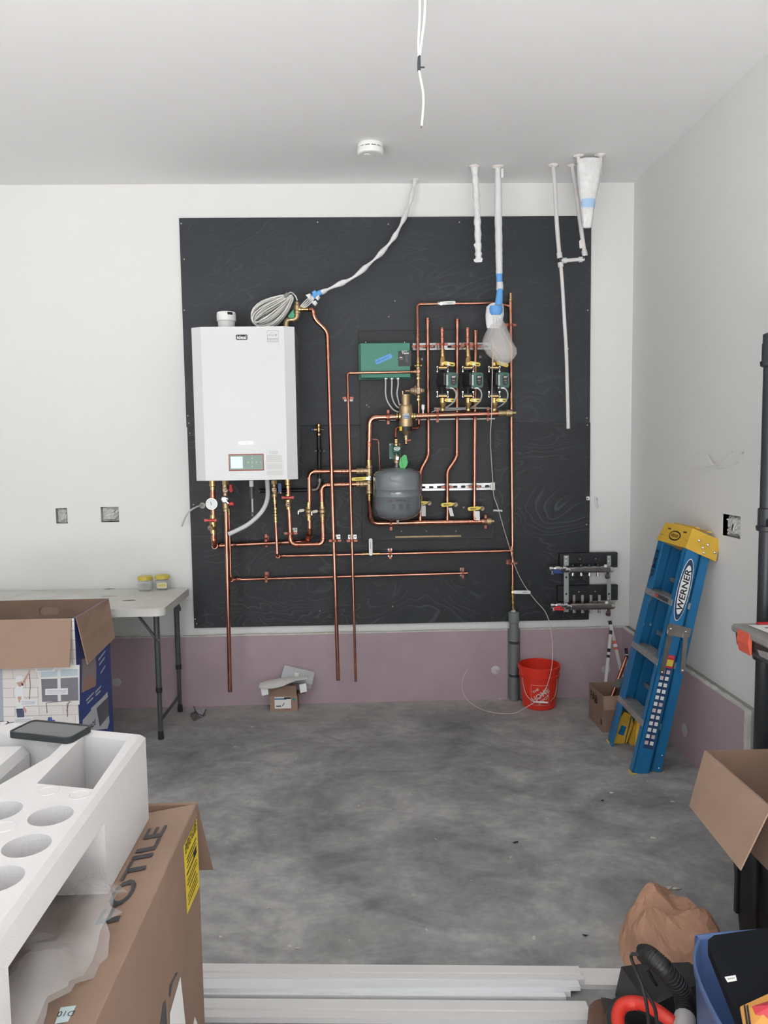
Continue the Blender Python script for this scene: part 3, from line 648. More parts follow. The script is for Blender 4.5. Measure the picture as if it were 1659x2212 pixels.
# brass separator tees, supply header and return header (one rigid assembly)
hd = thing('brass_tee_header', 'thick copper header pipes with brass tees and yellow bypass lever beside the grey tank', 'pipe run', A(798, 1130, -.14))
TX = A(797.5, 1015, -.15); 
def tee_block(py0, py1, pyc):
    a, c = A(797.5, py0, -.15), A(798, py1, -.15)
    L = a.z-c.z; m = A(797.7, pyc, -.15)
    t = latheP(hd, 'brass_tee', c, dirv(c, a), [(.014, 0), (.0205, .001), (.0205, L*.2), (.018, L*.25), (.018, L*.75), (.0205, L*.8), (.0205, L-.001), (.014, L)], BRASS_M, 18)
    e = A(770, pyc+.8, -.15)
    MB().lathe(m, dirv(m, e), [(.017, 0), (.017, .035), (.020, .037), (.020, .048), (.017, .050), (.017, (m-e).length*.75), (.0195, (m-e).length*.78), (.0195, (m-e).length)], 16).build('branch', BRASS_M, t); return t
tee_block(1006, 1028, 1017); tb = tee_block(1038, 1066, 1045)
bp = latheP(hd, 'bypass_valve', A(797.7, 1039, -.15), EZ, [(.014, 0), (.019, .002), (.019, .03), (.014, .032)], BRASS, 16)
ct = A(797.7, 1033.5, -.185); MB().lathe(ct+EY*.03, -EY, [(.009, 0), (.009, .026), (.0145, .028), (.0145, .036), (.006, .038)], 8).build('valve_nut', CHROME, bp)
lever(bp, A(800, 1033, -.222), A(759.5, 1035.5, -.222), .020, .006, YELLOW_H); printmark(bp, A(776, 1034.6, -.2262), EX, EZ, .005, BLACK_M, w=.045)
MB().box(A(795, 1033.5, -.2265), (.022, .004, .02), ch=.002).build('hub', CHROME, bp)
brass_adapter(hd, A(797.3, 1006, -.15), A(797, 993, -.15), .0162); brass_adapter(hd, A(798.2, 1066, -.15), A(798.4, 1080, -.145), .0155)
YH = -.185; YL = -.105
sep_l, sep_r = A(855, 900.5, YH), A(899, 898.5, YH)
run(hd, [A(797, 993, -.15), A(799, 902, YH), sep_l], .0162); run(hd, [sep_r, A(1078, 893.5, YH)], .0155)
run(hd, [A(798.4, 1080, -.145), A(801, 1130.5, YL), A(1040, 1126.5, YL)], .0155, bend=3.2)
for x, y in ((797.6, 960), (797.3, 938)): coupling(hd, A(x, y, -.165), EZ, .0162, .03)
for x, y, Y in ((838, 901.3, YH), (907, 898.5, YH), (920, 898, YH), (932, 897.8, YH)): coupling(hd, A(x, y, Y), EX, .0157, .028)
def end_cap(x0, x1, y, Y):
    a = A(x0, y, Y); L = A(x1, y, Y).x-a.x
    t = latheP(hd, 'end_cap', a, EX, [(.0155, 0), (.018, .001), (.018, L*.25), (.016, L*.28), (.016, L*.42), (.0205, L*.45), (.0215, L*.5), (.0215, L*.8), (.018, L*.83)], BRASS_M, 10)
    latheP(hd, 'square_plug', A(x0, y, Y)+EX*(L*.8), EX, [(.011, 0), (.011, L*.24)], BRASS_M, 4)
end_cap(1076, 1113, 892.5, YH); end_cap(1038, 1066, 1126.5, YL)
for x in (908, 966.5, 1025): tee(hd, A(x, 1128.7-(x-908)*.018, YL), EX, EZ, .0155, .0112, L=.085)
for x in (857, 978, 1050): pass
# aerator/sensor with white cap on the header
ac = A(914, 890, YH); asn = latheP(hd, 'air_vent', V((ac.x, YH, ac.z-.01)), EZ, [(.006, 0), (.006, .016), (.008, .018), (.008, .026), (.006, .028), (.0085, .030), (.0085, .052), (.006, .055)], CHROME, 12)
latheP(asn, 'cap', V((ac.x, YH, ac.z+.016)), EZ, [(.009, 0), (.0095, .004), (.0095, .024), (.006, .028)], WHITE_P, 14)

# ---- air separator
sc_ = A(876.5, 899, YH); SX = sc_.x
asp = thing('air_separator', 'brass air and dirt separator with yellow tag and blue label', 'air separator', (SX, YH, A(876, 961, YH).z))
def zz(py, Y=YH): return A(876, py, Y).z
prof = [(950, .0105), (949, .011), (941, .011), (940.8, .0098), (934, .0135), (932, .030), (931.5, .031)]
latheP(asp, 'cone', V((SX, YH, zz(945))), EZ, [(.012, 0), (.012, zz(941)-zz(945)), (.013, zz(940)-zz(945)), (.034, zz(931)-zz(945))], BRASS_M, 24)
latheP(asp, 'black_band', V((SX, YH, zz(931.2))), EZ, [(.036, 0), (.036, zz(921.5)-zz(931.2))], BLACK_P, 24)
MB().box(A(866, 926, YH-.033), (.016, .004, .024), (V((.9,.43,0)).normalized(), V((-.43,.9,0)).normalized(), EZ)).build('yellow_tag', YELLOW_H, asp)
latheP(asp, 'body', V((SX, YH, zz(921.5))), EZ, [(.0375, 0), (.0395, .012), (.0395, zz(909)-zz(921.5)), (.0415, zz(900)-zz(921.5)), (.0395, zz(889)-zz(921.5)), (.0385, zz(879)-zz(921.5)), (.036, zz(876)-zz(921.5)), (.030, zz(875.5)-zz(921.5))], BRASS_M, 28)
latheP(asp, 'neck', V((SX, YH, zz(876))), EZ, [(.026, 0), (.026, zz(856)-zz(876)), (.0285, zz(855.5)-zz(876)), (.0285, zz(852.5)-zz(876)), (.0001, zz(852.4)-zz(876))], BRASS_M, 24)
latheP(asp, 'vent', V((SX-.016, YH, zz(853))), EZ, [(.006, 0), (.006, .022), (.0001, .0222)], BRASS, 10)
for s in (-1, 1): latheP(asp, 'port', V((SX, YH, zz(899.5))), EX*s, [(.028, .02), (.027, .040), (.022, .046), (.0225, .048), (.0225, .056), (.018, .058)], BRASS, 8)
lb = MB().prism(rrect(.034, .030, .001, 1), V((SX, YH-.0415, zz(899.5))), EX, EZ, .0006).build('label', M('pale_blue_label', (.42,.50,.58), .5), asp)
bl_ = MB().prism(rrect(.031, .014, .001, 1), V((SX, YH-.0422, zz(899.5)-.006)), EX, EZ, .0004).build('label_band', M('navy_label', (.03,.09,.22), .5), lb); printmark(bl_, V((SX, YH-.0428, zz(899.5)-.006)), EX, EZ, .006, WHITE_P, w=.024)
latheP(asp, 'drain_cock', V((SX, YH, zz(961))), EZ, [(.004, 0), (.0115, .006), (.0115, .014), (.008, .016), (.008, .026), (.012, .028), (.012, .042), (.009, .044)], BRASS, 10)
lever(asp, A(878.5, 952, YH-.014), A(888, 950, YH-.016), .007, .006, RED_H)
run(asp, [A(868, 924, YH-.01), A(855, 925.5, YH-.02), A(854.5, 940, -.235), A(855, 946, -.245)], .0075, hubs=False, bend=3)

# ---- expansion tank with its green fill valve
TY = -.255; tx = A(858.5, 1070, TY).x
tk = thing('expansion_tank', 'grey expansion tank hanging under a dark green valve with lime tag', 'tank', (tx, TY, A(858, 1133, TY).z))
def tz(py): return A(858, py, TY-.1).z
R_ = (A(910.5, 1070, TY).x-A(807.5, 1070, TY).x)/2
b_ = tz(1128); prof = [(.012, 0), (.03, .002), (R_*.45, .008), (R_*.75, .022), (R_*.93, .045), (R_, .075)]
zt_ = tz(1009)-b_; zs = tz(1058)-b_; zs2 = tz(1073)-b_
prof += [(R_, zs2-.003), (R_*1.012, zs2-.001), (R_*1.012, zs2+.001), (R_, zs2+.003), (R_, zs-.003), (R_*1.012, zs-.001), (R_*1.012, zs+.001), (R_, zs+.003), (R_, zt_-.062), (R_*.985, zt_-.045), (R_*.90, zt_-.028), (R_*.6, zt_-.010), (R_*.3, zt_-.003), (.018, zt_)]
TANK = M('grey_tank_paint', (.155,.178,.192), .10, coat=1.0)
MB().lathe((tx, TY, b_), EZ, prof, 48, sharp=False).build('shell', TANK, tk)
latheP(tk, 'air_valve', V((tx, TY, b_-.020)), EZ, [(.0001, 0), (.007, .003), (.0075, .012), (.006, .024)], M('valve_cap', (.65,.65,.64), .4), 12)
zn = b_+zt_
latheP(tk, 'nipple', V((tx, TY, zn-.004)), EZ, [(.018, 0), (.018, .012), (.014, .014), (.014, .03)], GREYIRON, 14)
def onT(px, py):             # point on the tank surface seen at px,py
    q = A(px, py, TY-R_); ang = math.asin(max(-.95, min(.95, (q.x-tx)/R_))); return V((tx+R_*math.sin(ang), TY-R_*math.cos(ang), q.z)), V((math.cos(ang), math.sin(ang), 0)), V((math.sin(ang), -math.cos(ang), 0))
INK = M('tank_print', (.025,.027,.03), .5)
p, u_, n_ = onT(866, 1081); text(tk, 'AMTROL', p+n_*.0012, u_, EZ, .010, INK, w=.062)
for px, py, w_, h_ in ((850, 1095, .018, .030), (866, 1096, .020, .030), (882, 1096, .018, .034), (882, 1083, .012, .010)):
    p, u_, n_ = onT(px, py); fr = MB().ringplate(rrect(w_, h_, .001, 1), rrect(w_*.9, h_*.94, .001, 1), p+n_*.0008, u_, EZ, .0004).build('print_box', INK, tk)
    for k in range(4): MB().box(p+n_*.001+EZ*(h_*(.36-.2*k)), (w_*.7, .0004, h_*.05), (u_, n_, EZ)).build('text_line', INK, fr)
p, u_, n_ = onT(843, 1082); MB().prism([(-.013, -.007), (.013, -.007), (.013, .004), (0, .008)], p+n_*.0008, u_, EZ, .0004).build('print_triangle', M('tank_print_red', (.16,.085,.075), .5), tk)
vz = lambda py: A(855, py, TY-.04).z
vx = A(856, 970, TY).x
MB().prism(rrect(.066, vz(957)-vz(992), .004, 2), V((vx-.007, TY+.03, (vz(957)+vz(992))/2)), EX, EZ, .004).build('bracket_plate', GREEN_P, tk)
for sx_ in (-1, 1):
    for zq in (960, 989): MB().lathe(V((vx-.007+sx_*.026, TY+.025, vz(zq))), -EY, [(.006, 0), (.006, .006), (.0001, .007)], 6).build('bolt', GREYIRON, tk)
MB().box((vx, TY, (vz(963)+vz(978))/2), (.044, .055, vz(963)-vz(978)), ch=.006).build('valve_casting', GREEN_P, tk)
ov = MB().ringplate(ellipse(.0185, .0105), ellipse(.0145, .0068), V((vx+.003, TY-.0278, vz(969))), EX, EZ, .0012).build('oval_badge', WHITE_P, tk); MB().prism(rrect(.02, .004, .001, 1), V((vx+.003, TY-.0278, vz(969))), EX, EZ, .001).build('badge_bar', WHITE_P, ov)
latheP(tk, 'valve_neck', V((vx, TY, vz(985))), EZ, [(.014, 0), (.014, vz(977)-vz(985))], GREEN_P, 12)
latheP(tk, 'service_valve', V((vx+.002, TY, zn+.02)), EZ, [(.014, 0), (.018, .002), (.018, .012), (.015, .016), (.015, max(.03, vz(984)-zn-.02))], BRASS_M, 12)
latheP(tk, 'valve_screw', V((vx+.005, TY, vz(990)))-EY*.0, -EY, [(.011, .0), (.011, .020), (.009, .024), (.0001, .025)], CHROME, 14)
latheP(tk, 'top_adapter', V((vx, TY, vz(964))), EZ, [(.016, 0), (.017, .012), (.012, .018), (.012, .034), (.015, .036), (.015, .042), (.010, .044)], BRASS, 8)
g = MB().hull([A(x, y, Y) for x, y in ((864, 991), (873, 982), (878, 984), (881, 999), (879, 1007), (873, 1013), (865, 1012), (862, 1003)) for Y in (TY-.055, TY-.057)]).build('lime_tag', M('lime_plastic', (.06,.50,.12), .4, trans=.15), tk)
scribble(g, A(867, 990, TY-.0578), A(869, 1008, TY-.0578), .006, INK)
# ---- second boiler pipe: big drop + thin branch
s3 = thing('boiler_drain_pipe', 'thick copper drop pipe under the boiler ending just above the floor', 'pipe run', A(497, 1494, Y1))
hexnut(s3, A(487, 1047, Y1), EZ, .021, .030, BRASS_M); latheP(s3, 'union', A(487.2, 1075, Y1), EZ, [(.013, 0), (.013, .05), (.017, .052), (.017, .08)], BRASS_M, 12)
drain(s3, 486.5, 1059, Y1-.028, .013, (0, -1, 0)); 
lever(s3, A(499, 1063, Y1-.02), A(498, 1046, Y1-.03), .014, .005, RED_H); MB().box(A(499, 1058, Y1-.018), (.022, .012, .018), ch=.003).build('handle_hub', RED_H, s3)
latheP(s3, 'ball_valve', A(488, 1105, Y1), EZ, [(.0125, 0), (.0165, .002), (.0165, .014), (.0185, .02), (.0185, .05), (.015, .06), (.015, .085)], BRASS_M, 14)
kb = A(485.5, 1079, Y1-.03); latheP(s3, 'knob', kb+EY*.03, -EY, [(.010, 0), (.010, .02), (.021, .022), (.021, .032), (.014, .036), (.0001, .037)], CHROME, 16)
lever(s3, A(485, 1079, Y1-.07), A(494, 1088, Y1-.075), .006, .005, CHROME, 'lever')
MB().box(A(500, 1088, Y1-.045), (.030, .022, .020), ch=.005).build('handle', RED_H, s3)
pipe(s3, A(488.5, 1104, Y1), A(497, 1494, Y1), .0126)
s3b = thing('thin_branch_pipe', 'thin copper pipe tucked behind the thick drop pipe, turning right along the board', 'pipe run', A(499, 1255, -.16))
run(s3b, [A(494, 1098, -.172), A(498.8, 1253, -.172), A(501, 1252.5, -.065), A(1010.5, 1238, -.065)], .0087)
coupling(s3b, A(497.3, 1195, -.172), EZ, .0087, .02); coupling(s3b, A(516, 1250.5, -.065), EX, .0087, .025); brass_adapter(s3b, A(494.1, 1098, -.172), A(494.6, 1112, -.172), .0087)
# ---- P6: brass valve with blue handle, run to the right riser
s4 = thing('blue_valve_pipe', 'slim copper pipe from the blue-handled boiler valve across to the right riser', 'pipe run', A(599, 1202, -.17))
hexnut(s4, A(591.8, 1046, -.17), EZ, .018, .024, BRASS_M); latheP(s4, 'valve_body', A(592.8, 1074, -.17), EZ, [(.014, 0), (.017, .002), (.017, .018), (.013, .02), (.0155, .03), (.0155, .055), (.012, .06), (.012, .075)], BRASS_M, 14)
drain(s4, 592, 1057.5, -.20, .012, (0, -1, 0)); lever(s4, A(605, 1064, -.19), A(604, 1044, -.19), .018, .006, BLUE_H)
MB().cyl(A(596, 1063, -.17), A(607, 1064.5, -.19), .006, n=8).build('stem', CHROME, s4)
brass_adapter(s4, A(593, 1073, -.17), A(594, 1088, -.17), .0105); brass_adapter(s4, A(594.6, 1096, -.17), A(596, 1128, -.17), .0108)
run(s4, [A(593.5, 1080, -.17), A(599.5, 1201.5, -.17), A(602, 1201.5, -.068), A(1106, 1190, -.066)], .0092)
coupling(s4, A(612, 1200.5, -.068), EX, .0092, .024); coupling(s4, A(598.8, 1192, -.17), EZ, .0092, .02)
brass_adapter(s4, A(784, 1197, -.068), A(797, 1196.6, -.068), .0092); brass_adapter(s4, A(806, 1196.5, -.068), A(820, 1196, -.068), .0092)
bv = MB().lathe(A(796, 1196.8, -.068), EX, [(.010, 0), (.013, .006), (.013, .022), (.010, .028)], 12).build('ball_valve', CHROME, s4)
MB().cyl(A(801, 1196.7, -.075), A(801, 1196.7, -.105), .008, n=10).build('stem', CHROME, bv); lever(bv, A(801, 1198, -.105), A(800.5, 1163, -.105), .0215, .004, WHITE_P); printmark(bv, A(800.5, 1178, -.1078), EZ, -EX, .005, GREYINK, w=.042)
# ---- condensate trap, white hose
ct_ = A(543, 1040, -.2); tr = thing('condensate_trap', 'dark condensate trap with clear tube hanging under the boiler', 'condensate trap', A(544, 1116, -.2))
zc = lambda py: A(543, py, -.2).z
latheP(tr, 'cap', V((ct_.x, -.2, zc(1052))), EZ, [(.012, 0), (.013, .004), (.013, zc(1038)-zc(1052))], WHITE_P, 14)
latheP(tr, 'trap_body', V((ct_.x, -.2, zc(1077))), EZ, [(.010, 0), (.0145, .002), (.0145, zc(1052)-zc(1077)), (.012, zc(1051)-zc(1077))], M('smoked_plastic', (.07,.07,.075), .3), 16)
latheP(tr, 'clear_tube', V((ct_.x+.002, -.2, zc(1107))), EZ, [(.0065, 0), (.0065, zc(1076)-zc(1107))], M('clear_tube', (.75,.78,.80), .1, alpha=.45), 12)
latheP(tr, 'bottom_cap', V((ct_.x+.003, -.2, zc(1116))), EZ, [(.011, 0), (.0125, .002), (.0125, .016), (.010, .018), (.013, .02), (.013, .026), (.008, .028)], M('smoked_plastic2', (.10,.10,.105), .3), 14)
tag(MB().tube(smoothpath([A(577, 1037, -.2), A(578.5, 1062, -.21), A(577, 1080, -.225), A(570, 1098, -.235), A(556, 1116, -.24), A(534, 1134, -.243), A(513, 1145, -.243), A(494, 1154, -.243)], 6), [.0132]*43, 14).build('drain_hose', M('white_hose', (.62,.64,.64), .45)), 'curved pale flexible hose hanging below the boiler', 'hose')
# cable out of the board at left
tl = thing('cable_stub', 'grey cable poking out of a round board hole by the gauge', 'cable', A(437, 1092, YP))
latheP(tl, 'grommet', A(437.5, 1092, YP), -EY, [(.019, 0), (.017, .005), (.010, .006), (.010, .002)], M('pale_grommet', (.45,.42,.41), .5), 16)
MB().tube(smoothpath([A(438, 1091, -.03), A(425, 1095, -.07), A(410, 1104, -.09), A(400, 1118, -.09), A(392.5, 1137, -.085)], 5), .0052, 8).build('cable', M('grey_cable', (.50,.50,.47), .5), tl)
# ---- gas line
gas = thing('gas_pipe', 'black iron gas pipe with brass shutoff cock rising from a grey elbow', 'pipe run', A(690, 1060, -.05))
YG = -.052
pipe(gas, A(690, 1034, YG), A(688.7, 941, YG), .0125, IRON); latheP(gas, 'coupling', A(690.6, 1041, YG), EZ, [(.015, 0), (.0185, .002), (.0185, .02), (.015, .022)], GREYIRON, 14)
elbow(gas, A(690.7, 1040, YG), A(690, 1058.5, YG), A(677, 1058.5, YG), .0125, GREYIRON)
pipe(gas, A(677, 1058.5, YG), A(562, 1060.5, YG), .0105, IRON); MB().cyl(A(562, 1060.5, YG), A(560, 1060.5, YG), .018, n=12).build('flange', GREYIRON, gas)
latheP(gas, 'gas_cock', A(688.8, 941, YG), EZ, [(.013, 0), (.016, .001), (.016, .012), (.011, .016), (.014, .024), (.014, .045), (.011, .05), (.016, .054), (.016, .068), (.011, .069)], BRASS, 8)
latheP(gas, 'side_knob', A(689, 928, YG), -EX, [(.007, 0), (.007, .02), (.0105, .022), (.0105, .03)], BRASS_M, 10)
MB().cyl(A(689, 928, YG), A(699.5, 928, YG), .004, n=8).build('test_port', GREYIRON, gas); MB().cyl(A(677, 928, YG), A(673, 928, YG), .012, n=12).build('blue_knob', BLUE_H, gas)
clamp(691, 974, YG, .0125, False, 'black clamp holding the black gas pipe to the plywood', plate=False, mat=IRON)
# ---- zone returns
def riser(label, pts, r=.0112, couplings=(), cap=None):
    t = thing('zone_return_pipe', label, 'pipe run', pts[-1], 'copper zone return risers behind the pumps'); run(t, pts, r)
    for p, q, L in couplings: coupling(t, p, q, r, L)
    d = dirv(pts[1], pts[0]); latheP(t, 'cap', pts[0]-d*.03, d, [(r, 0), (r*1.24, 0), (r*1.24, .004), (r*1.13, .006), (r*1.13, .018), (r*1.24, .02), (r*1.24, .026), (r*1.15, .031), (r*.9, .033), (.0001, .0335)], COPPER_D, 14); return t
YR = -.088
def zvalve(t, px, py, Y):
    brass_adapter(t, A(px, py-16, Y), A(px, py-6, Y), .0115); valve_body(t, A(px, py-6, Y), A(px+.2, py+8, Y), .0115, bulge=1.4); brass_adapter(t, A(px+.2, py+8, Y), A(px+.5, py+24, Y), .0115)
    lever(t, A(px+12, py-1, Y-.036), A(px-13, py+1, Y-.036), .0225, .006, YELLOW_H); MB().cyl(A(px, py, Y), A(px, py, Y-.034), .008, n=10).build('stem', BRASS, t)
    printmark(t, A(px-1, py+.6, Y-.0395), EX, EZ, .006, BLACK_M, w=.035)
    MB().box(A(px+13, py-1.5, Y-.03), (.014, .006, .014), ch=.001).build('handle_stub', YELLOW_H, t)
    b = latheP(t, 'drain_port', A(px+3, py, Y-.008), V((1, -.12, 0)), [(.007, 0), (.008, .03), (.0135, .032), (.0135, .046), (.010, .05)], BRONZE, 14)
    latheP(b, 'drain_cap', A(px+17.5, py, Y-.02), V((.1, -1, 0)), [(.0145, 0), (.0145, .010), (.011, .014), (.0001, .0145)], BRONZE, 14)
    e = A(px+17.5, py, Y-.036); MB().tube([e+V((-.008,0,-.006)), e+V((0,-.003,.002)), e+V((.007,0,.006))], .0018, 5).build('strap', BLACK_P, b)
def papertag(t, px, py, Y, w, h, skew=.0):
    pts = [[A(px+x*w+skew*y*8, py+y*h, Y-.012*math.sin(y*1.5)-.006*x) for x in (-.5, 0, .5)] for y in (0, .25, .5, .75, 1)]
    b = MB().sheet(pts, .0006).build('paper_tag', PAPER, t); return b
z1 = riser('copper zone riser passing behind the grey tank, nearest the regulator', [A(924, 687, YR), A(925.5, 985, YR), A(908, 1017, YR), A(908, 1118, YL)], couplings=[(A(925.4, 978, YR), EZ, .02)])
zvalve(z1, 909, 1087, -.095); papertag(z1, 915, 1092, -.145, 9, 23)
z2 = riser('copper zone riser with an offset bend between the grey tank and the straight riser', [A(988, 689, YR), A(987, 988, YR), A(966, 1018, YR), A(966.5, 1117, YL)], couplings=[(A(987, 981, YR), EZ, .02)])
zvalve(z2, 966, 1090, -.095); papertag(z2, 972, 1097, -.125, 8, 18, .6)
z3 = riser('straight copper zone riser with the lowest yellow lever and a big paper tag', [A(1027.5, 714, YR), A(1024.5, 1116, YL)])
zvalve(z3, 1023.5, 1098.5, -.095); pt = papertag(z3, 1030.5, 1104, -.135, 11, 20, .1)
MB().prism(ellipse(.0055, .0055, 14), A(1027, 1120, -.1502), EX, EZ, .0004).build('tag_seal', M('amber_seal', (.45,.30,.05), .6), pt)
# ---- fill string (regulator) with its upper loop
YS = -.14; f = thing('fill_line_pipe', 'copper fill line with brass backflow valve and bell-shaped regulator', 'pipe run', A(904, 925, YS))
run(f, [A(903.3, 790, YS), A(901.5, 657, -.085), A(1066, 655, -.085)], .009); run(f, [A(1066, 655, -.085), A(1079, 655.5, -.08), A(1088, 659, -.066), A(1101, 661, -.062)], .009, hubs=False)
for (x, y) in ((902, 733), (902.8, 741)): pass
coupling(f, A(902, 733, -.115), EZ, .009, .03); coupling(f, A(908+6, 656.8, -.085), EX, .009, .02); coupling(f, A(1064, 655, -.085), EX, .009, .015)
vb2 = MB().lathe(A(944, 656, -.085), EX, [(.009, 0), (.012, .002), (.012, .018), (.0135, .022), (.0135, .034), (.012, .038), (.012, .05), (.009, .052)], 12).build('ball_valve', M('valve_nickel', (.55,.50,.46), .35, .9), f)
MB().cyl(A(953, 655.7, -.095), A(953, 655.7, -.115), .009, n=10).build('stem', CHROME, vb2); lever(vb2, A(955, 655, -.112), A(984, 653.8, -.112), .0195, .004, WHITE_P); printmark(vb2, A(972, 654.3, -.1148), EX, EZ, .0045, GREYINK, w=.035)
brass_adapter(f, A(903, 773, YS), A(903.2, 785, YS), .0095); latheP(f, 'check_valve', A(903.3, 797, YS), EZ, [(.010, 0), (.012, .002), (.012, .012), (.0145, .016), (.0145, .026), (.011, .03)], BRASS, 12)
for s in (-1, 1): latheP(f, 'test_cock', A(903.3, 790, YS), EX*s, [(.004, 0), (.004, .014), (.0065, .015), (.0065, .02)], BRASS, 8)
tee(f, A(903.5, 803, YS), EZ, -EX, .011, .0088, L=.05, mat=BRASS_M); latheP(f, 'tee_face', A(903.5, 803, YS), -EY, [(.012, 0), (.012, .014), (.009, .017), (.0001, .0175)], COPPER_D, 14)
pipe(f, A(903.6, 811, YS), A(903.8, 834, YS), .0085, BRASS_M); hexnut(f, A(903.6, 820, YS), EZ, .0135, .014); latheP(f, 'tailpiece', A(903.8, 836, YS), EZ, [(.011, 0), (.011, .022), (.009, .024)], BRASS_M, 12)
rg = A(903.8, 844, YS); rb = MB().box(rg, (.022, .024, .042), ch=.003).build('regulator_body', BRONZE, f)
MB().lathe(rg+EX*.008, EX, [(.012, 0), (.0165, .006), (.0165, .012), (.011, .026), (.009, .027)], 8).build('strainer_plug', BRONZE, rb)
MB().lathe(rg-EX*.010, -EX, [(.014, 0), (.030, .004), (.030, .011), (.024, .014), (.015, .036), (.008, .040), (.006, .042), (.006, .066), (.0001, .067)], 16).build('bell_housing', BRONZE, rb)
latheP(f, 'tailpiece', A(904, 866, YS), EZ, [(.0095, 0), (.0095, .018), (.012, .02), (.012, .032), (.008, .034)], BRASS_M, 12); hexnut(f, A(904, 866, YS), EZ, .0125, .014)
brass_adapter(f, A(904.2, 866, YS), A(904.4, 876, YS), .0078); run(f, [A(904.3, 870, YS), A(904.7, 916, YS), A(902, 925.5, -.155), A(889, 925, -.172)], .0075, bend=3)
# thin left drop from regulator tee
fd = thing('thin_drop_pipe', 'thinnest copper drop pipe turning down from the green controller box', 'pipe run', A(768, 1472, -.185))
run(fd, [A(900, 803, YS), A(750.5, 806, -.150), A(752, 860, -.182), A(768.5, 1472, -.190)], .0081, bend=2.4); coupling(fd, A(892, 803.3, YS), EX, .0081, .02)
# loop from vertical header to the tank side
lp = thing('side_loop_pipe', 'short dull copper loop dropping from the header behind the tank shoulder', 'pipe run', A(820, 1018, -.15))
run(lp, [A(802, 949, -.163), A(817.5, 949.5, -.150), A(820.5, 1018, -.105)], .0066, mat=M('dull_copper', (.42,.24,.20), .35, .9), fit=M('dull_copper_fit', (.45,.26,.21), .35, .9))
# ---- right riser
YV = -.062; r_ = thing('right_riser_pipe', 'tall copper riser at the far right ending in the grey drain pipe', 'pipe run', A(1109, 1325, YV))
pipe(r_, A(1103, 648, YV), A(1107.5, 1270, YV), .0108)
latheP(r_, 'hose_adapter', A(1103, 650, YV), EZ, [(.011, 0), (.013, .002), (.013, .01), (.009, .014), (.009, .022), (.0115, .024), (.0115, .03), (.008, .032), (.0085, .045), (.0001, .0455)], BRASS, 12)
tee(r_, A(1102.8, 661, YV), EZ, -EX, .0108, .009, L=.055); tee(r_, A(1105.8, 1190, YV), EZ, -EX, .0108, .0092, L=.06); coupling(r_, A(1103, 672, YV), EZ, .0108, .018)
brass_adapter(r_, A(1107.2, 1265, YV), A(1107.5, 1276, YV), .011); dv = valve_body(r_, A(1107.5, 1275, YV), A(1107.7, 1287, YV), .011, bulge=1.3); brass_adapter(r_, A(1107.7, 1286, YV), A(1108.2, 1302, YV), .0105); brass_adapter(r_, A(1108.2, 1302, YV), A(1108.7, 1318, YV), .0095)
MB().cyl(A(1107.5, 1279, YV), A(1107.5, 1279, YV-.03), .007, n=10).build('stem', BRASS, dv); lever(dv, A(1109, 1279, YV-.03), A(1146, 1279.5, YV-.03), .02, .004, WHITE_P); printmark(dv, A(1134, 1279.3, YV-.0328), EX, EZ, .006, GREYINK, w=.03)
latheP(r_, 'reducer', A(1109, 1326, YV), EZ, [(.020, 0), (.014, .012), (.013, .024)], M('pvc_light', (.52,.53,.52), .5), 14)
# ---- PVC drain
PVC = M('grey_pvc', (.17,.185,.19), .4); YD = -.062
dr = thing('drain_pipe', 'grey plastic drain pipe standing in the gap of the purple boards', 'drain pipe', V((A(1110, 1500, YD).x, YD, 0)))
dx = A(1110.5, 1420, YD).x; dz = lambda py: A(1110, py, YD-.03).z
latheP(dr, 'lower_pipe', V((dx, YD, 0)), EZ, [(.0275, 0), (.0275, dz(1385))], PVC, 20); latheP(dr, 'upper_pipe', V((dx-.001, YD, dz(1387))), EZ, [(.0285, 0), (.0285, dz(1345)-dz(1387))], PVC, 20)
latheP(dr, 'socket', V((dx-.002, YD, dz(1347))), EZ, [(.030, 0), (.034, .004), (.034, dz(1325)-dz(1347)), (.030, dz(1324)-dz(1347)), (.02, dz(1324)-dz(1347))], PVC, 20)
for py in (1389, 1461):
    b_ = latheP(dr, 'strap', V((dx, YD, dz(py)-.010)), EZ, [(.030, 0), (.0315, .001), (.0315, .014), (.030, .015)], M('strap_black', (.045,.05,.05), .5), 20)
    MB().tube([V((dx+.0325*math.cos(a), YD+.0325*math.sin(a), dz(py)+.010+.004*math.sin(2*a))) for a in [2*math.pi*k/18 for k in range(18)]], .0022, 5, closed=True).build('wire', ZINC, b_)

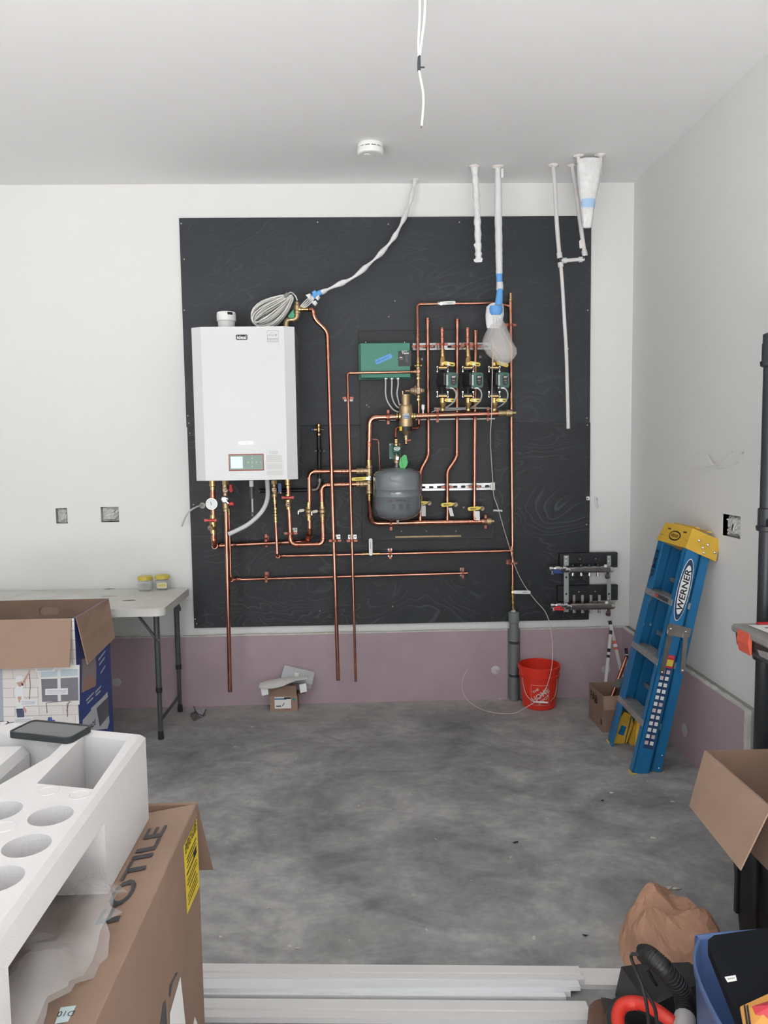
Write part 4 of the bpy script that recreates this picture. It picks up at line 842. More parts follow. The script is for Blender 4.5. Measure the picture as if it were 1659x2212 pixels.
# ================================================================== PUMPS
def pump(cx, cy, label, top=True, k=0):
    P = lambda dx, dy, dY=0: A(cx+dx, cy+dy, YH+dY)
    t = thing('circulator_pump', label, 'pump', P(0, 73), 'circulator pumps on the supply header')
    if top:
        pipe(t, P(-1.5, -108), P(-1, -60), .0112); latheP(t, 'cap', P(-1.5, -100), EZ, [(.0112, 0), (.0139, 0), (.0139, .004), (.0127, .006), (.0127, .02), (.0139, .022), (.0139, .026), (.012, .0295), (.0001, .03)], COPPER_D, 14); coupling(t, P(-1.3, -88), EZ, .0112, .02)
    else: pipe(t, P(-1.5, -80), P(-1, -60), .0112)
    brass_adapter(t, P(-1, -65), P(-.5, -50), .0118)
    latheP(t, 'flange_valve', P(0, -27), EZ, [(.020, 0), (.0235, .004), (.0235, .022), (.021, .03), (.0165, .05), (.013, .058), (.013, .066)], BRASS, 16)
    for s, yy in ((1, -26.5), (-1, 35)):
        MB().hull([P(x, yy+y, d) for x, d in ((-13.5, 0), (-9, -.026), (9, -.026), (13.5, 0), (9, .026), (-9, .026)) for y in (0, 3)]).build('brass_flange', BRASS, t)
        MB().hull([P(x, yy+y+3.6*s, d) for x, d in ((-12, 0), (-8, -.024), (8, -.024), (12, 0), (8, .024), (-8, .024)) for y in (0, 3)]).build('pump_flange', BLACK_P, t)
        for x in (-11.5, 11):
            q = P(x, yy+1.5+2*s, -.004); bt = MB().cyl(q+EZ*.014*s, q-EZ*.022*s, .0032, n=8).build('bolt', CHROME, t); MB().lathe(q+EZ*(.008*s-.004), EZ, [(.007, 0), (.007, .008)], 6, smooth=False).build('nut', CHROME, bt); MB().lathe(q-EZ*(.018*s+.004), EZ, [(.007, 0), (.007, .008)], 6, smooth=False).build('nut', CHROME, bt)
    # volute and motor
    VOL = M('black_pump_casting', (.018,.02,.024), .42, .2)
    MB().lathe(P(-1, 31), EZ, [(.013, 0), (.014, .012), (.023, .026), (.033, .045), (.036, .068), (.033, .09), (.022, .115), (.014, .13), (.013, .145)], 20, sharp=False).build('volute', VOL, t)
    MB().lathe(P(2, 1, -.005), V((.35, -.94, 0)), [(.0385, 0), (.0385, .03), (.034, .036), (.034, .045)], 20).build('volute_cover', VOL, t)
    mo = V((.55, -.83, 0)).normalized(); ms = V((.83, .55, 0)).normalized()
    MB().box(P(4, 1, -.05), (.062, .07, .078), (ms, mo, EZ), ch=.006).build('motor', VOL, t)
    # green control box
    hc = P(20, 2.5, -.072); fx = V((.94, -.34, 0)).normalized(); fx = V((1, 0, 0)); 
    MB().hull([hc+V((x, y, z)) for x, z in ((-.036,.034), (-.030,.042), (.022,.042), (.030,.034), (.030,-.034), (.022,-.044), (-.030,-.044), (-.036,-.036)) for y in (-.018, .03)]).build('control_box', GREEN_P, t)
    MB().box(hc+V((-.030, -.0185, 0)), (.010, .002, .060)).build('side_label', M('grey_label', (.48,.50,.50), .5), t)
    dsp = MB().prism([(x*1.0, z) for x, z in rrect(.032, .062, .015, 5)], hc+V((.007, -.018, 0)), EX, EZ, .002).build('display', M('black_gloss', (.008,.009,.01), .15), t)
    text(dsp, '007', hc+V((.007, -.0204, .017)), EX, EZ, .0105, WHITE_P, w=.021, bold=.015)
    text(dsp, 'Taco', hc+V((.006, -.0204, -.002)), EX, EZ, .0045, WHITE_P, w=.014); MB().lathe(hc+V((.008, -.0202, -.016)), -EY, [(.0045, 0), (.0045, .0006)], 10).build('button', M('olive_button', (.12,.14,.06), .5), dsp)
    # conduit connector + whip
    MB().cyl(P(10, 18, -.075), P(22, 19.5, -.08), .008, n=10).build('conduit_elbow', CHROME, t); MB().sphere(P(9.5, 18, -.078), .010, 10).build('conduit_cap', CHROME, t)
    pts = [P(21, 20, -.08), P(26, 24, -.08), P(29, 33, -.07), P(26.5, 44, -.05), P(17, 55, -.01), P(0, 64, .05), P(-12, 67, .06)]
    xe = 918; 
    pts[-2:] = [P(0, 64, .050+.0105*k), P(-12, 67-k*2, .050+.0105*k)]
    if k: pts += [A(cx-30, cy+70.5-k*4, YH+.050+.0105*k), A(xe+20, 890-k*4, YH+.050+.0105*k)]
    else: pts += [A(xe+14, 891, YH+.050)]
    MB().tube(smoothpath(pts, 5), .0042, 8).build('conduit', CABLE_G, t)
    # lower valve
    latheP(t, 'flange_valve', P(0, 70), EZ, [(.0115, 0), (.0145, .004), (.0145, .016), (.012, .02), (.0175, .036), (.0215, .05), (.0215, .078), (.018, .084)], BRASS, 16)
    for (x0, y0, x1, y1) in ((3, -35, 26, -31), (5, 45, 27, 46.5)):
        if not top and y0 < 0: continue
        lv = lever(t, P(x0, y0, -.036), P(x1, y1, -.036), .0215, .006, YELLOW_H, 'lever'); MB().box(P(x0+9, (y0+y1)/2, -.0395), (.014, .002, .018)).build('lever_label', PAPER, lv); MB().box(P(x0+17, y1-.3, -.0395), (.018, .001, .006)).build('lever_print', BLACK_M, lv)
        MB().cyl(P(x0+2, y0+.5, 0), P(x0+2, y0+.5, -.034), .008, n=10).build('stem', BRASS, t)
    if not top: lever(t, P(5, -36, -.036), P(30, -29, -.036), .0215, .006, YELLOW_H, 'lever')
    return t
pump(956.5, 819, 'circulator pump with green control box, the first one right of the regulator', k=0)
pump(1011.5, 819, 'circulator pump with green control box, the middle one of three', k=1)
pump(1068, 819, 'circulator pump with green control box, below the hanging plastic bag', top=False, k=2)

# ================================================================== ZONE CONTROLLER
YC0, YC1 = -.036, -.118
a, c = A(777.5, 741, YC1), A(887, 815.5, YC1)
zc_ = thing('zone_controller', 'green metal zone controller box with a blue tape strip', 'controller', ((a.x+c.x)/2, -.08, c.z))
MB().box(((a.x+c.x)/2, (YC0+YC1)/2, (a.z+c.z)/2), (c.x-a.x, YC0-YC1, a.z-c.z), ch=.004).build('cover', GREEN_B, zc_)
MB().box(((a.x+c.x)/2-.003, YC0-.012, (a.z+c.z)/2-.001), (c.x-a.x+.016, .024, a.z-c.z+.008), ch=.002).build('back_box', GREEN_P, zc_)
pn = MB().prism(rrect(.076, .090, .003, 2), A(874, 774.5, YC1), EX, EZ, .0015).build('black_panel', M('panel_black', (.02,.022,.024), .35), zc_)
text(pn, 'Taco', A(875.5, 762.5, YC1-.0018), EX, EZ, .013, WHITE_P, w=.042, bold=.03); MB().box(A(874, 758.5, YC1-.0018), (.032, .0006, .003)).build('logo_bar', WHITE_P, pn)
printmark(pn, A(866.5, 772, YC1-.0018), EX, EZ, .005, PAPER, w=.016); MB().box(A(866.5, 775.5, YC1-.0018), (.026, .0005, .003)).build('print_line', M('dim_print', (.30,.31,.31), .6), pn)
for k in range(6): MB().box(A(878.5, 769+k*2.5, YC1-.0018), (.016, .0006, .0035)).build('led_window', M('dim_led', (.10,.105,.11), .3), pn)
u_ = (A(846, 768, YC1)-A(811, 783, YC1)).normalized()
tp_ = MB().prism(rrect((A(846,768,YC1)-A(811,783,YC1)).length, .027, .001, 1), A(828.5, 775.5, YC1), u_, V((-u_.z,0,u_.x)), .0008).build('tape_label', TAPE_B, zc_); scribble(tp_, A(813, 782, YC1-.001), A(842, 769.5, YC1-.001), .010, M('pen_ink', (.02,.03,.10), .5), 13, .0009)
for px in (790, 874): MB().cyl(A(px, 740, YC1+.03), A(px, 738.5, YC1+.03), .004, n=8).build('screw', CHROME, zc_)
cb = thing('conduit_bundle', 'three white conduits dropping from the green controller behind the separator', 'conduit', A(846, 890, -.09))
for k, (x0, xm, xe, ye) in enumerate(((833, 833.5, 860, 888), (846.5, 846.5, 868, 880), (860, 858, 866, 872))):
    latheP(cb, 'connector', A(x0, 820, -.085), EZ, [(.008, 0), (.014, .001), (.014, .010), (.011, .012), (.011, .016)], CHROME, 10)
    MB().tube(smoothpath([A(x0, 819, -.085), A(x0, 832, -.085), A(xm-.5, 850, -.085), A(xm+3, 866, -.085), A((xm+xe)/2+1, (866+ye)/2+6, -.085), A(xe, ye+2, -.09), A(xe+22, ye+6-k*1.5, -.10)], 5), .0052, 8).build('conduit', CABLE_G, cb)
# ================================================================== STRUT CHANNELS
def strut(x0, y0, x1, y1, Y0, label, slots, cap=False, h=.041):
    a, c = A(x0, y0, Y0-.022), A(x1, y1, Y0-.022); d = c-a; ux = d.normalized(); uz = V((-ux.z, 0, ux.x)); L = d.length; m = (a+c)/2
    t = thing('strut_channel', label, 'strut channel', (m.x, Y0, m.z), 'slotted steel strut channels on the board')
    MB().box(m+EY*.020, (L, .003, h), (ux, EY, uz)).build('back_web', ZINC, t)
    for s in (-1, 1):
        MB().box(m+uz*(s*(h/2-.0015))+EY*.009, (L, .024, .003), (ux, EY, uz)).build('flange', ZINC, t); MB().box(m+uz*(s*(h/2-.006))-EY*.002, (L, .003, .009), (ux, EY, uz)).build('lip', ZINC, t)
    for k in range(slots):
        q = m+ux*(L*((k+.5)/slots-.5))+EY*.0178; MB().prism(rrect(.028, .013, .006, 3), q, ux, uz, .0006).build('slot', BLACK_M, t)
    if cap: MB().box(c+ux*.006+EY*.005, (.026, .03, h+.006), (ux, EY, uz), ch=.003).build('end_cap', WHITE_P, t)
    return t
strut(892, 749, 944, 748.5, -.036, 'short slotted strut channel nearest the green controller', 3); strut(946, 748.5, 998, 748, -.036, 'short slotted strut channel behind the first two pump stubs', 3); strut(1000, 748, 1062, 747.5, -.036, 'short slotted strut channel partly behind the plastic bag', 3)
strut(906, 1053, 1062, 1050.5, -.036, 'long slotted strut channel with white end cap behind the lower risers', 9, True)
tag(MB().cyl(A(812, 907, -.05), A(1069, 904.5, -.05), .0045, n=8).build('support_rod', WHITE_P), 'thin white rod running behind the thick supply header', 'rod')
# ================================================================== CLAMPS
lab = 'copper pipe clamp '
for px, py, Y, r, hz, l, pl in (
    (575, 1168, -.065, .0138, True, lab+'on the low horizontal pipe right of the thick drop', True), (575, 1247, -.065, .0087, True, lab+'on the lowest horizontal pipe near the thick drop', True),
    (1000, 1238, -.065, .0087, True, lab+'at the open end of the lowest horizontal pipe', True), (843, 1196, -.068, .0092, True, lab+'right of the white lever under the tank', True),
    (724, 1168, -.19, .0117, False, lab+'with steel plate on the tall relief drop pipe', True), (760.5, 1168, -.186, .0081, False, lab+'with steel plate low on the thinnest drop pipe', True),
    (752, 860, -.182, .0081, False, lab+'with steel plate high on the thinnest drop pipe', True), (628, 1152, -.17, .0138, False, lab+'on the U-shaped boiler pipe under the red lever', True),
    (838.5, 901, YH, .0162, True, lab+'on the thick header left of the separator', False), (945, 897, YH, .0155, True, lab+'on the thick header under the first pump', False), (1054, 894.5, YH, .0155, True, lab+'on the thick header under the third pump', False),
    (1049, 1127, YL, .0155, True, lab+'near the brass end cap of the lower header', False), (844.5, 1131, YL, .0155, True, lab+'below the grey tank on the lower header', False),
    (1103, 702, YV, .0108, False, lab+'on the right riser beside the plastic bag', True), (1105.5, 1217, YV, .0108, False, lab+'on the right riser below its tee', True),
    (902, 748, -.115, .009, False, lab+'on the fill line at the short strut', False), (924, 748, YR, .0112, False, lab+'on the first zone riser at the strut', False), (988, 748, YR, .0112, False, lab+'on the second zone riser at the strut', False), (1027, 748, YR, .0112, False, lab+'on the straight zone riser at the strut', False),
    (954.5, 744, YH, .0112, False, lab+'on the first pump stub at the strut', False), (1009, 744, YH, .0112, False, lab+'on the middle pump stub at the strut', False),
    (966, 1052, YR, .0112, False, lab+'where the bent riser crosses the long strut', False), (1024.5, 1051, YR, .0112, False, lab+'where the straight riser crosses the long strut', False)):
    clamp(px, py, Y, r, hz, l, pl, ys=(-.036 if 775 < px < 1066 and 715 < py < 1163 else YP), platemat=(COPPER_M if px in (575, 1103, 1105.5) else None))
# ================================================================== CEILING ITEMS
CAULK = MATS['caulk']; PEX = M('translucent_pex', (.62,.64,.65), .35, var=.15, vscale=12, col2=(.66,.60,.58))
sd = AZ(800, 313, HC); sd_t = thing('smoke_detector', 'round white smoke detector on the ceiling', 'smoke detector', (sd.x, sd.y, HC))
latheP(sd_t, 'base', V((sd.x, sd.y, HC)), -EZ, [(.066, 0), (.067, .012), (.064, .017), (.052, .018)], WHITE_P, 32)
latheP(sd_t, 'vent_gap', V((sd.x, sd.y, HC-.016)), -EZ, [(.058, 0), (.058, .01)], M('vent_dark', (.12,.12,.12), .6), 32)
for k in range(12):
    a = 2*math.pi*k/12; MB().box((sd.x+.061*math.cos(a), sd.y+.061*math.sin(a), HC-.021), (.008, .008, .01), (V((math.cos(a), math.sin(a), 0)), V((-math.sin(a), math.cos(a), 0)), EZ)).build('vent_rib', WHITE_P, sd_t)
latheP(sd_t, 'cover', V((sd.x, sd.y, HC-.024)), -EZ, [(.060, 0), (.0685, .001), (.069, .018), (.066, .026), (.060, .029), (.0001, .031)], WHITE_P, 36)
latheP(sd_t, 'test_button', V((sd.x-.018, sd.y-.012, HC-.0535)), -EZ, [(.016, 0), (.0155, .003), (.0001, .0035)], M('warm_white', (.85,.85,.83), .4), 20)
MB().tube([V((sd.x+.004+.022*math.cos(a), sd.y-.012+.022*math.sin(a), HC-.0556)) for a in [math.radians(-80+k*13) for k in range(10)]], .0014, 5).build('ring_mark', WHITE_E, sd_t)
# hanging cable pair
YQ = -2.05
hc_ = thing('hanging_cable', 'pair of white cables taped in black dangling from the ceiling', 'cable', V((A(912, -60, YQ).x, YQ, HC)))
up1, up2 = A(908, -8, YQ), A(919, -8, YQ)
ROMEX = M('white_romex', (.82,.81,.77), .45)
MB().tube(smoothpath([V((up1.x-.002, YQ, HC)), A(907, 0, YQ), A(906.5, 45, YQ), A(904, 85, YQ), A(904.5, 122, YQ)], 5), .0049, 8, flat=.75).build('cable', ROMEX, hc_)
MB().tube(smoothpath([V((up2.x+.002, YQ, HC)), A(918.5, 0, YQ), A(916.5, 45, YQ), A(911.5, 85, YQ), A(907, 120, YQ)], 5), .0049, 8, flat=.75).build('cable', ROMEX, hc_)
MB().tube([A(905.5, 120, YQ), A(905, 136, YQ), A(905, 153, YQ)], [.0045, .0055, .0052], 8).build('black_tape', M('tape_black', (.05,.06,.07), .5), hc_)
MB().box(A(912, 145.5, YQ), (.016, .002, .005)).build('tape_flag', MATS['tape_black'], hc_)
MB().tube(smoothpath([A(905, 150, YQ), A(909, 172, YQ), A(914, 200, YQ), A(914.5, 228, YQ), A(911, 272, YQ)], 5), .0047, 8, flat=.75).build('cable', M('cream_cable', (.80,.77,.70), .5), hc_)
MB().cyl(A(910.5, 271, YQ), A(909.5, 276, YQ), .0016, n=6).build('copper_tip', COPPER_M, hc_)
def collar(t, x, y, r=.03):
    q = AZ(x, y, HC); n = 16; prof = MB()
    prof.lathe((q.x, q.y, HC), -EZ, [(r, 0), (r*.97, .004), (r*.7, .007), (r*.4, .012)], n, sharp=False)
    for v_ in prof.v:
        v_.x += random.uniform(-.003, .003); v_.y += random.uniform(-.003, .003)
    prof.build('caulk_collar', CAULK, t); return q
# wrapped tube A
w1 = thing('wrapped_pipe_stub', 'short white plastic-wrapped pipe stub hanging from the ceiling', 'pipe stub', AZ(1025, 360, HC)); q = collar(w1, 1025, 360, .034); Yq = q.y
pp = smoothpath([V((q.x, q.y, HC)), A(1027.5, 400, Yq), A(1030, 450, Yq), A(1032, 500, Yq), A(1033, 540, Yq), A(1034, 562, Yq)], 8)
MB().tube(pp, [.0185+.0025*math.sin(i*1.3)+random.uniform(-.0015, .0015) for i in range(len(pp)-3)]+[.019, .021, .015], 11).build('sleeve', WRAP, w1)
MB().hull([A(x, y, Yq+d) for x, y in ((1023, 560), (1043, 558), (1041, 566), (1028, 567), (1024, 565)) for d in (-.012, .012)]).build('torn_end', WRAP, w1)
MB().hull([A(x, y, Yq-.01+d) for x, y in ((1023, 528), (1029, 524), (1030, 536), (1025, 533)) for d in (-.004, .01)]).build('fold', WRAP, w1)
# wrapped tube B with the bag
w2 = thing('bagged_pipe_bundle', 'plastic-wrapped pipe hanging from the ceiling ending in a taped clear bag', 'pipe bundle', AZ(1075, 360, HC)); q = collar(w2, 1075, 360, .034); Yb = q.y
CLEAR = M('clear_film', (.84,.81,.79), .14, alpha=.30, bump=.5, bscale=14); SEMI = M('wrap_film', (.78,.79,.80), .25, alpha=.88, bump=.5, bscale=40)
pp = smoothpath([V((q.x, q.y, HC)), A(1075.5, 385, Yb), A(1076, 440, Yb), A(1077, 500, Yb), A(1078, 560, Yb), A(1078.5, 592, Yb)], 8)
MB().tube(pp, [.014+.007*min(1, i/14)*(1-.35*max(0, (i-26)/14))+random.uniform(-.001, .001) for i in range(len(pp))], 11).build('sleeve', SEMI, w2)
MB().tube(smoothpath([A(1074, 470, Yb-.018), A(1079, 520, Yb-.019), A(1082, 585, Yb-.017)], 5), .004, 6).build('fold', WRAP, w2)
MB().box(A(1085, 374, Yb-.005), (.014, .006, .05), ch=.002).build('tape_tab', WRAP, w2)
def loft(rows, Y, mat, name, t, depth=.6, n=18, jit=.0, yoff=0, seed=1):
    rg = random.Random(seed); g = []
    for i, (y, l, r) in enumerate(rows):
        p, q_ = A(l, y, Y), A(r, y, Y); c = (p+q_)/2; w = (q_-p).length/2; row = []
        for k in range(n+1):
            a = 2*math.pi*(k % n)/n; j = 1+jit*math.sin(k*2.3+i*1.1)+jit*.6*math.sin(k*5+i*.4)
            row.append(c+(q_-p).normalized()*(w*math.cos(a)*j)+EY*(w*depth*math.sin(a)*j+yoff))
        g.append(row)
    mb = MB(); mb.sheet(g); return mb.build(name, mat, t)
loft([(590, 1071.5, 1085), (600, 1072, 1085), (610, 1072.5, 1085.5)], Yb, TAPE_B, 'blue_tape', w2, .9, jit=.03)
loft([(609, 1073, 1086), (618, 1072.5, 1087), (627, 1072, 1086.5)], Yb, SEMI, 'film_neck', w2, .8, jit=.06)
loft([(624, 1074, 1086), (636, 1072, 1086), (648, 1070, 1086), (659, 1068, 1085)], Yb-.004, TAPE_B, 'blue_tape', w2, .8, jit=.03)
loft([(661, 1059, 1085), (668, 1057, 1085), (676, 1058, 1084), (681, 1062, 1080)], Yb-.008, TAPE_B, 'blue_tape', w2, .7, jit=.04)
loft([(655, 1061, 1086), (663, 1051, 1087), (680, 1048.5, 1087), (700, 1049.5, 1084), (709, 1052, 1078)], Yb+.004, SEMI, 'film_fold', w2, .35, jit=.05)
loft([(678, 1062, 1082), (690, 1060, 1085), (705, 1056, 1092), (720, 1050, 1100), (733, 1045, 1105), (741, 1042, 1108), (752, 1046, 1114.5), (764, 1054, 1114), (774, 1063, 1109), (783, 1076, 1100), (789, 1083, 1093), (790, 1087, 1090)], Yb, CLEAR, 'clear_bag', w2, .32, n=22, jit=.09)
loft([(690, 1064, 1080), (715, 1060, 1088), (740, 1056, 1098), (762, 1066, 1102), (778, 1080, 1098)], Yb+.004, M('inner_film', (.78,.72,.70), .2, alpha=.18, bump=.5, bscale=16), 'inner_fold', w2, .3, n=16, jit=.14)
rgw = random.Random(8); stt = MB()
for (xa, ya, xb, yb) in ((1068, 682, 1076, 735), (1072, 684, 1092, 742), (1075, 684, 1108, 752), (1066, 686, 1054, 735), (1050, 742, 1080, 782), (1060, 730, 1088, 780), (1086, 740, 1104, 770)):
    m_ = ((xa+xb)/2+rgw.uniform(-4, 4), (ya+yb)/2+rgw.uniform(-4, 4)); stt.tube(smoothpath([A(xa, ya, Yb-.018), A(*m_, Yb-.034), A(xb, yb, Yb-.022)], 4), .0014, 4)
stt.build('creases', M('crease_film', (.86,.84,.83), .2, alpha=.55), w2)
# PEX pair with cross link
w3 = thing('pex_pipe_assembly', 'grey translucent pipe pair joined by a black elbow link, long tail hanging', 'pipe run', AZ(1195, 357, HC)); q = collar(w3, 1195, 357, .032); Yx = q.y
MB().tube(smoothpath([V((q.x, q.y, HC)), A(1198.5, 400, Yx), A(1202, 470, Yx), A(1206.5, 530, Yx), A(1209, 556, Yx)], 6), .0118, 12).build('pipe', PEX, w3)
q2 = collar(w3, 1236, 357, .026); MB().tube(smoothpath([V((q2.x, q2.y, HC)), A(1243, 400, Yx), A(1250, 455, Yx), A(1258, 515, Yx), A(1262.5, 546, Yx)], 6), .0118, 12).build('pipe', PEX, w3)
TIPB = M('black_pex_fitting', (.03,.03,.035), .4)
MB().tube([A(1209, 554, Yx), A(1211, 572, Yx)], .0115, 12).build('tee', TIPB, w3); MB().tube(arc(A(1262.5, 546, Yx), A(1264, 559, Yx), A(1254, 560, Yx), 5), .0115, 12).build('elbow', TIPB, w3)
MB().tube([A(1210, 563.5, Yx), A(1262, 560, Yx)], .0105, 12).build('link', PEX, w3)
for a_, b_ in (((1208, 546), (1209.5, 558)), ((1210.5, 567), (1211.5, 577)), ((1216, 563), (1224, 562.5)), ((1250, 560.8), (1257.5, 560.3)), ((1261.5, 541), (1264, 553))):
    MB().tube([A(*a_, Yx), A(*b_, Yx)], .0155, 12).build('expansion_ring', M('pex_ring', (.60,.62,.63), .4), w3)
MB().tube(smoothpath([A(1211.3, 574, Yx), A(1215, 620, Yx), A(1219, 690, Yx), A(1223, 755, Yx), A(1225, 820, Yx), A(1227.5, 926, Yx)], 8), .0103, 12).build('tail_pipe', PEX, w3)
MB().lathe(A(1223.3, 752, Yx), -EZ, [(.0104, 0), (.012, .002), (.012, .008), (.0104, .010)], 12).build('cut_ring', PEX, w3)
MB().hull([A(x, y, Yx-.012+d) for x, y in ((1251, 521), (1256, 516), (1258, 536), (1252, 537)) for d in (0, .006)]).build('torn_tape', CAULK, w3)
# wide white bag
w4 = thing('wrapped_pipe_pair', 'wide white plastic wrap with blue tape around two ceiling pipes', 'pipe stub', AZ(1272, 336, HC)); collar(w4, 1250, 337, .030); q = collar(w4, 1296, 335, .030); Yw = q.y
for x in (1249, 1297): MB().cyl(AZ(x, 336, HC), A(x+(3 if x < 1270 else -2), 362, Yw), .011, n=12).build('pipe', CAULK, w4)
loft([(344, 1249, 1298), (352, 1246.5, 1300), (372, 1247, 1299), (400, 1249, 1294), (425, 1252, 1288), (436, 1254, 1286.5)], Yw, WRAP, 'wrap', w4, .42, jit=.05, n=22)
loft([(431, 1255, 1286), (440, 1255.5, 1285), (450, 1256, 1284.5)], Yw-.002, M('pale_blue_tape', (.38,.56,.80), .5), 'blue_tape', w4, .55, jit=.02, n=22)
loft([(447, 1254.5, 1284), (460, 1255, 1282.5), (475, 1257, 1280), (487, 1258, 1278.5), (492, 1260, 1276)], Yw, WRAP, 'wrap_tail', w4, .5, jit=.08, n=22)

# ================================================================== THIN CORD
cord = thing('sensor_cable', 'thin pale sensor cord knotted midway, trailing past the bucket to the floor', 'cord', (A(1150, 1525, -.33).x, -.33, 0))
CORD = M('pale_cord', (.60,.50,.46), .5)
c1 = [A(1064, 772, -.31), A(1063, 830, -.315), A(1061.5, 900, -.29), A(1059, 945, -.22), A(1061, 985, -.12), A(1064.5, 1040, -.09), A(1066.5, 1070, -.07), A(1074, 1092, -.06), A(1077, 1104, -.06)]
MB().tube(smoothpath(c1, 5), .0026, 6).build('upper_cord', CORD, cord)
rgk = random.Random(4); ck = A(1075, 1103, -.065)
MB().tube(smoothpath([ck+V((.028*math.cos(k*2.4), -.006*math.sin(k*1.7), .014*math.sin(k*3.1))) for k in range(12)], 4), .0032, 6).build('knot', CABLE_W, cord)
c2 = [A(1078, 1106, -.06), A(1090, 1148, -.06), A(1103, 1190, -.085), A(1112, 1222, -.085), A(1130, 1260, -.085), A(1155, 1295, -.09), A(1178, 1322, -.12), A(1189, 1355, -.19), A(1193.5, 1395, -.27), A(1192, 1440, -.325), A(1180, 1485, -.335), A(1160, 1512, -.335), A(1138, 1527, -.325)]
fl_ = [AZ(x, y, .003) for x, y in ((1108, 1541), (1070, 1540), (1035, 1530))]
c2 += fl_+[A(1008, 1510, -.14), A(998, 1485, -.11), A(1001, 1463, -.10), A(1009.5, 1446, -.10)]
MB().tube(smoothpath(c2, 6), .0024, 6).build('lower_cord', CORD, cord)

# ================================================================== MANIFOLD
YM = -.12
mf = thing('radiant_manifold', 'two-bar stainless floor heating manifold with blue and red valve handles', 'manifold', A(1275, 1330, YM))
MZ = M('galvanised_bracket', (.50,.54,.53), .4, .7)
for x0, x1, nm in ((1218, 1228.5, 0), (1311, 1320, 1)):
    MB().hull([A(x, y, Y) for x in (x0, x1) for y in (1243, 1289) for Y in (-.075, -.079)]).build('bracket', MZ, mf)
    for ya, yb, Y in ((1200, 1209, -.060), (1209, 1222, -.085), (1289, 1301, -.085), (1236, 1243, -.09), (1313, 1322, -.09)): MB().hull([A(x, y, Y+d) for x in (x0, x1) for y in (ya, yb) for d in (0, .004)]).build('bracket_step', MZ, mf)
    for y in (1204, 1213, 1294): screw(mf, A((x0+x1)/2, y, -.088 if y > 1210 else -.061), r=.006, mat=CHROME, name='bolt')
    for y in (1247, 1283): MB().lathe(A((x0+x1)/2, y, -.0795), -EY, [(.006, 0), (.006, .0006)], 12).build('keyhole', BLACK_M, mf)
for (xa, xb, yt, yb2, blue) in ((1230, 1317, 1224, 1237.5, 1), (1233, 1319, 1303, 1317.5, 0)):
    yc = (yt+yb2)/2; a, c = A(xa, yc, YM), A(xb, yc-.5, YM); L = c.x-a.x; h = (A(xa, yt, YM).z-A(xa, yb2, YM).z)
    MB().prism([(x, y) for x, y in rrect(.036, h, .012, 4)], a, EY, EZ, L).build('bar', STEEL, mf)
    latheP(mf, 'nut', a-EX*.03, EX, [(.014, 0), (.019, .002), (.019, .02), (.013, .022), (.013, .032)], CHROME, 8)
    bd = latheP(mf, 'ball_valve', A(xa-45, yc-2, YM), EX, [(.010, 0), (.016, .002), (.016, .022), (.012, .026), (.012, .03), (.018, .04), (.018, .062), (.013, .072), (.013, .08), (.017, .084), (.017, .104), (.012, .106)], CHROME, 12)
    hm = BLUE_H if blue else RED_H; hx = A(xa-25, yc+3, YM-.032)
    MB().hull([hx+V((x, y, z)) for x, z in ((-.033,.004), (-.030,-.012), (-.008,.012), (.008,.012), (.030,-.008), (.032,-.016), (.0,-.012)) for y in (-.006, .006)]).build('handle', hm, bd); MB().cyl(hx+EY*.025, hx-EY*.010, .0055, n=8).build('stem', CHROME, bd)
    MB().cyl(A(xa-37, yc+4, YM-.01), A(xa-37, yc+9, YM-.02), .008, n=8).build('drain_plug', CHROME, bd)
    for k in range(4):
        x = xa+7+k*18.2
        latheP(mf, 'outlet', A(x, yb2+6.5, YM), EZ, [(.007, 0), (.0105, .001), (.0105, .012), (.008, .013), (.008, .022)], CHROME, 10)
        if blue: latheP(mf, 'actuator_cap', A(x, yt+1, YM), EZ, [(.011, 0), (.011, .004), (.0135, .005), (.013, .018), (.0001, .019)], BLACK_P, 12)
        else:
            fm = latheP(mf, 'flow_meter', A(x, yt+1, YM), EZ, [(.008, 0), (.008, .016), (.0085, .017), (.0085, .052), (.007, .054), (.0001, .0545)], M('meter_glass', (.50,.46,.46), .1, alpha=.6), 12); latheP(fm, 'red_band', A(x, yt+1, YM), EZ, [(.0084, .003), (.0084, .020)], M('meter_base', (.16,.05,.055), .4), 12)
    latheP(mf, 'end_cap', c, EX, [(.013, 0), (.018, .002), (.018, .016), (.012, .018), (.012, .024)], CHROME, 10)
    latheP(mf, 'vent_knob', A(xb-9, yt+1, YM-.012), EZ, [(.008, 0), (.0105, .002), (.0105, .012), (.006, .015)], WHITE_P, 12)
    dd = V((-.35, -.8, -.5)).normalized(); latheP(mf, 'drain_cock', A(xb-4, yb2+1, YM), dd, [(.009, 0), (.009, .02), (.015, .022), (.015, .038), (.011, .040), (.0001, .0405)], GREYIRON, 12)

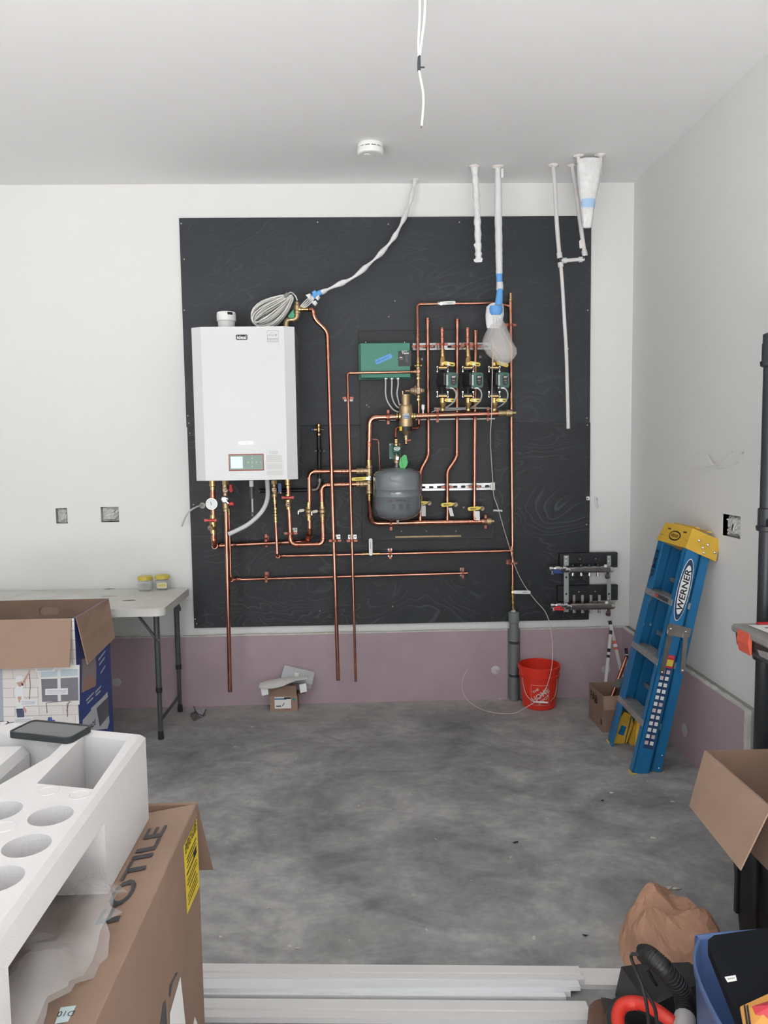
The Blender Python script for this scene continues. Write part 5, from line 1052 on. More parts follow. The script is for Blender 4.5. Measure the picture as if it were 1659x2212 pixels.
# ================================================================== ELECTRICAL BOXES & WALL BITS
BOXG = M('box_interior', (.30,.305,.305), .6); CRUMP = M('crumpled_film', (.55,.55,.54), .4, bump=.5, bscale=60)
def crumple(t, c, ux, uy, n, w, h, d, seed):
    rg = random.Random(seed); N = 11; g = []
    for i in range(N):
        row = []
        for j in range(N):
            u, v_ = j/(N-1)-.5, i/(N-1)-.5; e = max(0, 1-max(abs(u), abs(v_))*1.9)
            row.append(V(c)+ux*(u*w+rg.uniform(-.05, .05)*w)+uy*(v_*h+rg.uniform(-.05, .05)*h)+n*(d*(rg.random()*.95-.15)*min(1, e*2.5)-.018*(1-min(1, e*2))))
        g.append(row)
    return MB().sheet(g, smooth=False).build('crumpled_wrap', CRUMP, t)
def ebox(o, ux, uy, nn, w, h, label, seed, dep=.055):
    t = thing('electrical_box', label, 'electrical box', V(o)-uy*(h/2))
    b = MB(); b.box(V(o)-nn*dep, (w, h, .002), (ux, uy, nn))
    for s in (-1, 1): b.box(V(o)+ux*(s*(w/2+.001))-nn*(dep/2+.001), (.002, h, dep), (ux, uy, nn)); b.box(V(o)+uy*(s*(h/2+.001))-nn*(dep/2+.001), (w, .002, dep), (ux, uy, nn))
    b.build('box', BOXG, t); crumple(t, V(o)-nn*.012, ux, uy, nn, w*.97, h*.97, .020, seed); return t
for i, (x0, x1, y0, y1) in enumerate(HB):
    ebox(V((XL+(x0+x1)/2, 0, (y0+y1)/2)), EX, EZ, -EY, x1-x0, y1-y0, ('narrow' if i == 0 else 'wide')+' open electrical box stuffed with crumpled wrap in the back wall', 10+i)
x0, x1, y0, y1 = HR[0]; eb = ebox(V((XR, -(x0+x1)/2, (y0+y1)/2)), -EY, EZ, -EX, x1-x0, y1-y0, 'open electrical box with wires in the right wall beside the ladder', 21)
for k in range(3): MB().tube(smoothpath([V((XR+.03, -(x0+x1)/2-.02+.012*k, y1-.02)), V((XR+.005, -(x0+x1)/2-.025+.016*k, (y0+y1)/2+.01)), V((XR+.004, -(x0+x1)/2-.01+.008*k, y0+.03)), V((XR+.02, -(x0+x1)/2-.02+.01*k, y0+.045))], 5), .0035, 6).build('wire', (CABLE_W, BLACK_P, CABLE_G)[k], eb)
lw = thing('low_voltage_wires', 'two thin white wires crossed and taped at the right wall', 'wire', AX(1545, 1000, XR-.02))
XW = XR-.02
def WP(x, y, d=0): return AX(x, y, XW-d)
MB().tube(smoothpath([AX(1582, 979, XR+.005), WP(1577, 984), WP(1565, 991), WP(1555, 999), WP(1543, 1004), WP(1530, 1008), WP(1517, 1014), WP(1500, 1013), WP(1488, 1010), WP(1475, 1004.5)], 5), .0019, 5).build('wire', CABLE_W, lw)
MB().tube(smoothpath([AX(1604, 981, XR+.005), WP(1598, 984, .01), WP(1592, 992, .012), WP(1595, 998, .012), WP(1590, 1002, .01), WP(1575, 1008, .005), WP(1560, 1011, .004), WP(1547, 1008, .004), WP(1535, 995), WP(1528, 984), WP(1516, 978.5), WP(1501, 980), WP(1495, 973)], 5), .0019, 5).build('wire', CABLE_W, lw)
MB().hull([WP(x, y, d) for x, y in ((1529, 994), (1532, 990.5), (1540, 1002), (1537, 1005.5)) for d in (.003, .009)]).build('tape', PAPER, lw)
sb = thing('wall_hook', 'small white stub pipe curling from the wall beside the plywood edge', 'pipe stub', A(1290, 1078, 0))
latheP(sb, 'escutcheon', A(1290.5, 1077, 0), -EY, [(.008, 0), (.012, .001), (.010, .004)], WHITE_P, 12); MB().tube(smoothpath([A(1290, 1077, -.002), A(1286, 1076, -.03), A(1287, 1084, -.04), A(1289, 1092, -.042), A(1292, 1096, -.042)], 4), .0055, 8).build('tube', M('white_tubing', (.72,.73,.72), .4), sb)
sc2 = thing('board_edge_clip', 'small white cable clip at the right plywood edge', 'clip', A(1270, 1077, YP)); MB().box(A(1270, 1076.5, -.025), (.02, .014, .022), ch=.003).build('clip', WHITE_P, sc2); MB().lathe(A(1269, 1077, -.032), -EY, [(.004, 0), (.004, .001)], 10).build('hole', BLACK_M, sc2)
def cut(o, *cutters):                      # real openings: boolean difference, baked into the mesh
    L = OFF[o.name]; cs = []
    for c in cutters:
        me = bpy.data.meshes.new('cutter'); me.from_pydata([tuple(p-L) for p in c.v], [], c.f)
        bm = bmesh.new(); bm.from_mesh(me); bmesh.ops.remove_doubles(bm, verts=bm.verts[:], dist=1e-6); bmesh.ops.recalc_face_normals(bm, faces=bm.faces[:]); bm.to_mesh(me); bm.free()
        co = bpy.data.objects.new('cutter', me); COL.objects.link(co); co.matrix_world = Matrix.Identity(4); cs.append(co)
    bm = bmesh.new(); bm.from_mesh(o.data); bmesh.ops.remove_doubles(bm, verts=bm.verts[:], dist=1e-6); bmesh.ops.recalc_face_normals(bm, faces=bm.faces[:]); bm.to_mesh(o.data); bm.free()
    tmp = bpy.data.objects.new('tmp', o.data.copy()); COL.objects.link(tmp)
    for co in cs:
        m = tmp.modifiers.new('b', 'BOOLEAN'); m.operation = 'DIFFERENCE'; m.object = co; m.solver = 'EXACT'
    bpy.context.view_layer.update(); dg = bpy.context.evaluated_depsgraph_get()
    me = bpy.data.meshes.new_from_object(tmp.evaluated_get(dg)); mat = o.data.materials[0]
    o.data = me; me.materials.clear(); me.materials.append(mat)
    for p in me.polygons: p.material_index = 0
    for co in cs+[tmp]: bpy.data.objects.remove(co)
# ================================================================== FOLDING TABLE
TT = .74; tx1 = -.012; tx0 = -1.235; ty0, ty1 = -.018, -.638
tb_ = thing('folding_table', 'white plastic folding table with grey steel legs against the back wall', 'table', ((tx0+tx1)/2, (ty0+ty1)/2, 0))
TPL = M('white_table_plastic', (.66,.65,.61), .55, var=.12, vscale=7, bump=.05, bscale=150)
MB().prism(rrect(tx1-tx0, ty0-ty1, .05, 6), ((tx0+tx1)/2, (ty0+ty1)/2, TT-.042), EX, EY, .042).build('table_top', TPL, tb_)
STN = M('table_stain', (.20,.17,.15), .7)
rgs = random.Random(9)
for px, py, w, h in ((237, 1272, .05, .02), (280, 1297, .05, .025), (90, 1275, .07, .006), (233, 1288, .07, .012)):
    q = AZ(px, py, TT+.0004); n = 14; MB().add([V((q.x+w*math.cos(2*math.pi*k/n)*rgs.uniform(.5, 1), q.y+h*math.sin(2*math.pi*k/n)*rgs.uniform(.5, 1), q.z)) for k in range(n)], [list(range(n))]).build('stain', M('table_stain', (.20,.17,.15), .7), tb_)
LEGM = M('grey_leg_steel', (.075,.085,.09), .45, .3)
for lx, mir in ((-.078, 1), (-1.16, -1)):
    lf, lb_ = V((lx, -.551, 0)), V((lx+.002, -.115, 0))
    for q in (lf, lb_):
        lg_ = MB().tube([q+EZ*.26, q+EZ*(TT-.05)], .0155, 12).build('leg', LEGM, tb_); MB().tube([q+EZ*.03, q+EZ*.27], .0125, 12).build('lower_leg', LEGM, lg_)
        MB().lathe(q+EZ*.262, EZ, [(.0165, 0), (.0175, .002), (.0175, .026), (.0165, .028)], 12).build('collar', BLACK_P, lg_); MB().lathe(q, EZ, [(.016, 0), (.0165, .004), (.0145, .045), (.0125, .046)], 12).build('foot', BLACK_P, lg_)
        for z in (.36, .45, .54): MB().lathe(q+EZ*z-EY*.0150, -EY, [(.003, 0), (.003, .001)], 8).build('hole', BLACK_M, lg_)
    MB().cyl(lf+EZ*.10, lb_+EZ*.10, .009, n=10).build('cross_bar', LEGM, tb_)
    for dy in (-.008, .008): MB().tube([lf+V((0, dy, TT-.19)), lf+V((-.10*mir, dy, TT-.048))], .0055, 8).build('brace', LEGM, tb_)
    MB().hull([lb_+V((x*mir, y, z)) for x, z in ((-.03, TT-.05), (.012, TT-.05), (.032, TT-.105), (.030, TT-.122), (-.005, TT-.13)) for y in (-.018, -.0165)]).build('bracket', LEGM, tb_)
    MB().cyl(lf+V((.012, -.012, TT-.185)), lf+V((.004, -.024, TT-.185)), .006, n=8).build('rivet', CHROME, tb_)
# jars
def jar(px, py, label, seed, lbl):
    b = AZ(px, py, TT); b = V((b.x, b.y+.035, TT)); t = thing('plastic_jar', label, 'jar', b)
    s = .078; MB().box(b+EZ*.034, (s, s*.8, .066), ch=.010).build('jar_body', M('clear_jar', (.72,.75,.74), .08, alpha=.35), t)
    rg = random.Random(seed); m = MB()
    for k in range(60):
        q = b+V((rg.uniform(-.028, .028), rg.uniform(-.022, .022), .008+rg.random()*.034)); d = V((rg.uniform(-1, 1), rg.uniform(-1, 1), rg.uniform(-1, 1))).normalized(); m.cyl(q-d*.006, q+d*.006, .0025, n=5)
    c = m.build('contents', M('small_fittings', (.36,.42,.42), .4, .6), t); c['kind'] = 'stuff'
    MB().lathe(b+EZ*.066, EZ, [(.038, 0), (.044, .002), (.044, .018), (.041, .022), (.0001, .0225)], 24).build('lid', M('yellow_lid', (.62,.50,.09), .45), t)
    if lbl: lb2 = MB().prism(rrect(.058, .034, .008, 3), b+V((.004, -s*.4-.0005, .030)), EX, EZ, .0008).build('label', M('cream_label', (.72,.68,.48), .6), t); MB().prism(rrect(.046, .014, .003, 2), b+V((.004, -s*.4-.0014, .030)), EX, EZ, .0004).build('label_band', M('gold_band', (.62,.52,.16), .6), lb2)
jar(311, 1278.5, 'small clear jar of screws with yellow lid and no label', 1, False); jar(348.5, 1275.5, 'small clear jar with yellow lid and cream label', 2, True)

# ================================================================== CARDBOARD HELPERS
def flap(t, a, b, c, d, mat=None, name='flap', th=.004):      # quad board a-b hinge, c-d free edge
    return MB().sheet([[V(a), V(a).lerp(V(b), .5), V(b)], [V(a).lerp(V(d), .5), (V(a)+V(b)+V(c)+V(d))/4, V(b).lerp(V(c), .5)], [V(d), V(d).lerp(V(c), .5), V(c)]], th, smooth=False).build(name, mat or CARD_L, t)
def carton(t, x0, x1, y0, y1, z0, z1, mats=None, th=.004):    # open box of five boards
    mats = mats or {}
    g = lambda k: mats.get(k, CARD)
    MB().box(((x0+x1)/2, y0+th/2, (z0+z1)/2), (x1-x0, th, z1-z0)).build('near_wall', g('near'), t); MB().box(((x0+x1)/2, y1-th/2, (z0+z1)/2), (x1-x0, th, z1-z0)).build('far_wall', g('far'), t)
    MB().box((x0+th/2, (y0+y1)/2, (z0+z1)/2), (th, y1-y0-2*th, z1-z0)).build('left_wall', g('left'), t); MB().box((x1-th/2, (y0+y1)/2, (z0+z1)/2), (th, y1-y0-2*th, z1-z0)).build('right_wall', g('right'), t)
    MB().box(((x0+x1)/2, (y0+y1)/2, z0+th/2), (x1-x0-2*th, y1-y0-2*th, th)).build('bottom', g('bottom'), t)

# ================================================================== PRINTED PRESSURE-WASHER CARTON
q = A(224, 1293, -.665); wz = q.z; wx1 = q.x; wy1 = -.665; wq = AZ(170, 1336, wz); wy0 = wq.y; wx0 = wx1-.78
wx1 = (wx1+wq.x)/2
wb = thing('printed_carton', 'tall open carton printed with a washing scene, flaps folded out', 'carton', ((wx0+wx1)/2, (wy0+wy1)/2, 0))
STONE, nt, b = node_mat('printed_stone'); v = mapping(nt, (1, 1, 1))
br = nt.nodes.new('ShaderNodeTexBrick'); br.inputs['Scale'].default_value = 5.0; br.inputs['Color1'].default_value = (.62,.57,.54,1); br.inputs['Color2'].default_value = (.72,.70,.68,1); br.inputs['Mortar'].default_value = (.45,.42,.40,1); br.inputs['Mortar Size'].default_value = .008; br.inputs['Brick Width'].default_value = .55; br.inputs['Row Height'].default_value = .22
mp2 = mapping(nt, (1, 1, 1), (math.radians(90), 0, 0)); nt.links.new(mp2, br.inputs['Vector']); nt.links.new(br.outputs['Color'], b.inputs['Base Color']); b.inputs['Roughness'].default_value = .45
BLUEP = M('blue_print', (.035,.075,.30), .4); WHITEP = M('white_print', (.70,.71,.74), .45); NAVYP = M('navy_print', (.02,.06,.16), .4)
carton(wb, wx0, wx1, wy0, wy1, 0, wz, {'near': STONE, 'right': BLUEP})
# flat printed artwork on the near face
ya = wy0-.0006
def fp(px, py): return A(px, py, wy0)
def patch(parent, pts, mat, name, Y=None, dz=.0006):
    P = [A(x, y, (Y if Y is not None else wy0)) for x, y in pts]; c = sum(P, V((0,0,0)))/len(P); return MB().add([p-EY*dz for p in P], [list(range(len(P)))]).build(name, mat, parent)
near = [o for o in wb.children if o.name.startswith('near_wall')][0]; rightw = [o for o in wb.children if o.name.startswith('right_wall')][0]
GLASSP = M('printed_glass', (.16,.16,.185), .35); SKINP = M('printed_skin', (.50,.30,.24), .5); TAN = M('printed_frame', (.66,.64,.62), .5); SHORTS = M('printed_shorts', (.055,.07,.14), .5); SKYP = M('printed_sky_glass', (.42,.50,.56), .4)
patch(near, [(84, 1436), (172, 1436), (172, 1522), (84, 1524)], TAN, 'printed_window_frame', dz=.0005)
for pl in ([(89, 1467), (124, 1466), (125, 1515), (91, 1516)], [(131, 1465), (169, 1463), (170, 1513), (132, 1514)]): patch(near, pl, GLASSP, 'printed_pane', dz=.0010)
for pl in ([(89, 1448), (124, 1446), (124, 1461), (89, 1463)], [(131, 1446), (168, 1445), (168, 1459), (131, 1461)]): patch(near, pl, SKYP, 'printed_pane', dz=.0010)
patch(near, [(36, 1482), (50, 1481), (51, 1500), (52, 1531), (36, 1532), (34, 1505), (31, 1492)], WHITEP, 'printed_shirt', dz=.0012)
patch(near, [(35, 1531), (52, 1530), (53, 1560), (39, 1561)], SHORTS, 'printed_shorts', dz=.0012)
patch(near, [(36, 1474), (48, 1472), (50, 1480), (42, 1484)], SKINP, 'printed_face', dz=.0014); patch(near, [(33, 1468), (36, 1461), (44, 1459), (52, 1464), (44, 1472), (35, 1474)], WHITEP, 'printed_cap', dz=.0016)
patch(near, [(46, 1478), (61, 1452), (64, 1446), (66, 1449), (63, 1456), (50, 1482)], SKINP, 'printed_arm', dz=.0014); patch(near, [(38, 1505), (46, 1504), (47, 1517), (41, 1517)], SKINP, 'printed_arm', dz=.0014); patch(near, [(51, 1525), (58, 1534), (56, 1541), (50, 1533)], SKINP, 'printed_hand', dz=.0014)
for pl in ([(98, 1488), (147, 1486), (147, 1500), (98, 1501)], [(44, 1511), (81, 1509), (81, 1523), (44, 1525)], [(77, 1441), (119, 1439), (119, 1450), (77, 1451)], [(30, 1550), (72, 1548), (72, 1560), (30, 1562)]):
    c_ = patch(near, pl, WHITEP, 'printed_caption', dz=.0018)
    for k in (.3, .5, .7): a_ = pl[0][1]+(pl[3][1]-pl[0][1])*k; patch(c_, [(pl[0][0]+3, a_-.4), (pl[1][0]-8*k, a_-1.2), (pl[1][0]-8*k, a_-.4), (pl[0][0]+3, a_+.4)], GREYINK, 'caption_line', dz=.0022)
patch(near, [(98, 1561), (103, 1556), (104, 1549), (112, 1549), (113, 1555), (119, 1555), (119, 1566), (98, 1566)], BLUEP, 'printed_washer', dz=.0016)
MB().tube([fp(64, 1455)-EY*.0015, fp(65.5, 1480)-EY*.0015, fp(64, 1510)-EY*.0015], .0012, 4).build('printed_hose', PRINT_G, near)
for pl in ([(102, 1540), (100, 1518), (118, 1516)], [(118, 1516), (150, 1514), (144, 1536)], [(146, 1548), (145, 1520), (154, 1515)]): MB().tube([fp(*p)-EY*.0015 for p in pl], .0014, 4).build('printed_stand', PRINT_G, near)
patch(near, [(0, 1445), (5, 1445), (8, 1560), (0, 1560)], M('printed_door', (.36,.38,.44), .5), 'printed_door', dz=.001)
# right face artwork (plane X = wx1)
def rpatch(pts, mat, name, d=.0008): return MB().add([AX(x, y, wx1)+EX*d for x, y in pts], [list(range(len(pts)))]).build(name, mat, rightw)
rpatch([(176, 1424), (194, 1420), (205, 1410), (208, 1440), (207, 1480), (176, 1497)], M('printed_photo', (.40,.36,.36), .5), 'printed_photo')
rpatch([(186, 1462), (196, 1456), (206, 1470), (206, 1482), (180, 1494), (178, 1482)], SKINP, 'printed_hand', .0012)
rpatch([(178, 1556), (232, 1494), (236, 1560), (232, 1574), (178, 1580)], WHITEP, 'printed_band')
rpatch([(208, 1530), (233, 1505), (235, 1545), (215, 1570)], GLASSP, 'printed_inset', .0012)
for (x0, y0, x1, y1) in ((186, 1511, 202, 1494), (188, 1517, 201, 1505), (205, 1494, 218, 1480), (206, 1500, 217, 1490), (212, 1424, 227, 1404), (214, 1434, 226, 1418), (217, 1452, 227, 1436), (196, 1530, 228, 1500)):
    rpatch([(x0, y0), (x1, y1), (x1, y1+4), (x0, y0+4.5)], WHITEP, 'printed_line', .0012)
pa, pb = AX(190, 1574, wx1), AX(206, 1560, wx1); text(rightw, 'MADE', (pa+pb)/2+EX*.0014, EY, EZ, .028, NAVYP, w=.10, bold=.02)
# flaps: near, right, far, left
flap(wb, (wx0, wy0, wz), (wx1-.01, wy0, wz), V((wx1-.012, wy0-.045, A(165, 1441, wy0-.045).z)), V((wx0, wy0-.045, A(165, 1441, wy0-.045).z)))
flap(wb, (wx1, wy0+.02, wz), (wx1, wy1, wz), AX(247, 1378, wx1+.075), AX(188, 1436, wx1+.055))
flap(wb, (wx0, wy0, wz), (wx0, wy1, wz), V((wx0-.15, wy1, wz-.18)), V((wx0-.15, wy0, wz-.18)))
flap(wb, (wx0, wy1, wz), (wx1, wy1, wz), V((wx1, wy1+.018, wz-.24)), V((wx0, wy1+.018, wz-.24)), th=.003)
farw = [o for o in wb.children if o.name.startswith('far_wall')][0]
hq = A(106, 1320, wy1-.004); cut(farw, MB().prism(rrect(.10, .046, .022, 5), V((hq.x, wy1+.01, hq.z)), EX, EZ, .03))
# ================================================================== SMALL PARCEL BY THE WALL
pa, pb = AZ(584, 1536, 0), AZ(643, 1536, 0); px0, px1 = pa.x, pb.x; py0 = -.16; py1 = -.05
ph = A(584, 1504, py0).z
sp_ = thing('small_parcel_box', 'small open cardboard box with white shipping label on the floor by the wall', 'box', ((px0+px1)/2, (py0+py1)/2, 0))
carton(sp_, px0, px1, py0, py1, 0, ph, {k: CARD_L for k in ('near',)}, .003)
flap(sp_, (px0+.002, py0, ph), (px1-.004, py0, ph), V((px1-.008, py0+.012, ph+.058)), V((px0+.002, py0+.012, ph+.058)), CARD, th=.003)
flap(sp_, (px1, py0+.01, ph), (px1, -.095, ph), V((px1+.055, -.095, ph+.015)), V((px1+.045, py0+.02, ph+.005)), CARD, th=.003)
lb3 = MB().prism(rrect(.098, .070, .001, 1), A(611, 1518, py0), EX, EZ, .0008).build('shipping_label', PAPER, sp_)
MB().box(A(606, 1510, py0-.0010), (.070, .0004, .010)).build('label_blue', M('label_blue', (.12,.25,.38), .6), lb3); MB().box(A(621, 1508, py0-.0010), (.04, .0004, .010)).build('label_black', BLACK_M, lb3)
MB().box(A(602, 1525.5, py0-.0010), (.030, .0004, .007)).build('barcode', PRINT_G, lb3); MB().box(A(612, 1522, py0-.0010), (.004, .0004, .022), (V((.85,0,-.5)), EY, V((.5,0,.85)))).build('label_mark', BLACK_M, lb3)
text(lb3, 'ULINE', A(621, 1515.5, py0-.0008), EX, EZ, .005, BLACK_M, w=.02) if False else None
MB().lathe(A(635, 1511, py0), -EY, [(.0085, 0), (.0085, .0008)], 16).build('teal_dot', M('teal_dot', (.02,.25,.28), .5), sp_)
e1 = thing('padded_envelope', 'white padded envelope lying across the small parcel box', 'envelope', A(610, 1480, -.12))
g = []
for i in range(6):
    row = []
    for j in range(9):
        u = j/8; vv = i/5
        top = A(564+u*102, 1476-13*math.sin(min(1, u*1.25)*math.pi*.62)+ (3*u), -.118); bot = A(559+u*106, 1487.5-u*17+5*math.sin(u*5), -.20)
        row.append(top.lerp(bot, vv)+EZ*(.010*math.sin(vv*math.pi)+random.uniform(-.003, .003)))
    g.append(row)
MB().sheet(g, .006).build('envelope', M('white_mailer', (.62,.62,.59), .6, bump=.2, bscale=30), e1)
for x, y, s in ((655, 1488, 1), (572, 1494, -1)): MB().hull([A(x+a*1.0, y+b_, -.182+c) for a, b_ in ((-9, -9), (6, -12), (8, 6), (-6, 9)) for c in (-.012, .012)]).build('folded_corner', PAPER, e1)
e2 = thing('grey_mailer_bag', 'grey plastic mailer bag with a small label leaning on the purple wall', 'mailer bag', A(645, 1500, -.05))
g = []
for i in range(6):
    row = []
    for j in range(8):
        u, vv = j/7, i/5; a_ = A(615+u*64, 1437+u*14.5, -.055); c_ = A(606+u*68, 1468+u*11, -.085); row.append(a_.lerp(c_, vv)-EY*(.02*math.sin(vv*math.pi)*math.sin(u*math.pi)+random.uniform(0, .004)))
    g.append(row)
MB().sheet(g, .004).build('bag', M('grey_poly', (.42,.44,.46), .28, bump=.3, bscale=25), e2); MB().box(A(641, 1458, -.098), (.024, .001, .027), (V((1,0,-.12)).normalized(), EY, V((.12,0,1)).normalized())).build('label', PAPER, e2)
MB().hull([A(x, y, Y) for x, y in ((655, 1477), (674, 1470), (672, 1488), (660, 1487)) for Y in (-.06, -.075)]).build('bag_fold', MATS['grey_poly'], e2)

# torn scrap on the floor
sr = thing('paper_scrap', 'torn brown and white packing scrap on the concrete floor', 'scrap', AZ(428, 1548, 0))
def fpz(x, y, z): q = AZ(x, y, 0); return V((q.x, q.y, z))
MB().sheet([[fpz(411, 1543, .003), fpz(422, 1544, .018), fpz(428, 1547, .004)], [fpz(415, 1551, .02), fpz(424, 1551, .028), fpz(431, 1550, .006)], [fpz(419, 1559, .003), fpz(426, 1557, .008), fpz(432, 1552, .003)]], .002, False).build('brown_paper', M('scrap_brown', (.13,.10,.095), .8), sr)
MB().sheet([[fpz(425, 1538, .015), fpz(433, 1537, .006), fpz(443, 1535, .02)], [fpz(427, 1545, .012), fpz(435, 1544, .003), fpz(444, 1541, .016)], [fpz(430, 1550, .01), fpz(438, 1550, .006), fpz(444, 1544, .022)]], .0015, False).build('white_film', M('scrap_white', (.42,.43,.48), .5), sr)
MB().tube([fpz(419, 1533, .02), fpz(422, 1540, .012), fpz(428, 1546, .01), fpz(438, 1550, .012), fpz(445, 1543, .03)], .003, 5).build('dark_edge', M('scrap_dark', (.07,.06,.06), .8), sr)
# plaster crumbs
CRL = ['in front of the near ladder foot', 'between the ladder and the open brown carton', 'behind the brown paper bag, the longer one', 'behind the brown paper bag, the rounder one', 'between the bucket and the lettered corner box', 'below the thinnest drop pipe end', 'to the right of the small parcel box', 'against the wall left of the drain pipe', 'under the round mud patch by the drain pipe', 'beside the grey table leg', 'just behind the far pile of white trim', 'beside the large brown carton, nearer the white trim', 'beside the large brown carton, farther from the trim', 'out on the open slab beyond the white trim', 'in the middle of the bare slab']
for k, (px, py, s) in enumerate(((1322, 1714, .012), (1413, 1811, .014), (1440, 1922, .022), (1464, 1921, .016), (1252, 1510, .012), (745, 1530, .008), (682, 1554, .007), (1080, 1511, .014), (1032, 1515, .006), (300, 1534, .006), (640, 2050, .008), (478, 2024, .008), (580, 1962, .007), (606, 2004, .006), (975, 1700, .007))):
    q = AZ(px, py, 0); rg = random.Random(k); tag(MB().hull([q+V((rg.uniform(-1, 1)*s, rg.uniform(-.6, .6)*s, rg.random()*s*.5)) for _ in range(9)]+[q+V((s, 0, 0)), q+V((-s, 0, 0))]).build('plaster_crumb', M('crumb', (.50,.48,.45), .9)), 'pale plaster crumb on the concrete floor '+CRL[k], 'crumb', 'plaster crumbs scattered on the slab')
for k, (px, py) in enumerate(((1265, 2022), (1113, 1821), (1302, 1730))):
    q = AZ(px, py, 0); tag(MB().hull([q+V((random.uniform(-.012, .012), random.uniform(-.006, .006), random.random()*.006)) for _ in range(8)]+[q]).build('dark_chip', M('dark_chip', (.02,.02,.02), .7)), 'tiny dark chip on the concrete floor '+('next to the crumpled paper bag', 'alone in the middle of the bare slab', 'left of the near ladder foot')[k], 'chip', 'dark chips scattered on the slab')

# ================================================================== BUCKET
bc = V((2.094, -.168, 0)); BR0, BR1, BH = .098, .124, .258
bk = thing('bucket', 'red orange plastic bucket with a white printed logo beside the drain pipe', 'bucket', bc)
ORG = M('orange_bucket', (.72,.035,.018), .38)
MB().lathe(bc, EZ, [(BR0-.006, .0), (BR0, .006), (BR0+(BR1-BR0)*.72, BH*.74), (BR0+(BR1-BR0)*.76+.005, BH*.745), (BR0+(BR1-BR0)*.78+.005, BH*.79), (BR0+(BR1-BR0)*.8, BH*.80), (BR1-.004, BH*.90), (BR1+.003, BH*.905), (BR1+.004, BH-.003), (BR1, BH), (BR1-.005, BH), (BR1-.006, BH*.85), (BR0-.004, .012), (.0001, .012)], 40).build('pail', ORG, bk)
def onB(dx, z):                  # point on the bucket's outer skin, dx = offset along the camera-facing arc
    r = BR0+(BR1-BR0)*.97*(z/BH)+.0008; vd = math.atan2(CAM.x-bc.x, -(CAM.y-bc.y)); a = vd+dx/r; return V((bc.x+r*math.sin(a), bc.y-r*math.cos(a), z))
def bstroke(pts, r=.0016): return [onB(*p) for p in pts]
lz = .098; hs = .062
MB().tube(sum([[onB(a_[0]+(b_[0]-a_[0])*k/6, a_[1]+(b_[1]-a_[1])*k/6) for k in range(6)] for a_, b_ in zip([(-.048,.158), (.058,.158), (.058,.034), (-.048,.034)], [(.058,.158), (.058,.034), (-.048,.034), (-.048,.158)])], []), .0014, 5, closed=True).build('logo_frame', M('faded_white_print', (.62,.32,.28), .5), bk)
def btext(s, u0, z0, ang, h, w):
    cu = bpy.data.curves.new('lettering', 'FONT'); cu.body = s; cu.size = 1; cu.offset = .02; cu.resolution_u = 2; to = bpy.data.objects.new('lettering', cu); COL.objects.link(to)
    dg = bpy.context.evaluated_depsgraph_get(); me = bpy.data.meshes.new_from_object(to.evaluated_get(dg)); bpy.data.objects.remove(to); bpy.data.curves.remove(cu)
    bm = bmesh.new(); bm.from_mesh(me); bmesh.ops.subdivide_edges(bm, edges=bm.edges[:], cuts=1); bm.to_mesh(me); bm.free()
    xs = [v_.co.x for v_ in me.vertices]; ys = [v_.co.y for v_ in me.vertices]; X0, X1, Y0_, Y1_ = min(xs), max(xs), min(ys), max(ys); ca, sa = math.cos(ang), math.sin(ang)
    for v_ in me.vertices:
        x = (v_.co.x-(X0+X1)/2)/(X1-X0)*w; y = (v_.co.y-(Y0_+Y1_)/2)/(Y1_-Y0_)*h; v_.co = onB(u0+x*ca-y*sa, z0+x*sa+y*ca)+V((0,0,0))-OFF[bk.name]
        n = V((v_.co.x, v_.co.y, 0)).normalized(); v_.co += n*.0007
    me.materials.append(M('white_logo_print', (.70,.62,.58), .5)); o = bpy.data.objects.new('lettering', me); COL.objects.link(o); o.parent = bk; OFF[o.name] = OFF[bk.name]
btext('THE', -.020, .124, math.radians(38), .014, .045); btext('HOME', .008, .098, math.radians(38), .034, .118); btext('DEPOT', .028, .070, math.radians(38), .018, .080)
hl, hr = onB(-.118, BH*.80), onB(.118, BH*.80)
hp = smoothpath([hl, onB(-.112, .145)-EY*.006, onB(-.085, .090)-EY*.010, onB(-.045, .062)-EY*.016, onB(-.02, .058)-EY*.018], 5); hd_ = MB().tube(hp, .0022, 6).build('bail', M('bail_wire', (.62,.50,.48), .35, .6), bk)
MB().tube(smoothpath([hr, onB(.128, .145)-EY*.004, onB(.105, .085)-EY*.008, onB(.065, .060)-EY*.014], 5), .0020, 6).build('bail', MATS['bail_wire'], bk)
MB().cyl(onB(-.034, .060)-EY*.018, onB(.048, .058)-EY*.018, .0058, n=10).build('grip', M('white_grip', (.72,.70,.67), .45), bk)

# ================================================================== FAB BOX IN THE CORNER
fx0, fx1, fy0, fy1 = 2.335, 2.59, -.625, -.375; fz = A(1268, 1474, fy1).z
fb = thing('open_fab_box', 'open cardboard box lettered FAB behind the blue ladder', 'box', ((fx0+fx1)/2, (fy0+fy1)/2, 0)); carton(fb, fx0, fx1, fy0, fy1, 0, fz)
lw_ = [o for o in fb.children if o.name.startswith('left_wall')][0]; text(lw_, 'FAB', V((fx0-.0006, -.47, fz-.055)), -EY, EZ, .048, BLACK_M, w=.125, bold=.03)
MB().box((fx0-.0006, -.60, .05), (.0006, .018, .03)).build('print_mark', BLACK_M, lw_)
flap(fb, (fx0, fy0, fz), (fx1, fy0, fz), V((fx1, fy0-.006, fz-.075)), V((fx0+.004, fy0-.006, fz-.075)), CARD_L)
LVL = M('white_aluminium_level', (.62,.62,.60), .4)
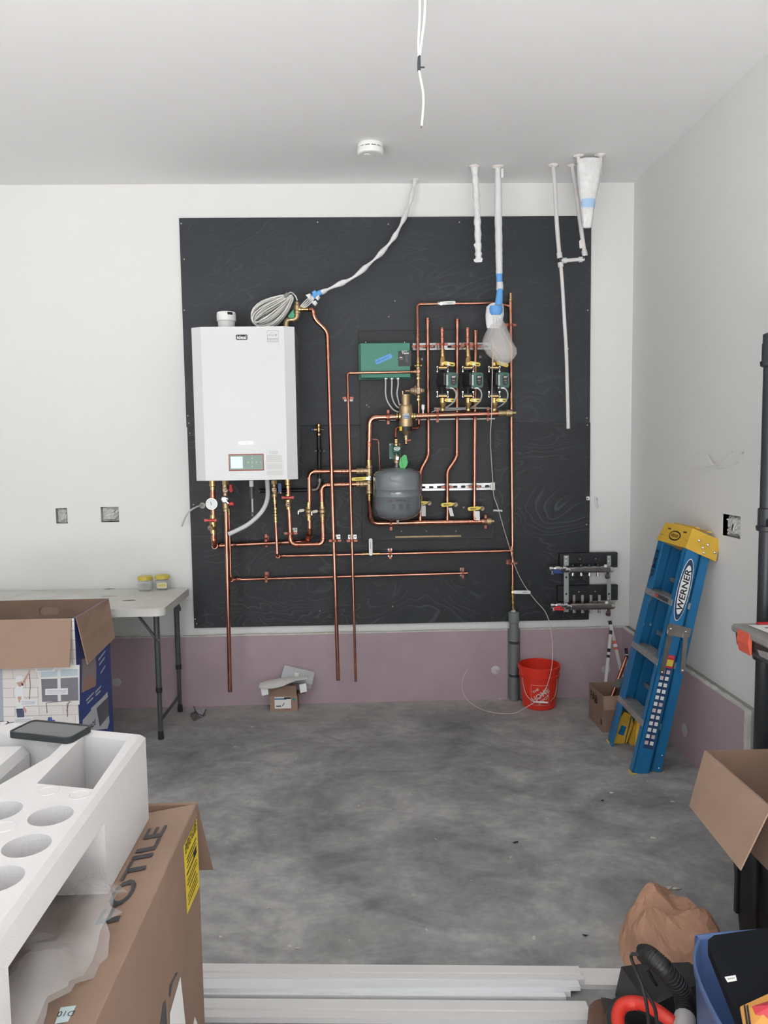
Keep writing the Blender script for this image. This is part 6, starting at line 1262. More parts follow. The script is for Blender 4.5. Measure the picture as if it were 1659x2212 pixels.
def stick(label, top, bot, w, marks, ax=None):
    d = bot-top; L = d.length; uz = -d.normalized(); ux = V((1, 0, 0)); ux = (ux-uz*ux.dot(uz)).normalized(); uy = uz.cross(ux)
    t = thing('marking_stake', label, 'stake', bot); MB().box((top+bot)/2, (w, w*.45, L), (ux, uy, uz), ch=.001).build('shaft', LVL, t)
    for f0, f1, m in marks: MB().box(top+d*((f0+f1)/2), (w*1.06, w*.52, L*(f1-f0)), (ux, uy, uz)).build('band', m, t)
    return t
ORM = M('orange_mark', (.72,.13,.07), .5)
def stk(px, py, Y, bx, by): top = A(px, py, Y); return top, V((bx, by, .02))
s_a = stk(1317, 1341, -.12, 2.615, -.235); stick('tallest white stake with two orange bands leaning behind the corner box', *s_a, .019, [(0, .045, BLACK_P), (.24, .28, ORM), (.285, .315, PAPER), (.32, .35, ORM)])
s_b = stk(1319.5, 1362, -.17, 2.425, -.345); stick('white stake with a broken black band leaning beside the orange-banded stake', *s_b, .017, [(0, .05, BLACK_P), (.23, .275, BLACK_P), (.31, .345, BLACK_P)])
s_c = stk(1352, 1400, -.20, 2.60, -.335); stick('white stake with black tip mostly hidden behind the blue ladder', *s_c, .017, [(0, .10, BLACK_P), (.12, .19, BLACK_P)])
for k, (a_, c_, r) in enumerate((((1353, 1420), (2.375, -.50), .011), ((1361, 1452), (2.40, -.55), .010))):
    t_ = A(*a_, -.36-.1*k); tag(MB().cyl(t_, V((c_[0], c_[1], .012)), r, n=12).build('copper_offcut', COPPER), ('longer' if k == 0 else 'shorter')+' copper pipe offcut standing in the corner box', 'pipe')
tag(MB().hull([A(x, y, Y) for x, y in ((1321, 1484), (1334, 1468), (1345, 1462), (1352, 1470), (1338, 1486)) for Y in (-.50, -.53)]).build('plastic_cover', M('dark_film', (.16,.18,.19), .3)), 'dark plastic scrap draped around the copper offcuts in the box', 'plastic')

# ================================================================== LADDER
LB = M('ladder_blue_fiberglass', (.012,.165,.38), .42, var=.08, vscale=20); LY = M('ladder_yellow', (.76,.47,.055), .5, var=.1, vscale=15); ALU = M('ladder_aluminium', (.42,.42,.41), .45, .5, var=.2, vscale=30)
ld = thing('step_ladder', 'folded blue step ladder with yellow top cap leaning on the right wall', 'ladder', (2.38, -.95, 0))
Hn = 1.115
def LN(s, w, d=0.0):            # s 0..1 along the rail, w 0 near .. 1 far, d depth behind the front edge
    n_ = V((2.305+.247*s, -1.157-.002*s, Hn*s)); f_ = V((2.323+.222*s, -.742-.108*s, Hn*s)); p = n_.lerp(f_, w); return p+V((.977, 0, -.214))*d
def railbox(w0, w1, d0, d1, s0=0.0, s1=1.0, mat=None, name='rail', par=None):
    return MB().hull([LN(s, w, d) for s in (s0, s1) for w in (w0, w1) for d in (d0*(1-.12*s), d1*(1-.12*s))]).build(name, mat or LB, par or ld)
RW = .082
# near rail: channel (web facing camera) and front/back flange
railbox(-.0, .012, 0, RW, name='front_rail'); railbox(0, .10, 0, .006, name='rail_flange'); railbox(0, .10, RW-.006, RW, name='rail_flange')
railbox(.988, 1.0, 0, RW, name='front_rail'); railbox(.80, 1.0, 0, .006, name='rail_flange'); railbox(.90, 1.0, RW-.006, RW, name='rail_flange')
railbox(.03, .042, RW+.010, RW+.060, .02, .985, name='rear_rail'); railbox(.03, .10, RW+.010, RW+.015, .02, .985, name='rail_flange'); railbox(.958, .97, RW+.004, RW+.060, .02, .985, name='rear_rail'); railbox(.80, .97, RW+.055, RW+.060, .02, .985, name='rail_flange')
for s in (.30, .55, .8): railbox(.04, .96, RW+.03, RW+.06, s, s+.018, ALU, 'rear_bar')
# steps
for s in (.205, .47, .725):
    st = MB().hull([LN(s+q, w, d) for q, d in ((0, -.004), (0, .088), (.026, .088), (.026, -.004)) for w in (.012, .988)]).build('step', ALU, ld)
    for k in range(5): MB().hull([LN(s+q, w, .010+.016*k+dd) for q in (.026, .0285) for dd in (0, .006) for w in (.014, .986)]).build('tread_rib', ALU, st)
    if s > .7:
        MB().hull([LN(s+q, w, -.0052) for q in (.006, .022) for w in (.12, .60)]+[LN(s+.01, .3, -.0048)]).build('warning_sticker', M('dark_sticker', (.05,.05,.07), .5), st); MB().hull([LN(s+q, w, -.0056) for q in (.008, .020) for w in (.48, .60)]+[LN(s+.01, .5, -.005)]).build('sticker_red', M('red_sticker', (.55,.06,.07), .5), st)
# diagonal braces under top step
MB().hull([LN(q, w, d) for q, w in ((.72, .86), (.66, .985)) for d in (.02, .026)]+[LN(.70, .93, .0)]).build('brace', ALU, ld)
# yellow foot braces
fbr = MB().hull([LN(s, w, d) for s, d in ((0, .004), (0, .085), (.045, .090), (.11, .098), (.155, .080), (.165, .035), (.08, .004)) for w in (.90, .985)]).build('foot_brace', LY, ld)
MB().hull([LN(s, .8985, d) for s, d in ((.055, .030), (.050, .062), (.095, .066), (.10, .038))]+[LN(.07, .902, .05)]).build('brace_slot', LB, fbr)
MB().hull([LN(s, w, d) for s, w in ((0, .012), (0, .03), (.09, .07), (.16, .15), (.204, .26), (.204, .012)) for d in (.006, .030)]).build('foot_brace', LY, ld)
MB().hull([LN(s, w, d) for s, d in ((.02, .10), (.02, .145), (.12, .145), (.18, .12), (.10, .10)) for w in (.84, .95)]).build('rear_foot_brace', LY, ld)
MB().hull([LN(s, w, d) for s, w in ((.03, .05), (.03, .16), (.10, .22), (.18, .30), (.19, .05)) for d in (.10, .108)]).build('rear_foot_brace', LY, ld)
for w in (0.0, 1.0):
    MB().hull([LN(s, w+(dw if w == 0 else -dw), d)+EZ*0 for s in (-.006, .006) for dw in (-.012, .10) for d in (-.004, RW+.003)]).build('foot_pad', LY, ld)
    MB().hull([LN(s, w+(dw if w == 0 else -dw), d) for s in (.012, .022) for dw in (.02, .11) for d in (RW+.018, RW+.070)]).build('foot_pad', LY, ld)
# top cap
cap = MB().hull([LN(.97, -.03, -.006), LN(.97, 1.03, -.006), LN(1.055, .02, .012), LN(1.055, .98, .012), LN(.94, -.03, .150), LN(.94, 1.03, .150), LN(1.03, .0, .150), LN(1.03, 1.0, .150)]).build('top_cap', LY, ld)
MB().hull([LN(1.056+q, w, d) for q in (0, .006) for w in (.12, .88) for d in (.04, .06)]).build('cap_ridge', LY, cap); MB().hull([LN(1.050+q, w, d) for q in (0, .006) for w in (.12, .88) for d in (.10, .12)]).build('cap_ridge', LY, cap)
def capface(px, py, off=.001): return None
# cap badge on the front face
f00, f01, f10 = LN(.97, -.03, -.006), LN(.97, 1.03, -.006), LN(1.055, .02, .012); uxc = (f00-f01).normalized(); mid = (LN(.97, .5, -.006)+LN(1.055, .5, .012))/2; upc = (LN(1.055, .5, .012)-LN(.97, .5, -.006)).normalized(); nc = uxc.cross(upc).normalized()
bg_ = MB().prism(ellipse(.062, .025), mid+uxc*.01-upc*.006, uxc, upc, .001).build('cap_badge', BLACK_M, cap); MB().prism(ellipse(.053, .018), mid+uxc*.01-upc*.006+nc*.0012, uxc, upc, .0006).build('badge_face', LY, bg_); text(bg_, 'WERNER', mid+uxc*.01-upc*.006+nc*.0020, uxc, upc, .017, BLACK_M, w=.082, bold=.02)
for k in (-1, 1): MB().prism(rrect(.035, .008, .001, 1), mid+uxc*(.01+k*.085)+upc*.022, uxc, upc, .0008).build('cap_slot', M('slot_brown', (.12,.05,.03), .6), cap)
for s, d in ((1.01, .05), (.985, .075), (1.0, .095), (.965, .085), (.975, .135)):
    pn_ = LN(s, -.034, d); MB().lathe(pn_+EY*.003, -EY, [(.007, 0), (.006, .004), (.0001, .006)], 10, sharp=False).build('rivet', CHROME, cap)
# side logo on near rail web: plane facing -Y
def LS(s, d, e=.0012): return LN(s, 0, d)-EY*e
ul = (LS(.9, .04)-LS(.6, .04)).normalized(); wl_ = V((.977, 0, -.214)); nl = -EY
def oval(a, b, c, mat, nm, par, e): return MB().prism(ellipse(a, b, 36), c-EY*e, ul, -wl_, .0006).build(nm, mat, par)
lc = LS(.80, .036, 0); lo1 = oval(.150, .031, lc, WHITE_P, 'side_logo', ld, .0006); oval(.146, .0285, lc, M('logo_navy', (.012,.05,.12), .45), 'logo_oval', lo1, .0014); oval(.118, .0225, lc, WHITE_P, 'logo_face', lo1, .0022); text(lo1, 'WERNER', lc-EY*.003, ul, -wl_, .030, BLACK_M, w=.195, shear=.15, bold=.02)
# EMR pen on far rail flange
ec = (LN(.862, .885, -.003)); text(ld, 'EMR', ec, (LN(.8, .9)-LN(.9, .9)).normalized(), (LN(.9, .8)-LN(.9, 1.0)).normalized()*1.0 if False else (LN(.9, 0)-LN(.9, 1)).normalized(), .036, M('pen_navy', (.008,.015,.05), .5), name='pen_lettering', w=.15, bold=.02, depth=.002)
# safety label strip
ws = LS(.555, .040, 0)
def rq(s0, s1, d0, d1, mat, nm, par, e): return MB().hull([LN(s, 0, d*(1-.12*s))-EY*k for s in (s0, s1) for d in (d0, d1) for k in (e, e+.0006)]).build(nm, mat, par)
strip = rq(.12, .505, .022, .072, NAVYP, 'safety_label', ld, .0006)
rq(.470, .525, .018, .076, M('label_red', (.55,.03,.06), .5), 'label_head', strip, .0012); rq(.478, .505, .040, .072, YELLOW_H, 'label_caution', strip, .0020); rq(.478, .505, .020, .038, PAPER, 'label_icon', strip, .0020); rq(.515, .52, .03, .07, M('label_red2', (.70,.10,.12), .5), 'label_line', strip, .0020)
for k in range(12):
    s = .452-k*.0280
    for d in (.0245, .0505): rq(s-.008, s+.008, d, d+.0175, (PAPER if (k+int(d*1000)) % 5 else M('pinkish_label', (.62,.50,.52), .6)), 'pictogram', strip, .0014)
# spreader
pl = MB().hull([LS(s, d, .002)-EY*k for s, d in ((.640, -.002), (.610, .004), (.605, .02), (.618, .03), (.618, .08), (.605, .095), (.612, .115), (.650, .115), (.655, .005)) for k in (0, .003)]).build('spreader_plate', STEEL, ld)
for (sa, da, sb_, db) in ((.625, .018, .445, .024), (.625, .092, .468, .118)):
    MB().hull([LS(sa, da+q, .006)-EY*k for q in (-.012, .012) for k in (0, .004)]+[LS(sb_, db+q, .006)-EY*k for q in (-.011, .011) for k in (0, .004)]+[LS(sb_-.012, db, .006)]).build('spreader_bar', STEEL, ld); screw(ld, LS(sb_+.004, db, .0105), r=.006, mat=CHROME, name='rivet'); screw(ld, LS(.632, da, .0055), r=.006, mat=CHROME, name='rivet')
for s in (.02, .055): screw(ld, LN(s*1.6+.01, .03, RW+.045)-EY*.001, r=.005, mat=CHROME, name='rivet')
for s, w, d in ((.58, .985, .03), (.585, .985, .07)): MB().lathe(LN(s, .985, d), -EY, [(.008, 0), (.006, .003), (.0001, .004)], 10).build('rivet', M('grey_rivet', (.25,.33,.36), .5), ld)
# ================================================================== WHITE TRIM BOARDS ON THE FLOOR
TRW = M('white_primed_trim', (.62,.61,.605), .5); TRW2 = M('white_pvc_trim', (.66,.67,.68), .4)
def trim_board(x0, x1, ya, yb, z0, th, label, prof=True, mat=TRW):     # ya near, yb far edge y at x0 and x1: ((n0,f0),(n1,f1))
    (n0, f0), (n1, f1) = ya, yb
    t = MB(); cs = [(0, 0), (0, th), (.30, th), (.33, th*.72), (.40, th*.72), (.43, th), (.9, th), (.95, th*.6), (1, th*.6), (1, 0)] if prof else [(0, 0), (0, th), (1, th), (1, 0)]
    A0 = [V((x0, n0+(f0-n0)*u, z0+z)) for u, z in cs]; A1 = [V((x1, n1+(f1-n1)*u, z0+z)) for u, z in cs]; n = len(cs)
    t.add(A0+A1, [(k, (k+1) % n, n+(k+1) % n, n+k) for k in range(n)]); t.add(A0, [list(range(n))]); t.add(A1, [list(range(n))[::-1]])
    return tag(t.build('trim_board', mat), label, 'trim board', 'white trim boards lying on the floor')
L0, L1 = .30, None
def tz_(px, py, z): q = AZ(px, py, z); return q.x, q.y
def board(pxR, yn, yf, z, th, label, pxL=445, ynL=None, yfL=None, prof=True, mat=TRW, x0=.10):
    xr, n1 = tz_(pxR, yn, z+th); _, f1 = tz_(pxR, yf, z+th); xl, n0 = tz_(pxL, ynL or yn, z+th); _, f0 = tz_(pxL, yfL or yf, z+th)
    k = (x0-xl)/(xr-xl); n00 = n0+(n1-n0)*k; f00 = f0+(f1-f0)*k
    return trim_board(x0, xr, (n00, f00), (n1, f1), z, th, label, prof, mat)
board(1400, 2129, 2087.5, 0, .014, 'long flat white trim board sticking out toward the paper bag', ynL=2112, yfL=2080)
board(1262, 2116, 2083, .0145, .014, 'white moulded trim board lying on top of the far pile', ynL=2112, yfL=2078)
board(1254, 2132, 2117.5, .0145, .012, 'narrow white trim board beside the topmost board of the far pile', ynL=2135, yfL=2113, prof=False, mat=TRW2)
board(1233, 2142, 2133.5, .0, .016, 'narrow white trim strip in the middle of the far pile', ynL=2142, yfL=2136, prof=False, mat=TRW2)
board(1223, 2153, 2143.5, .0, .014, 'nearest narrow white trim strip of the far pile', ynL=2148, yfL=2143, prof=False, mat=TRW2)
board(1282, 2203, 2157, 0, .016, 'wide white trim board lying apart in front of the far pile', ynL=2197, yfL=2152)

# ================================================================== BIG BROWN CARTON WITH FOAM
BX1, BY1, BZ = .637, -2.883, .735; BX0, BY0 = -.12, -4.0
bc_ = thing('large_brown_carton', 'large brown appliance carton with yellow energy label, foam tray on top', 'carton', ((BX0+BX1)/2, (BY0+BY1)/2, 0)); carton(bc_, BX0, BX1, BY0, BY1, 0, BZ, th=.006)
fhz = lambda X: BZ-.003-(BX1-X)*.155
tf = flap(bc_, (BX1, BY1-.012, BZ), (BX1, BY0, BZ), V((.20, BY0, fhz(.20))), V((.20, BY1-.012, fhz(.20))), CARD_L, name='top_flap', th=.005)
sl_ = (V((.2, -3, fhz(.2)))-V((BX1, -3, BZ))).normalized()
nz = EY.cross(sl_).normalized(); nz = nz if nz.z > 0 else -nz
ta, tb2 = V((.552, -3.0, 0)), None
text(tf, 'FOTILE', V((.573, -3.155, fhz(.573)+.0095)), EY, sl_, .044, PRINT_G, w=.345, depth=.0006, bold=.022)
# far flap hanging outward
ff = AX(460, 1879, BX1); flap(bc_, (BX1, BY1, BZ), (BX0, BY1, BZ), V((BX0, ff.y, ff.z)), V((BX1, ff.y, ff.z)), CARD)
rw_ = [o for o in bc_.children if o.name.startswith('right_wall')][0]
def sq(pts, mat, nm, par, e=.0008): return MB().add([AX(x, y, BX1)+EX*e for x, y in pts], [list(range(len(pts)))]).build(nm, mat, par)
yl_ = sq([(395.5, 1829), (424.5, 1767), (430.5, 1914), (403.5, 1976)], M('yellow_label', (.70,.53,.03), .55), 'energy_guide_label', rw_)
c0, c1 = AX(397, 1838, BX1), AX(424.5, 1780, BX1)
text(yl_, 'ENERGYGUIDE', (c0+c1)/2+EX*.0014, EY, EZ, .022, BLACK_M, w=.112, bold=.01)
for k, (f0, f1, th) in enumerate(((.25, .9, .002), (.31, .8, .002), (.37, .9, .0015), (.46, .95, .003), (.56, .85, .0015), (.62, .9, .0015), (.70, .6, .002), (.78, .9, .0015), (.84, .85, .0015), (.90, .9, .0015))):
    z = .705-(.705-.545)*f0; MB().box((BX1+.0016, -2.957, z), (.0006, .105*f1, th)).build('label_line', BLACK_M, yl_)
text(yl_, '404', V((BX1+.0016, -2.925, .645)), EY, EZ, .014, BLACK_M, w=.03) if False else MB().box((BX1+.0016, -2.925, .640), (.0006, .028, .012)).build('label_figure', BLACK_M, yl_)
sq([(389, 2109), (400, 2212), (366, 2212), (366, 2190)], PAPER, 'white_label', rw_); sq([(381, 2100), (384, 2099), (372, 2125), (367, 2155), (364, 2150), (366, 2128)], PRINT_G, 'print_mark', rw_); sq([(352, 2168), (357, 2160), (360, 2212), (345, 2212)], PRINT_G, 'print_mark', rw_); sq([(420, 2196), (426, 2212), (417, 2212)], PAPER, 'white_label', rw_)
# pale blue sticker on the flap
sp0 = [AZ(x, y, fhz(.58)+.010) for x, y in ((131, 2176), (169, 2171), (150, 2206), (118, 2212))]; st_ = MB().add(sp0, [[0,1,2,3]]).build('pale_blue_sticker', M('sticker_blue', (.55,.66,.68), .5), tf)
ctr_ = sum(sp0, V((0,0,0)))/4; text(st_, 'D10', ctr_+EZ*.0008-EX*.0, -EX, -EY, .011, PRINT_G, w=.024)
# foam tray
FT, FB_ = .93, .7275
foam = thing('foam_packing_tray', 'white polystyrene packing tray with round holes on the brown carton', 'foam packing', (.27, -3.3, FB_))
FOAM = M('polystyrene', (.66,.65,.65), .6, bump=.15, bscale=300)
po = [(-.05, -2.76), (.540, -2.937), (.548, -3.80), (-.05, -3.80)]
fo = MB().prism([(x, y) for x, y in reversed(po)], (0, 0, FT), EX, EY, -(FT-FB_))
fo = MB(); lo_ = [V((x, y, FB_)) for x, y in po]; hi_ = [V((x, y, FT)) for x, y in po]
def inset_poly(pts, k): c = sum(pts, V((0,0,0)))/len(pts); return [p+(c-p).normalized()*k for p in pts]
fo.hull(lo_+[V((p.x, p.y, FT-.012)) for p in hi_]+[V((p.x, p.y, FT)) for p in inset_poly(hi_, .014)])
fob = fo.build('tray', FOAM, foam)
cuts = []
def box_cut(poly, z0, z1): return MB().prism(poly, (0, 0, z0), EX, EY, z1-z0)
cuts.append(box_cut([(.405, -2.945), (.404, -3.190), (.522, -3.222), (.512, -2.985)], FT-.145, FT+.05))          # right pocket
cuts.append(box_cut([(.150, -2.905), (.145, -3.165), (.335, -3.19), (.375, -3.06), (.375, -2.965)], FT-.15, FT+.05))  # centre cavity
cuts.append(box_cut([(-.06, -2.83), (-.06, -3.12), (.115, -3.14), (.118, -2.875)], FT-.12, FT+.05))             # left cavity
for hx, hy in ((.484, -3.324), (.486, -3.424), (.484, -3.520), (.385, -3.300), (.384, -3.40), (.383, -3.50), (.484, -3.62), (.383, -3.6)): cuts.append(MB().cyl((hx, hy, FT-.055), (hx, hy, FT+.05), .0375, n=32))
cuts.append(MB().box((.45, -3.43, FB_+.045), (.40, .40, .19)))   # arch in the right side
cuts.append(MB().box((.2, -2.79, .65), (1.2, .215, .19)))      # underside rests on the carton's far rim
cut(fob, *cuts)
for hx, hy in ((.505, -3.245), (.44, -3.225), (.42, -3.36), (.43, -3.47)): MB().lathe((hx, hy, FT), EZ, [(.020, 0), (.0195, .0012), (.018, .0012), (.0175, 0)], 24, caps=False).build('ejector_mark', FOAM, foam)
MB().hull([V((x, y, z)) for x, y in ((.215, -2.95), (.285, -2.95), (.285, -3.13), (.215, -3.11)) for z in (FT-.16, FT-.035)]+[V((x, y, FT-.015)) for x, y in ((.225, -2.96), (.275, -2.96), (.275, -3.07), (.225, -3.06))]).build('cavity_rib', FOAM, foam)
text(foam, 'KY', AZ(8.5, 1561.5, FT)+EZ*.0006, V((.96, -.28, 0)), V((.28, .96, 0)), .018, BLACK_M, name='stamp_lettering', w=.05)
# smartphone
pc = [AZ(x, y, FT+.011) for x, y in ((33, 1583), (50, 1557), (192, 1571), (164, 1597))]; ctr = sum(pc, V((0,0,0)))/4
ux_ = ((pc[2]-pc[1])+(pc[3]-pc[0])).normalized(); uy_ = EZ.cross(ux_)
phn = thing('smartphone', 'dark smartphone in a black case lying on the white foam tray', 'phone', (ctr.x, ctr.y, FT))
LL, WW = .163, .082; po_ = V((ctr.x, ctr.y, FT+.0008))
MB().prism(rrect(LL, WW, .014, 5), po_, ux_, uy_, .0115).build('case', M('phone_case', (.025,.03,.033), .6), phn)
MB().ringplate(rrect(LL, WW, .014, 5), rrect(LL-.010, WW-.010, .010, 5), po_+EZ*.0115, ux_, uy_, .0018).build('case_rim', MATS['phone_case'], phn)
MB().prism(rrect(LL-.011, WW-.011, .010, 5), po_+EZ*.0112, ux_, uy_, .0008).build('screen', M('phone_screen', (.10,.10,.105), .22), phn)
# clear plastic bag squeezed between foam and carton
pb_ = thing('clear_plastic_bag', 'crumpled clear plastic bag bulging from under the foam tray', 'plastic bag', AZ(150, 2050, .72))
FILM = M('clear_bag_film', (.72,.71,.72), .12, alpha=.24, bump=1.0, bscale=16)
rgp = random.Random(11); g = []
for i in range(15):
    row = []
    for j in range(13):
        u, vv = j/12, i/14
        X = .565+.030*math.sin(min(1, vv*1.15)*math.pi)-.28*u; Y = -3.255-.35*vv; Z = max(fhz(min(X, .63))+.010, .775-.06*abs(u-.2)+.028*math.sin(u*9+vv*4)*math.sin(vv*7))
        row.append(V((X+rgp.uniform(-.008, .008), Y+rgp.uniform(-.008, .008), Z+rgp.uniform(-.006, .010)))); row[-1].z = min(row[-1].z, .842); row[-1].x = max(row[-1].x, .268)
    g.append(row)
MB().sheet(g, 0).build('film', FILM, pb_)
g2 = [[p+V((rgp.uniform(-.006, .02), rgp.uniform(-.01, .01), -.012+rgp.uniform(-.004, .004))) for p in row[:8]] for row in g]
for row in g2:
    for p in row: p.z = max(p.z, fhz(min(p.x, .63))+.009); p.y = min(-3.245, max(-3.615, p.y))
MB().sheet(g2, 0).build('film_layer', FILM, pb_)

# ================================================================== RIGHT FOREGROUND
# open carton
rz = .60; ca, cb2 = AZ(1537, 1621, rz), AZ(1652, 1746, rz); RX0 = (ca.x+cb2.x)/2; RY1, RY0 = ca.y, cb2.y
rb = thing('open_brown_carton', 'open brown carton with flaps folded down on the black storage case', 'carton', (RX0+.18, (RY0+RY1)/2, .422)); carton(rb, RX0, RX0+.38, RY0, RY1, .422, rz)
fa, fb2 = AZ(1491, 1742, .455), AZ(1601, 1881, .455)
flap(rb, (RX0, RY1, rz), (RX0, RY0, rz), V((fb2.x, fb2.y, .455)), V((fa.x, fa.y, .455)), CARD_L)
flap(rb, (RX0+.006, RY0, rz), (RX0+.38, RY0, rz), V((RX0+.38, RY0-.04, .40)), V((RX0+.012, RY0-.04, .40)), CARD)
kc = thing('black_storage_case', 'black plastic storage case on the floor under the brown carton', 'storage case', (RX0+.28, (RY0+RY1)/2, 0))
kx0 = RX0+.075; MB().hull([V((x, y, z)) for z, ins in ((0, .03), (.39, 0)) for x in (kx0+ins, kx0+.30-ins) for y in (RY0+.03+ins, RY1-.01-ins)]).build('body', BLACK_P, kc); MB().box((kx0+.15, (RY0+RY1)/2+.01, .405), (.31, RY1-RY0-.02, .03), ch=.006).build('lid', BLACK_P, kc)
for k in range(3): MB().box((kx0-.002, RY0+.09+k*.11, .24), (.012, .02, .26), ch=.003).build('rib', BLACK_P, kc)
# resin shelving unit
PX, PY = 2.520, -1.86; SHM = M('black_resin', (.022,.026,.03), .42)
su_ = thing('shelving_unit', 'tall black plastic shelving unit along the right wall', 'shelving', (2.58, -2.3, 0))
ztop = A(1652, 722, PY).z; lev = [A(1592, 1347, -1.955).z-.131, A(1645, 1128, PY).z, A(1650, 772, PY).z]; lev = [.06]+lev
for (x, y) in ((PX+.022, PY), (PX+.022, PY-.86)):
    po2 = MB().tube([V((x, y, 0)), V((x, y, ztop-.03))], .026, 16).build('post', SHM, su_)
    for z in lev: MB().lathe((x, y, z-.035), EZ, [(.027, 0), (.036, .004), (.038, .020), (.032, .024), (.032, .085), (.027, .088)], 16).build('collar', SHM, po2)
    MB().lathe((x, y, ztop-.05), EZ, [(.03, 0), (.03, .05), (.02, .055)], 16).build('post_cap', SHM, po2)
for z in lev[:-1]+[lev[-1]]:
    sh = MB().box((PX+.080, PY-.43, z), (.16, .80, .03), ch=.004).build('shelf', SHM, su_)
# tote on the shelf
tt = thing('latched_tote', 'black tote with grey lid and orange latch resting on a black shelf', 'tote', (2.46, -2.15, .70))
tcx = 2.385; ty_ = -1.955; ztl = A(1592, 1347, ty_).z; ztb = ztl-.115
TOT = M('tote_black', (.03,.032,.035), .4); LID = M('tote_lid_grey', (.28,.27,.26), .5, var=.15, vscale=12)
MB().hull([V((x, y, z)) for z, i_ in ((ztl-.028, 0), (ztl-.075, .004), (ztb, .055)) for x, y in ((tcx+i_, ty_-i_), (tcx+.27-i_, ty_-i_), (tcx+.27-i_, ty_-.60+i_), (tcx+i_, ty_-.60+i_))]).build('tub', TOT, tt)
ldp = MB().box((tcx+.133, ty_-.30, ztl-.016), (.29, .625, .030), ch=.008).build('lid', LID, tt)
MB().hull([V((tcx-.014-i_, y, z)) for z, i_ in ((ztl-.008, .0), (ztl-.045, .004), (ztl-.085, -.006)) for y in (ty_-.045, ty_-.125)]+[V((tcx-.004, y, z)) for z in (ztl-.008, ztl-.08) for y in (ty_-.045, ty_-.125)]).build('latch', M('orange_latch', (.70,.12,.07), .45), tt)
MB().hull([V((tcx-.010, y, z)) for y, z in ((ty_-.17, ztl-.05), (ty_-.36, ztl-.03), (ty_-.36, ztl-.062), (ty_-.19, ztl-.068))]+[V((tcx+.01, ty_-.2, ztl-.05)), V((tcx+.01, ty_-.34, ztl-.05))]).build('grip', LID, tt)
pr_ = thing('loose_papers', 'loose printed papers lying on the grey tote lid', 'paper', (tcx+.1, ty_-.2, ztl)); MB().add([V((tcx+.03, ty_-.03, ztl+.0015)), V((tcx+.25, ty_-.05, ztl+.0015)), V((tcx+.24, ty_-.35, ztl+.0015)), V((tcx+.05, ty_-.33, ztl+.0015))], [(0,1,2,3)]).build('sheet', PAPER, pr_)
for k in range(5): MB().box((tcx+.13, ty_-.08-k*.045, ztl+.0019), (.13, .012, .0005)).build('print_block', PRINT_G, pr_)
MB().box((tcx+.10, ty_-.02, ztl+.004), (.06, .02, .006)).build('red_clip', RED_H, pr_)

# paper bag
pbx = thing('brown_paper_bag', 'crumpled brown paper bag lying on the floor behind the vacuum', 'paper bag', (1.95, -2.42, 0))
KRAFT = M('kraft_paper', (.47,.265,.175), .75, var=.2, vscale=9, bump=.5, bscale=12)
rgb = random.Random(21); N_ = 26
ring0 = [(1.80, -2.55), (1.812, -2.42), (1.845, -2.32), (1.90, -2.245), (1.98, -2.215), (2.07, -2.235), (2.14, -2.30), (2.155, -2.40), (2.12, -2.52), (2.02, -2.595), (1.90, -2.60)]
rr_ = smoothpath([V((x, y, 0)) for x, y in ring0+[ring0[0]]], 4)[:-1]; cen = V((1.965, -2.41, 0)); NA = len(rr_)
ridges = [(math.radians(a), c_, k_, w_) for a, c_, k_, w_ in ((25, .03, .022, .055), (100, -.05, .034, .05), (150, .05, .028, .06), (65, -.08, .026, .045), (10, .10, .030, .05), (125, .11, .034, .05), (40, -.14, .03, .05))]
def bag_h(x, y, f_):
    h = .15*max(0.0, 1-f_**4.5)+.02
    for a, c_, k_, w_ in ridges:
        d = x*math.cos(a)+y*math.sin(a)-c_; h += k_*(max(0, 1-abs(d)/w_)-.35)
    return max(.004, h*min(1, (1-f_)*5+.12))
g = []
for i in range(16):
    f_ = 1-i/15; row = []
    for k in range(NA):
        p = cen+(rr_[k]-cen)*f_; jit_ = .006 if 0 < i < 15 else 0
        q = V((p.x+rgb.uniform(-jit_, jit_), p.y+rgb.uniform(-jit_, jit_), 0)); q.z = bag_h(q.x-cen.x, q.y-cen.y, f_) if i else 0.0; row.append(q)
    row.append(row[0].copy()); g.append(row)
MB().sheet(g, 0, smooth=False).build('bag_shell', KRAFT, pbx)
# blue bin with black case in it
BNX, BNY = 1.80, -2.86
bn = thing('blue_storage_bin', 'blue plastic bin holding a black case beside the vacuum', 'bin', (2.04, -3.12, 0))
BLU = M('blue_bin_plastic', (.10,.165,.36), .4); zr = .36
def binpt(x, y, z): return V((x, y, z))
rim = [AZ(x, y, zr) for x, y in ((1527, 2018), (1510, 2030), (1501, 2058), (1504, 2090), (1520, 2135), (1548, 2192), (1575, 2240), (1600, 2300))]
rim = [rim[0]+V((.30, .02, 0))]+rim+[rim[-1]+V((.30, -.02, 0))]
cenb = sum(rim, V((0,0,0)))/len(rim); gout = []
for z, k, dz in ((0, .80, 0), (zr*.6, .92, 0), (zr-.03, .985, 0), (zr-.028, 1.03, 0), (zr-.004, 1.035, 0), (zr, 1.02, 0), (zr, .985, 0), (zr-.01, .965, 0), (zr*.6, .90, 0), (.01, .78, 0)):
    row = [V((cenb.x+(p.x-cenb.x)*k, cenb.y+(p.y-cenb.y)*k, z)) for p in smoothpath(rim+[rim[0]], 4)]; row[-1] = row[0].copy(); gout.append(row)
MB().sheet(gout, 0).build('tub', BLU, bn); MB().add([V((p.x, p.y, .006)) for p in gout[-1][:-1]], [list(range(len(gout[-1])-1))]).build('bottom', BLU, bn)
bg2 = thing('black_hard_case', 'flat black case with white sticker tilted inside the blue bin', 'case', AZ(1600, 2100, .40))
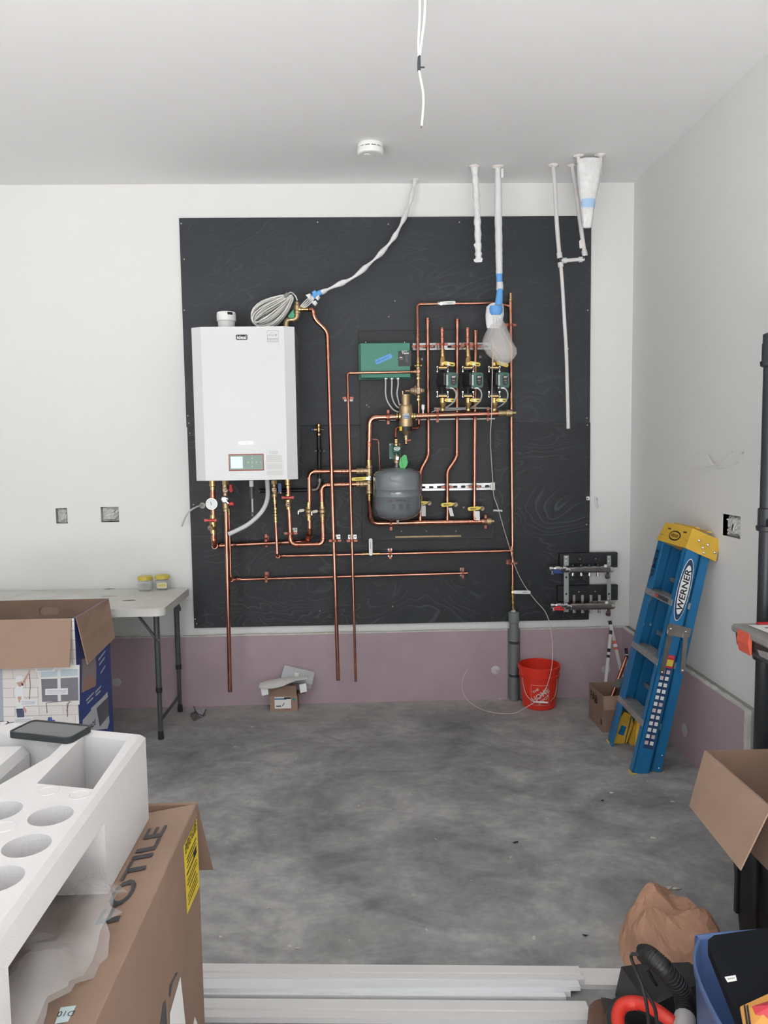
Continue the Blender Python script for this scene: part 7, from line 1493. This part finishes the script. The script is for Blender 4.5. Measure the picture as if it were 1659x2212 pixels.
k0, k1, k2, k3 = AZ(1522, 2023, .47), AZ(1720, 1995, .47), AZ(1760, 2260, .40), AZ(1612, 2250, .40)
qs = []
for a_, b_, c_ in ((k3, k0, k1),): qs = [k0+(k3-k0)*.10, k0.lerp(k0+(k3-k0)*.04+(k1-k0)*.02, 1), k0+(k1-k0)*.10]
MB().hull([p+EZ*d for p in qs+[k1, k2, k3] for d in (0, -.022)]).build('shell', M('case_black', (.006,.007,.010), .75, spec=.15), bg2)
nrm = (k1-k0).cross(k3-k0).normalized(); nrm = nrm if nrm.z > 0 else -nrm
def oncase(px, py, e=.004): 
    d = _ray(px, py); t_ = (k0-CAM).dot(nrm)/d.dot(nrm); return CAM+d*t_+nrm*e
stq = [oncase(x, y) for x, y in ((1564, 2113), (1588, 2109), (1591, 2121), (1571, 2125))]; ws_ = MB().add(stq, [(0,1,2,3)]).build('white_sticker', PAPER, bg2); MB().add([oncase(x, y, .005) for x, y in ((1570, 2117.5), (1586, 2114.5), (1586.4, 2116.5), (1570.6, 2119.5))], [(0,1,2,3)]).build('sticker_print', GREYINK, ws_)
# packaged item, orange/red
pk = thing('red_snack_packet', 'shiny red and orange packet lying on the black case', 'packet', oncase(1640, 2195))
MB().hull([oncase(x, y, e) for x, y in ((1594, 2190), (1659, 2160), (1720, 2180), (1720, 2260), (1605, 2250)) for e in (.016, .022)]+[oncase(1650, 2205, .034)]).build('packet', M('orange_foil', (.62,.28,.05), .2, coat=.5), pk)
MB().hull([oncase(x, y, e) for x, y in ((1618, 2195), (1680, 2175), (1715, 2200), (1700, 2240), (1625, 2212)) for e in (.022, .030)]+[oncase(1660, 2200, .04)]).build('red_panel', M('red_foil', (.50,.02,.04), .2, coat=.5), pk)
for x in (1600, 1606): MB().hull([oncase(x+dx, y, e) for dx, y in ((0, 2192), (3, 2191), (10, 2240), (7, 2242)) for e in (.026, .029)]).build('black_stripe', BLACK_M, pk)
# boot toe
bt_ = thing('brown_boot', 'brown leather boot resting on the concrete by the white trim', 'boot', (1.64, -2.78, 0))
LEA = M('brown_leather', (.15,.075,.045), .6, var=.25, vscale=20, bump=.2, bscale=60); DRK = M('boot_dark', (.055,.045,.04), .6)
t0 = AZ(1305, 2145, .06); bd_ = V((-.22, -1, 0)).normalized(); bs_ = V((1, -.22, 0)).normalized(); rows = []
for u, w, h in ((0, .012, .030), (.012, .034, .052), (.04, .046, .072), (.08, .050, .085), (.13, .048, .100), (.18, .044, .125), (.25, .042, .14), (.29, .038, .12), (.305, .02, .10)):
    c = V((t0.x, t0.y, 0))+bd_*u; row = []
    for k in range(13):
        a = math.pi*k/12; row.append(c+bs_*(w*math.cos(a))+EZ*(.022+(h-.022)*max(0, math.sin(a))**.75))
    rows.append(row)
MB().sheet(rows, 0).build('upper', LEA, bt_)
MB().prism([(x, y) for x, y in ((-.034, -.02), (.034, -.02), (.050, -.08), (.046, -.18), (.042, -.30), (-.042, -.30), (-.046, -.18), (-.050, -.08))], V((t0.x, t0.y, 0))+bd_*-.012, bs_, -bd_, .024).build('sole', DRK, bt_)
tcap = [[p+EZ*.002+(p-(V((t0.x, t0.y, 0.04))+bd_*.05)).normalized()*.002 for p in row[:8]] for row in rows[1:5]]; MB().sheet(tcap, 0).build('toe_patch', DRK, bt_)
# vacuum with hose and red strap
vc = thing('shop_vacuum', 'black and red shop vacuum with curved black hose handle beside the bin', 'vacuum', (1.80, -2.78, 0))
VBK = M('vac_black', (.018,.018,.018), .45); VRD = M('vac_red', (.62,.035,.02), .4)
MB().hull([V((x, y, z)) for x, y, z in ((1.735, -2.60, .0), (1.96, -2.64, .0), (1.95, -2.76, 0), (1.73, -2.86, .0), (1.745, -2.62, .10), (1.945, -2.66, .12), (1.93, -2.75, .15), (1.74, -2.84, .15), (1.78, -2.66, .135), (1.91, -2.68, .15))]).build('body', VBK, vc)
def VP(x, y, z): return AZ(x, y, z)
tub = smoothpath([VP(1381, 2064, .30), VP(1396, 2062, .31), VP(1414, 2073, .31), VP(1440, 2098, .29), VP(1468, 2132, .24), VP(1478, 2165, .20), VP(1480, 2200, .19), VP(1474, 2245, .19)], 6)
MB().tube(tub, [.014]*2+[.020]*4+[.022]*(len(tub)-6), 14).build('hose', VBK, vc)
rbs = MB()
for i in range(3, len(tub)-1, 1):
    d = (tub[i+1]-tub[i]).normalized(); rbs.lathe(tub[i], d, [(.021, -.002), (.0235, -.001), (.0235, .001), (.021, .002)], 14, caps=False)
rbs.build('hose_ribs', VBK, vc)
MB().lathe(VP(1480, 2200, .19), (VP(1474, 2245, .19)-VP(1480, 2200, .19)).normalized(), [(.0255, 0), (.0255, .06)], 14).build('grey_cuff', M('cuff_grey', (.50,.48,.47), .4), vc)
rp = smoothpath([VP(1337, 2230, .17), VP(1334, 2195, .18), VP(1345, 2172, .19), VP(1370, 2166, .195), VP(1395, 2172, .20), VP(1425, 2188, .20), VP(1455, 2212, .19), VP(1480, 2245, .18)], 6)
MB().tube(rp, .0165, 12).build('carry_handle', VRD, vc); MB().tube([p+V((-.010, .010, -.006)) for p in rp], .015, 10).build('handle_core', VBK, vc)
cab = thing('vacuum_cord', 'thin black power cord looping over the vacuum hose', 'cord', VP(1410, 2160, .2)); CB = M('cord_black', (.02,.02,.02), .5)
MB().tube(smoothpath([VP(1377, 2062, .322), VP(1366, 2061, .305), VP(1364, 2072, .285), VP(1377, 2105, .27), VP(1390, 2140, .25), VP(1398, 2180, .235), VP(1402, 2225, .23)], 6), .0042, 7).build('cord', CB, cab)
MB().tube(smoothpath([VP(1390, 2135, .25), VP(1406, 2160, .24), VP(1416, 2185, .235), VP(1420, 2225, .23)], 6), .0042, 7).build('cord', CB, cab); MB().tube(smoothpath([VP(1398, 2092, .262), VP(1408, 2112, .235), VP(1418, 2127, .20)], 5), .0045, 7).build('cord', CB, cab)
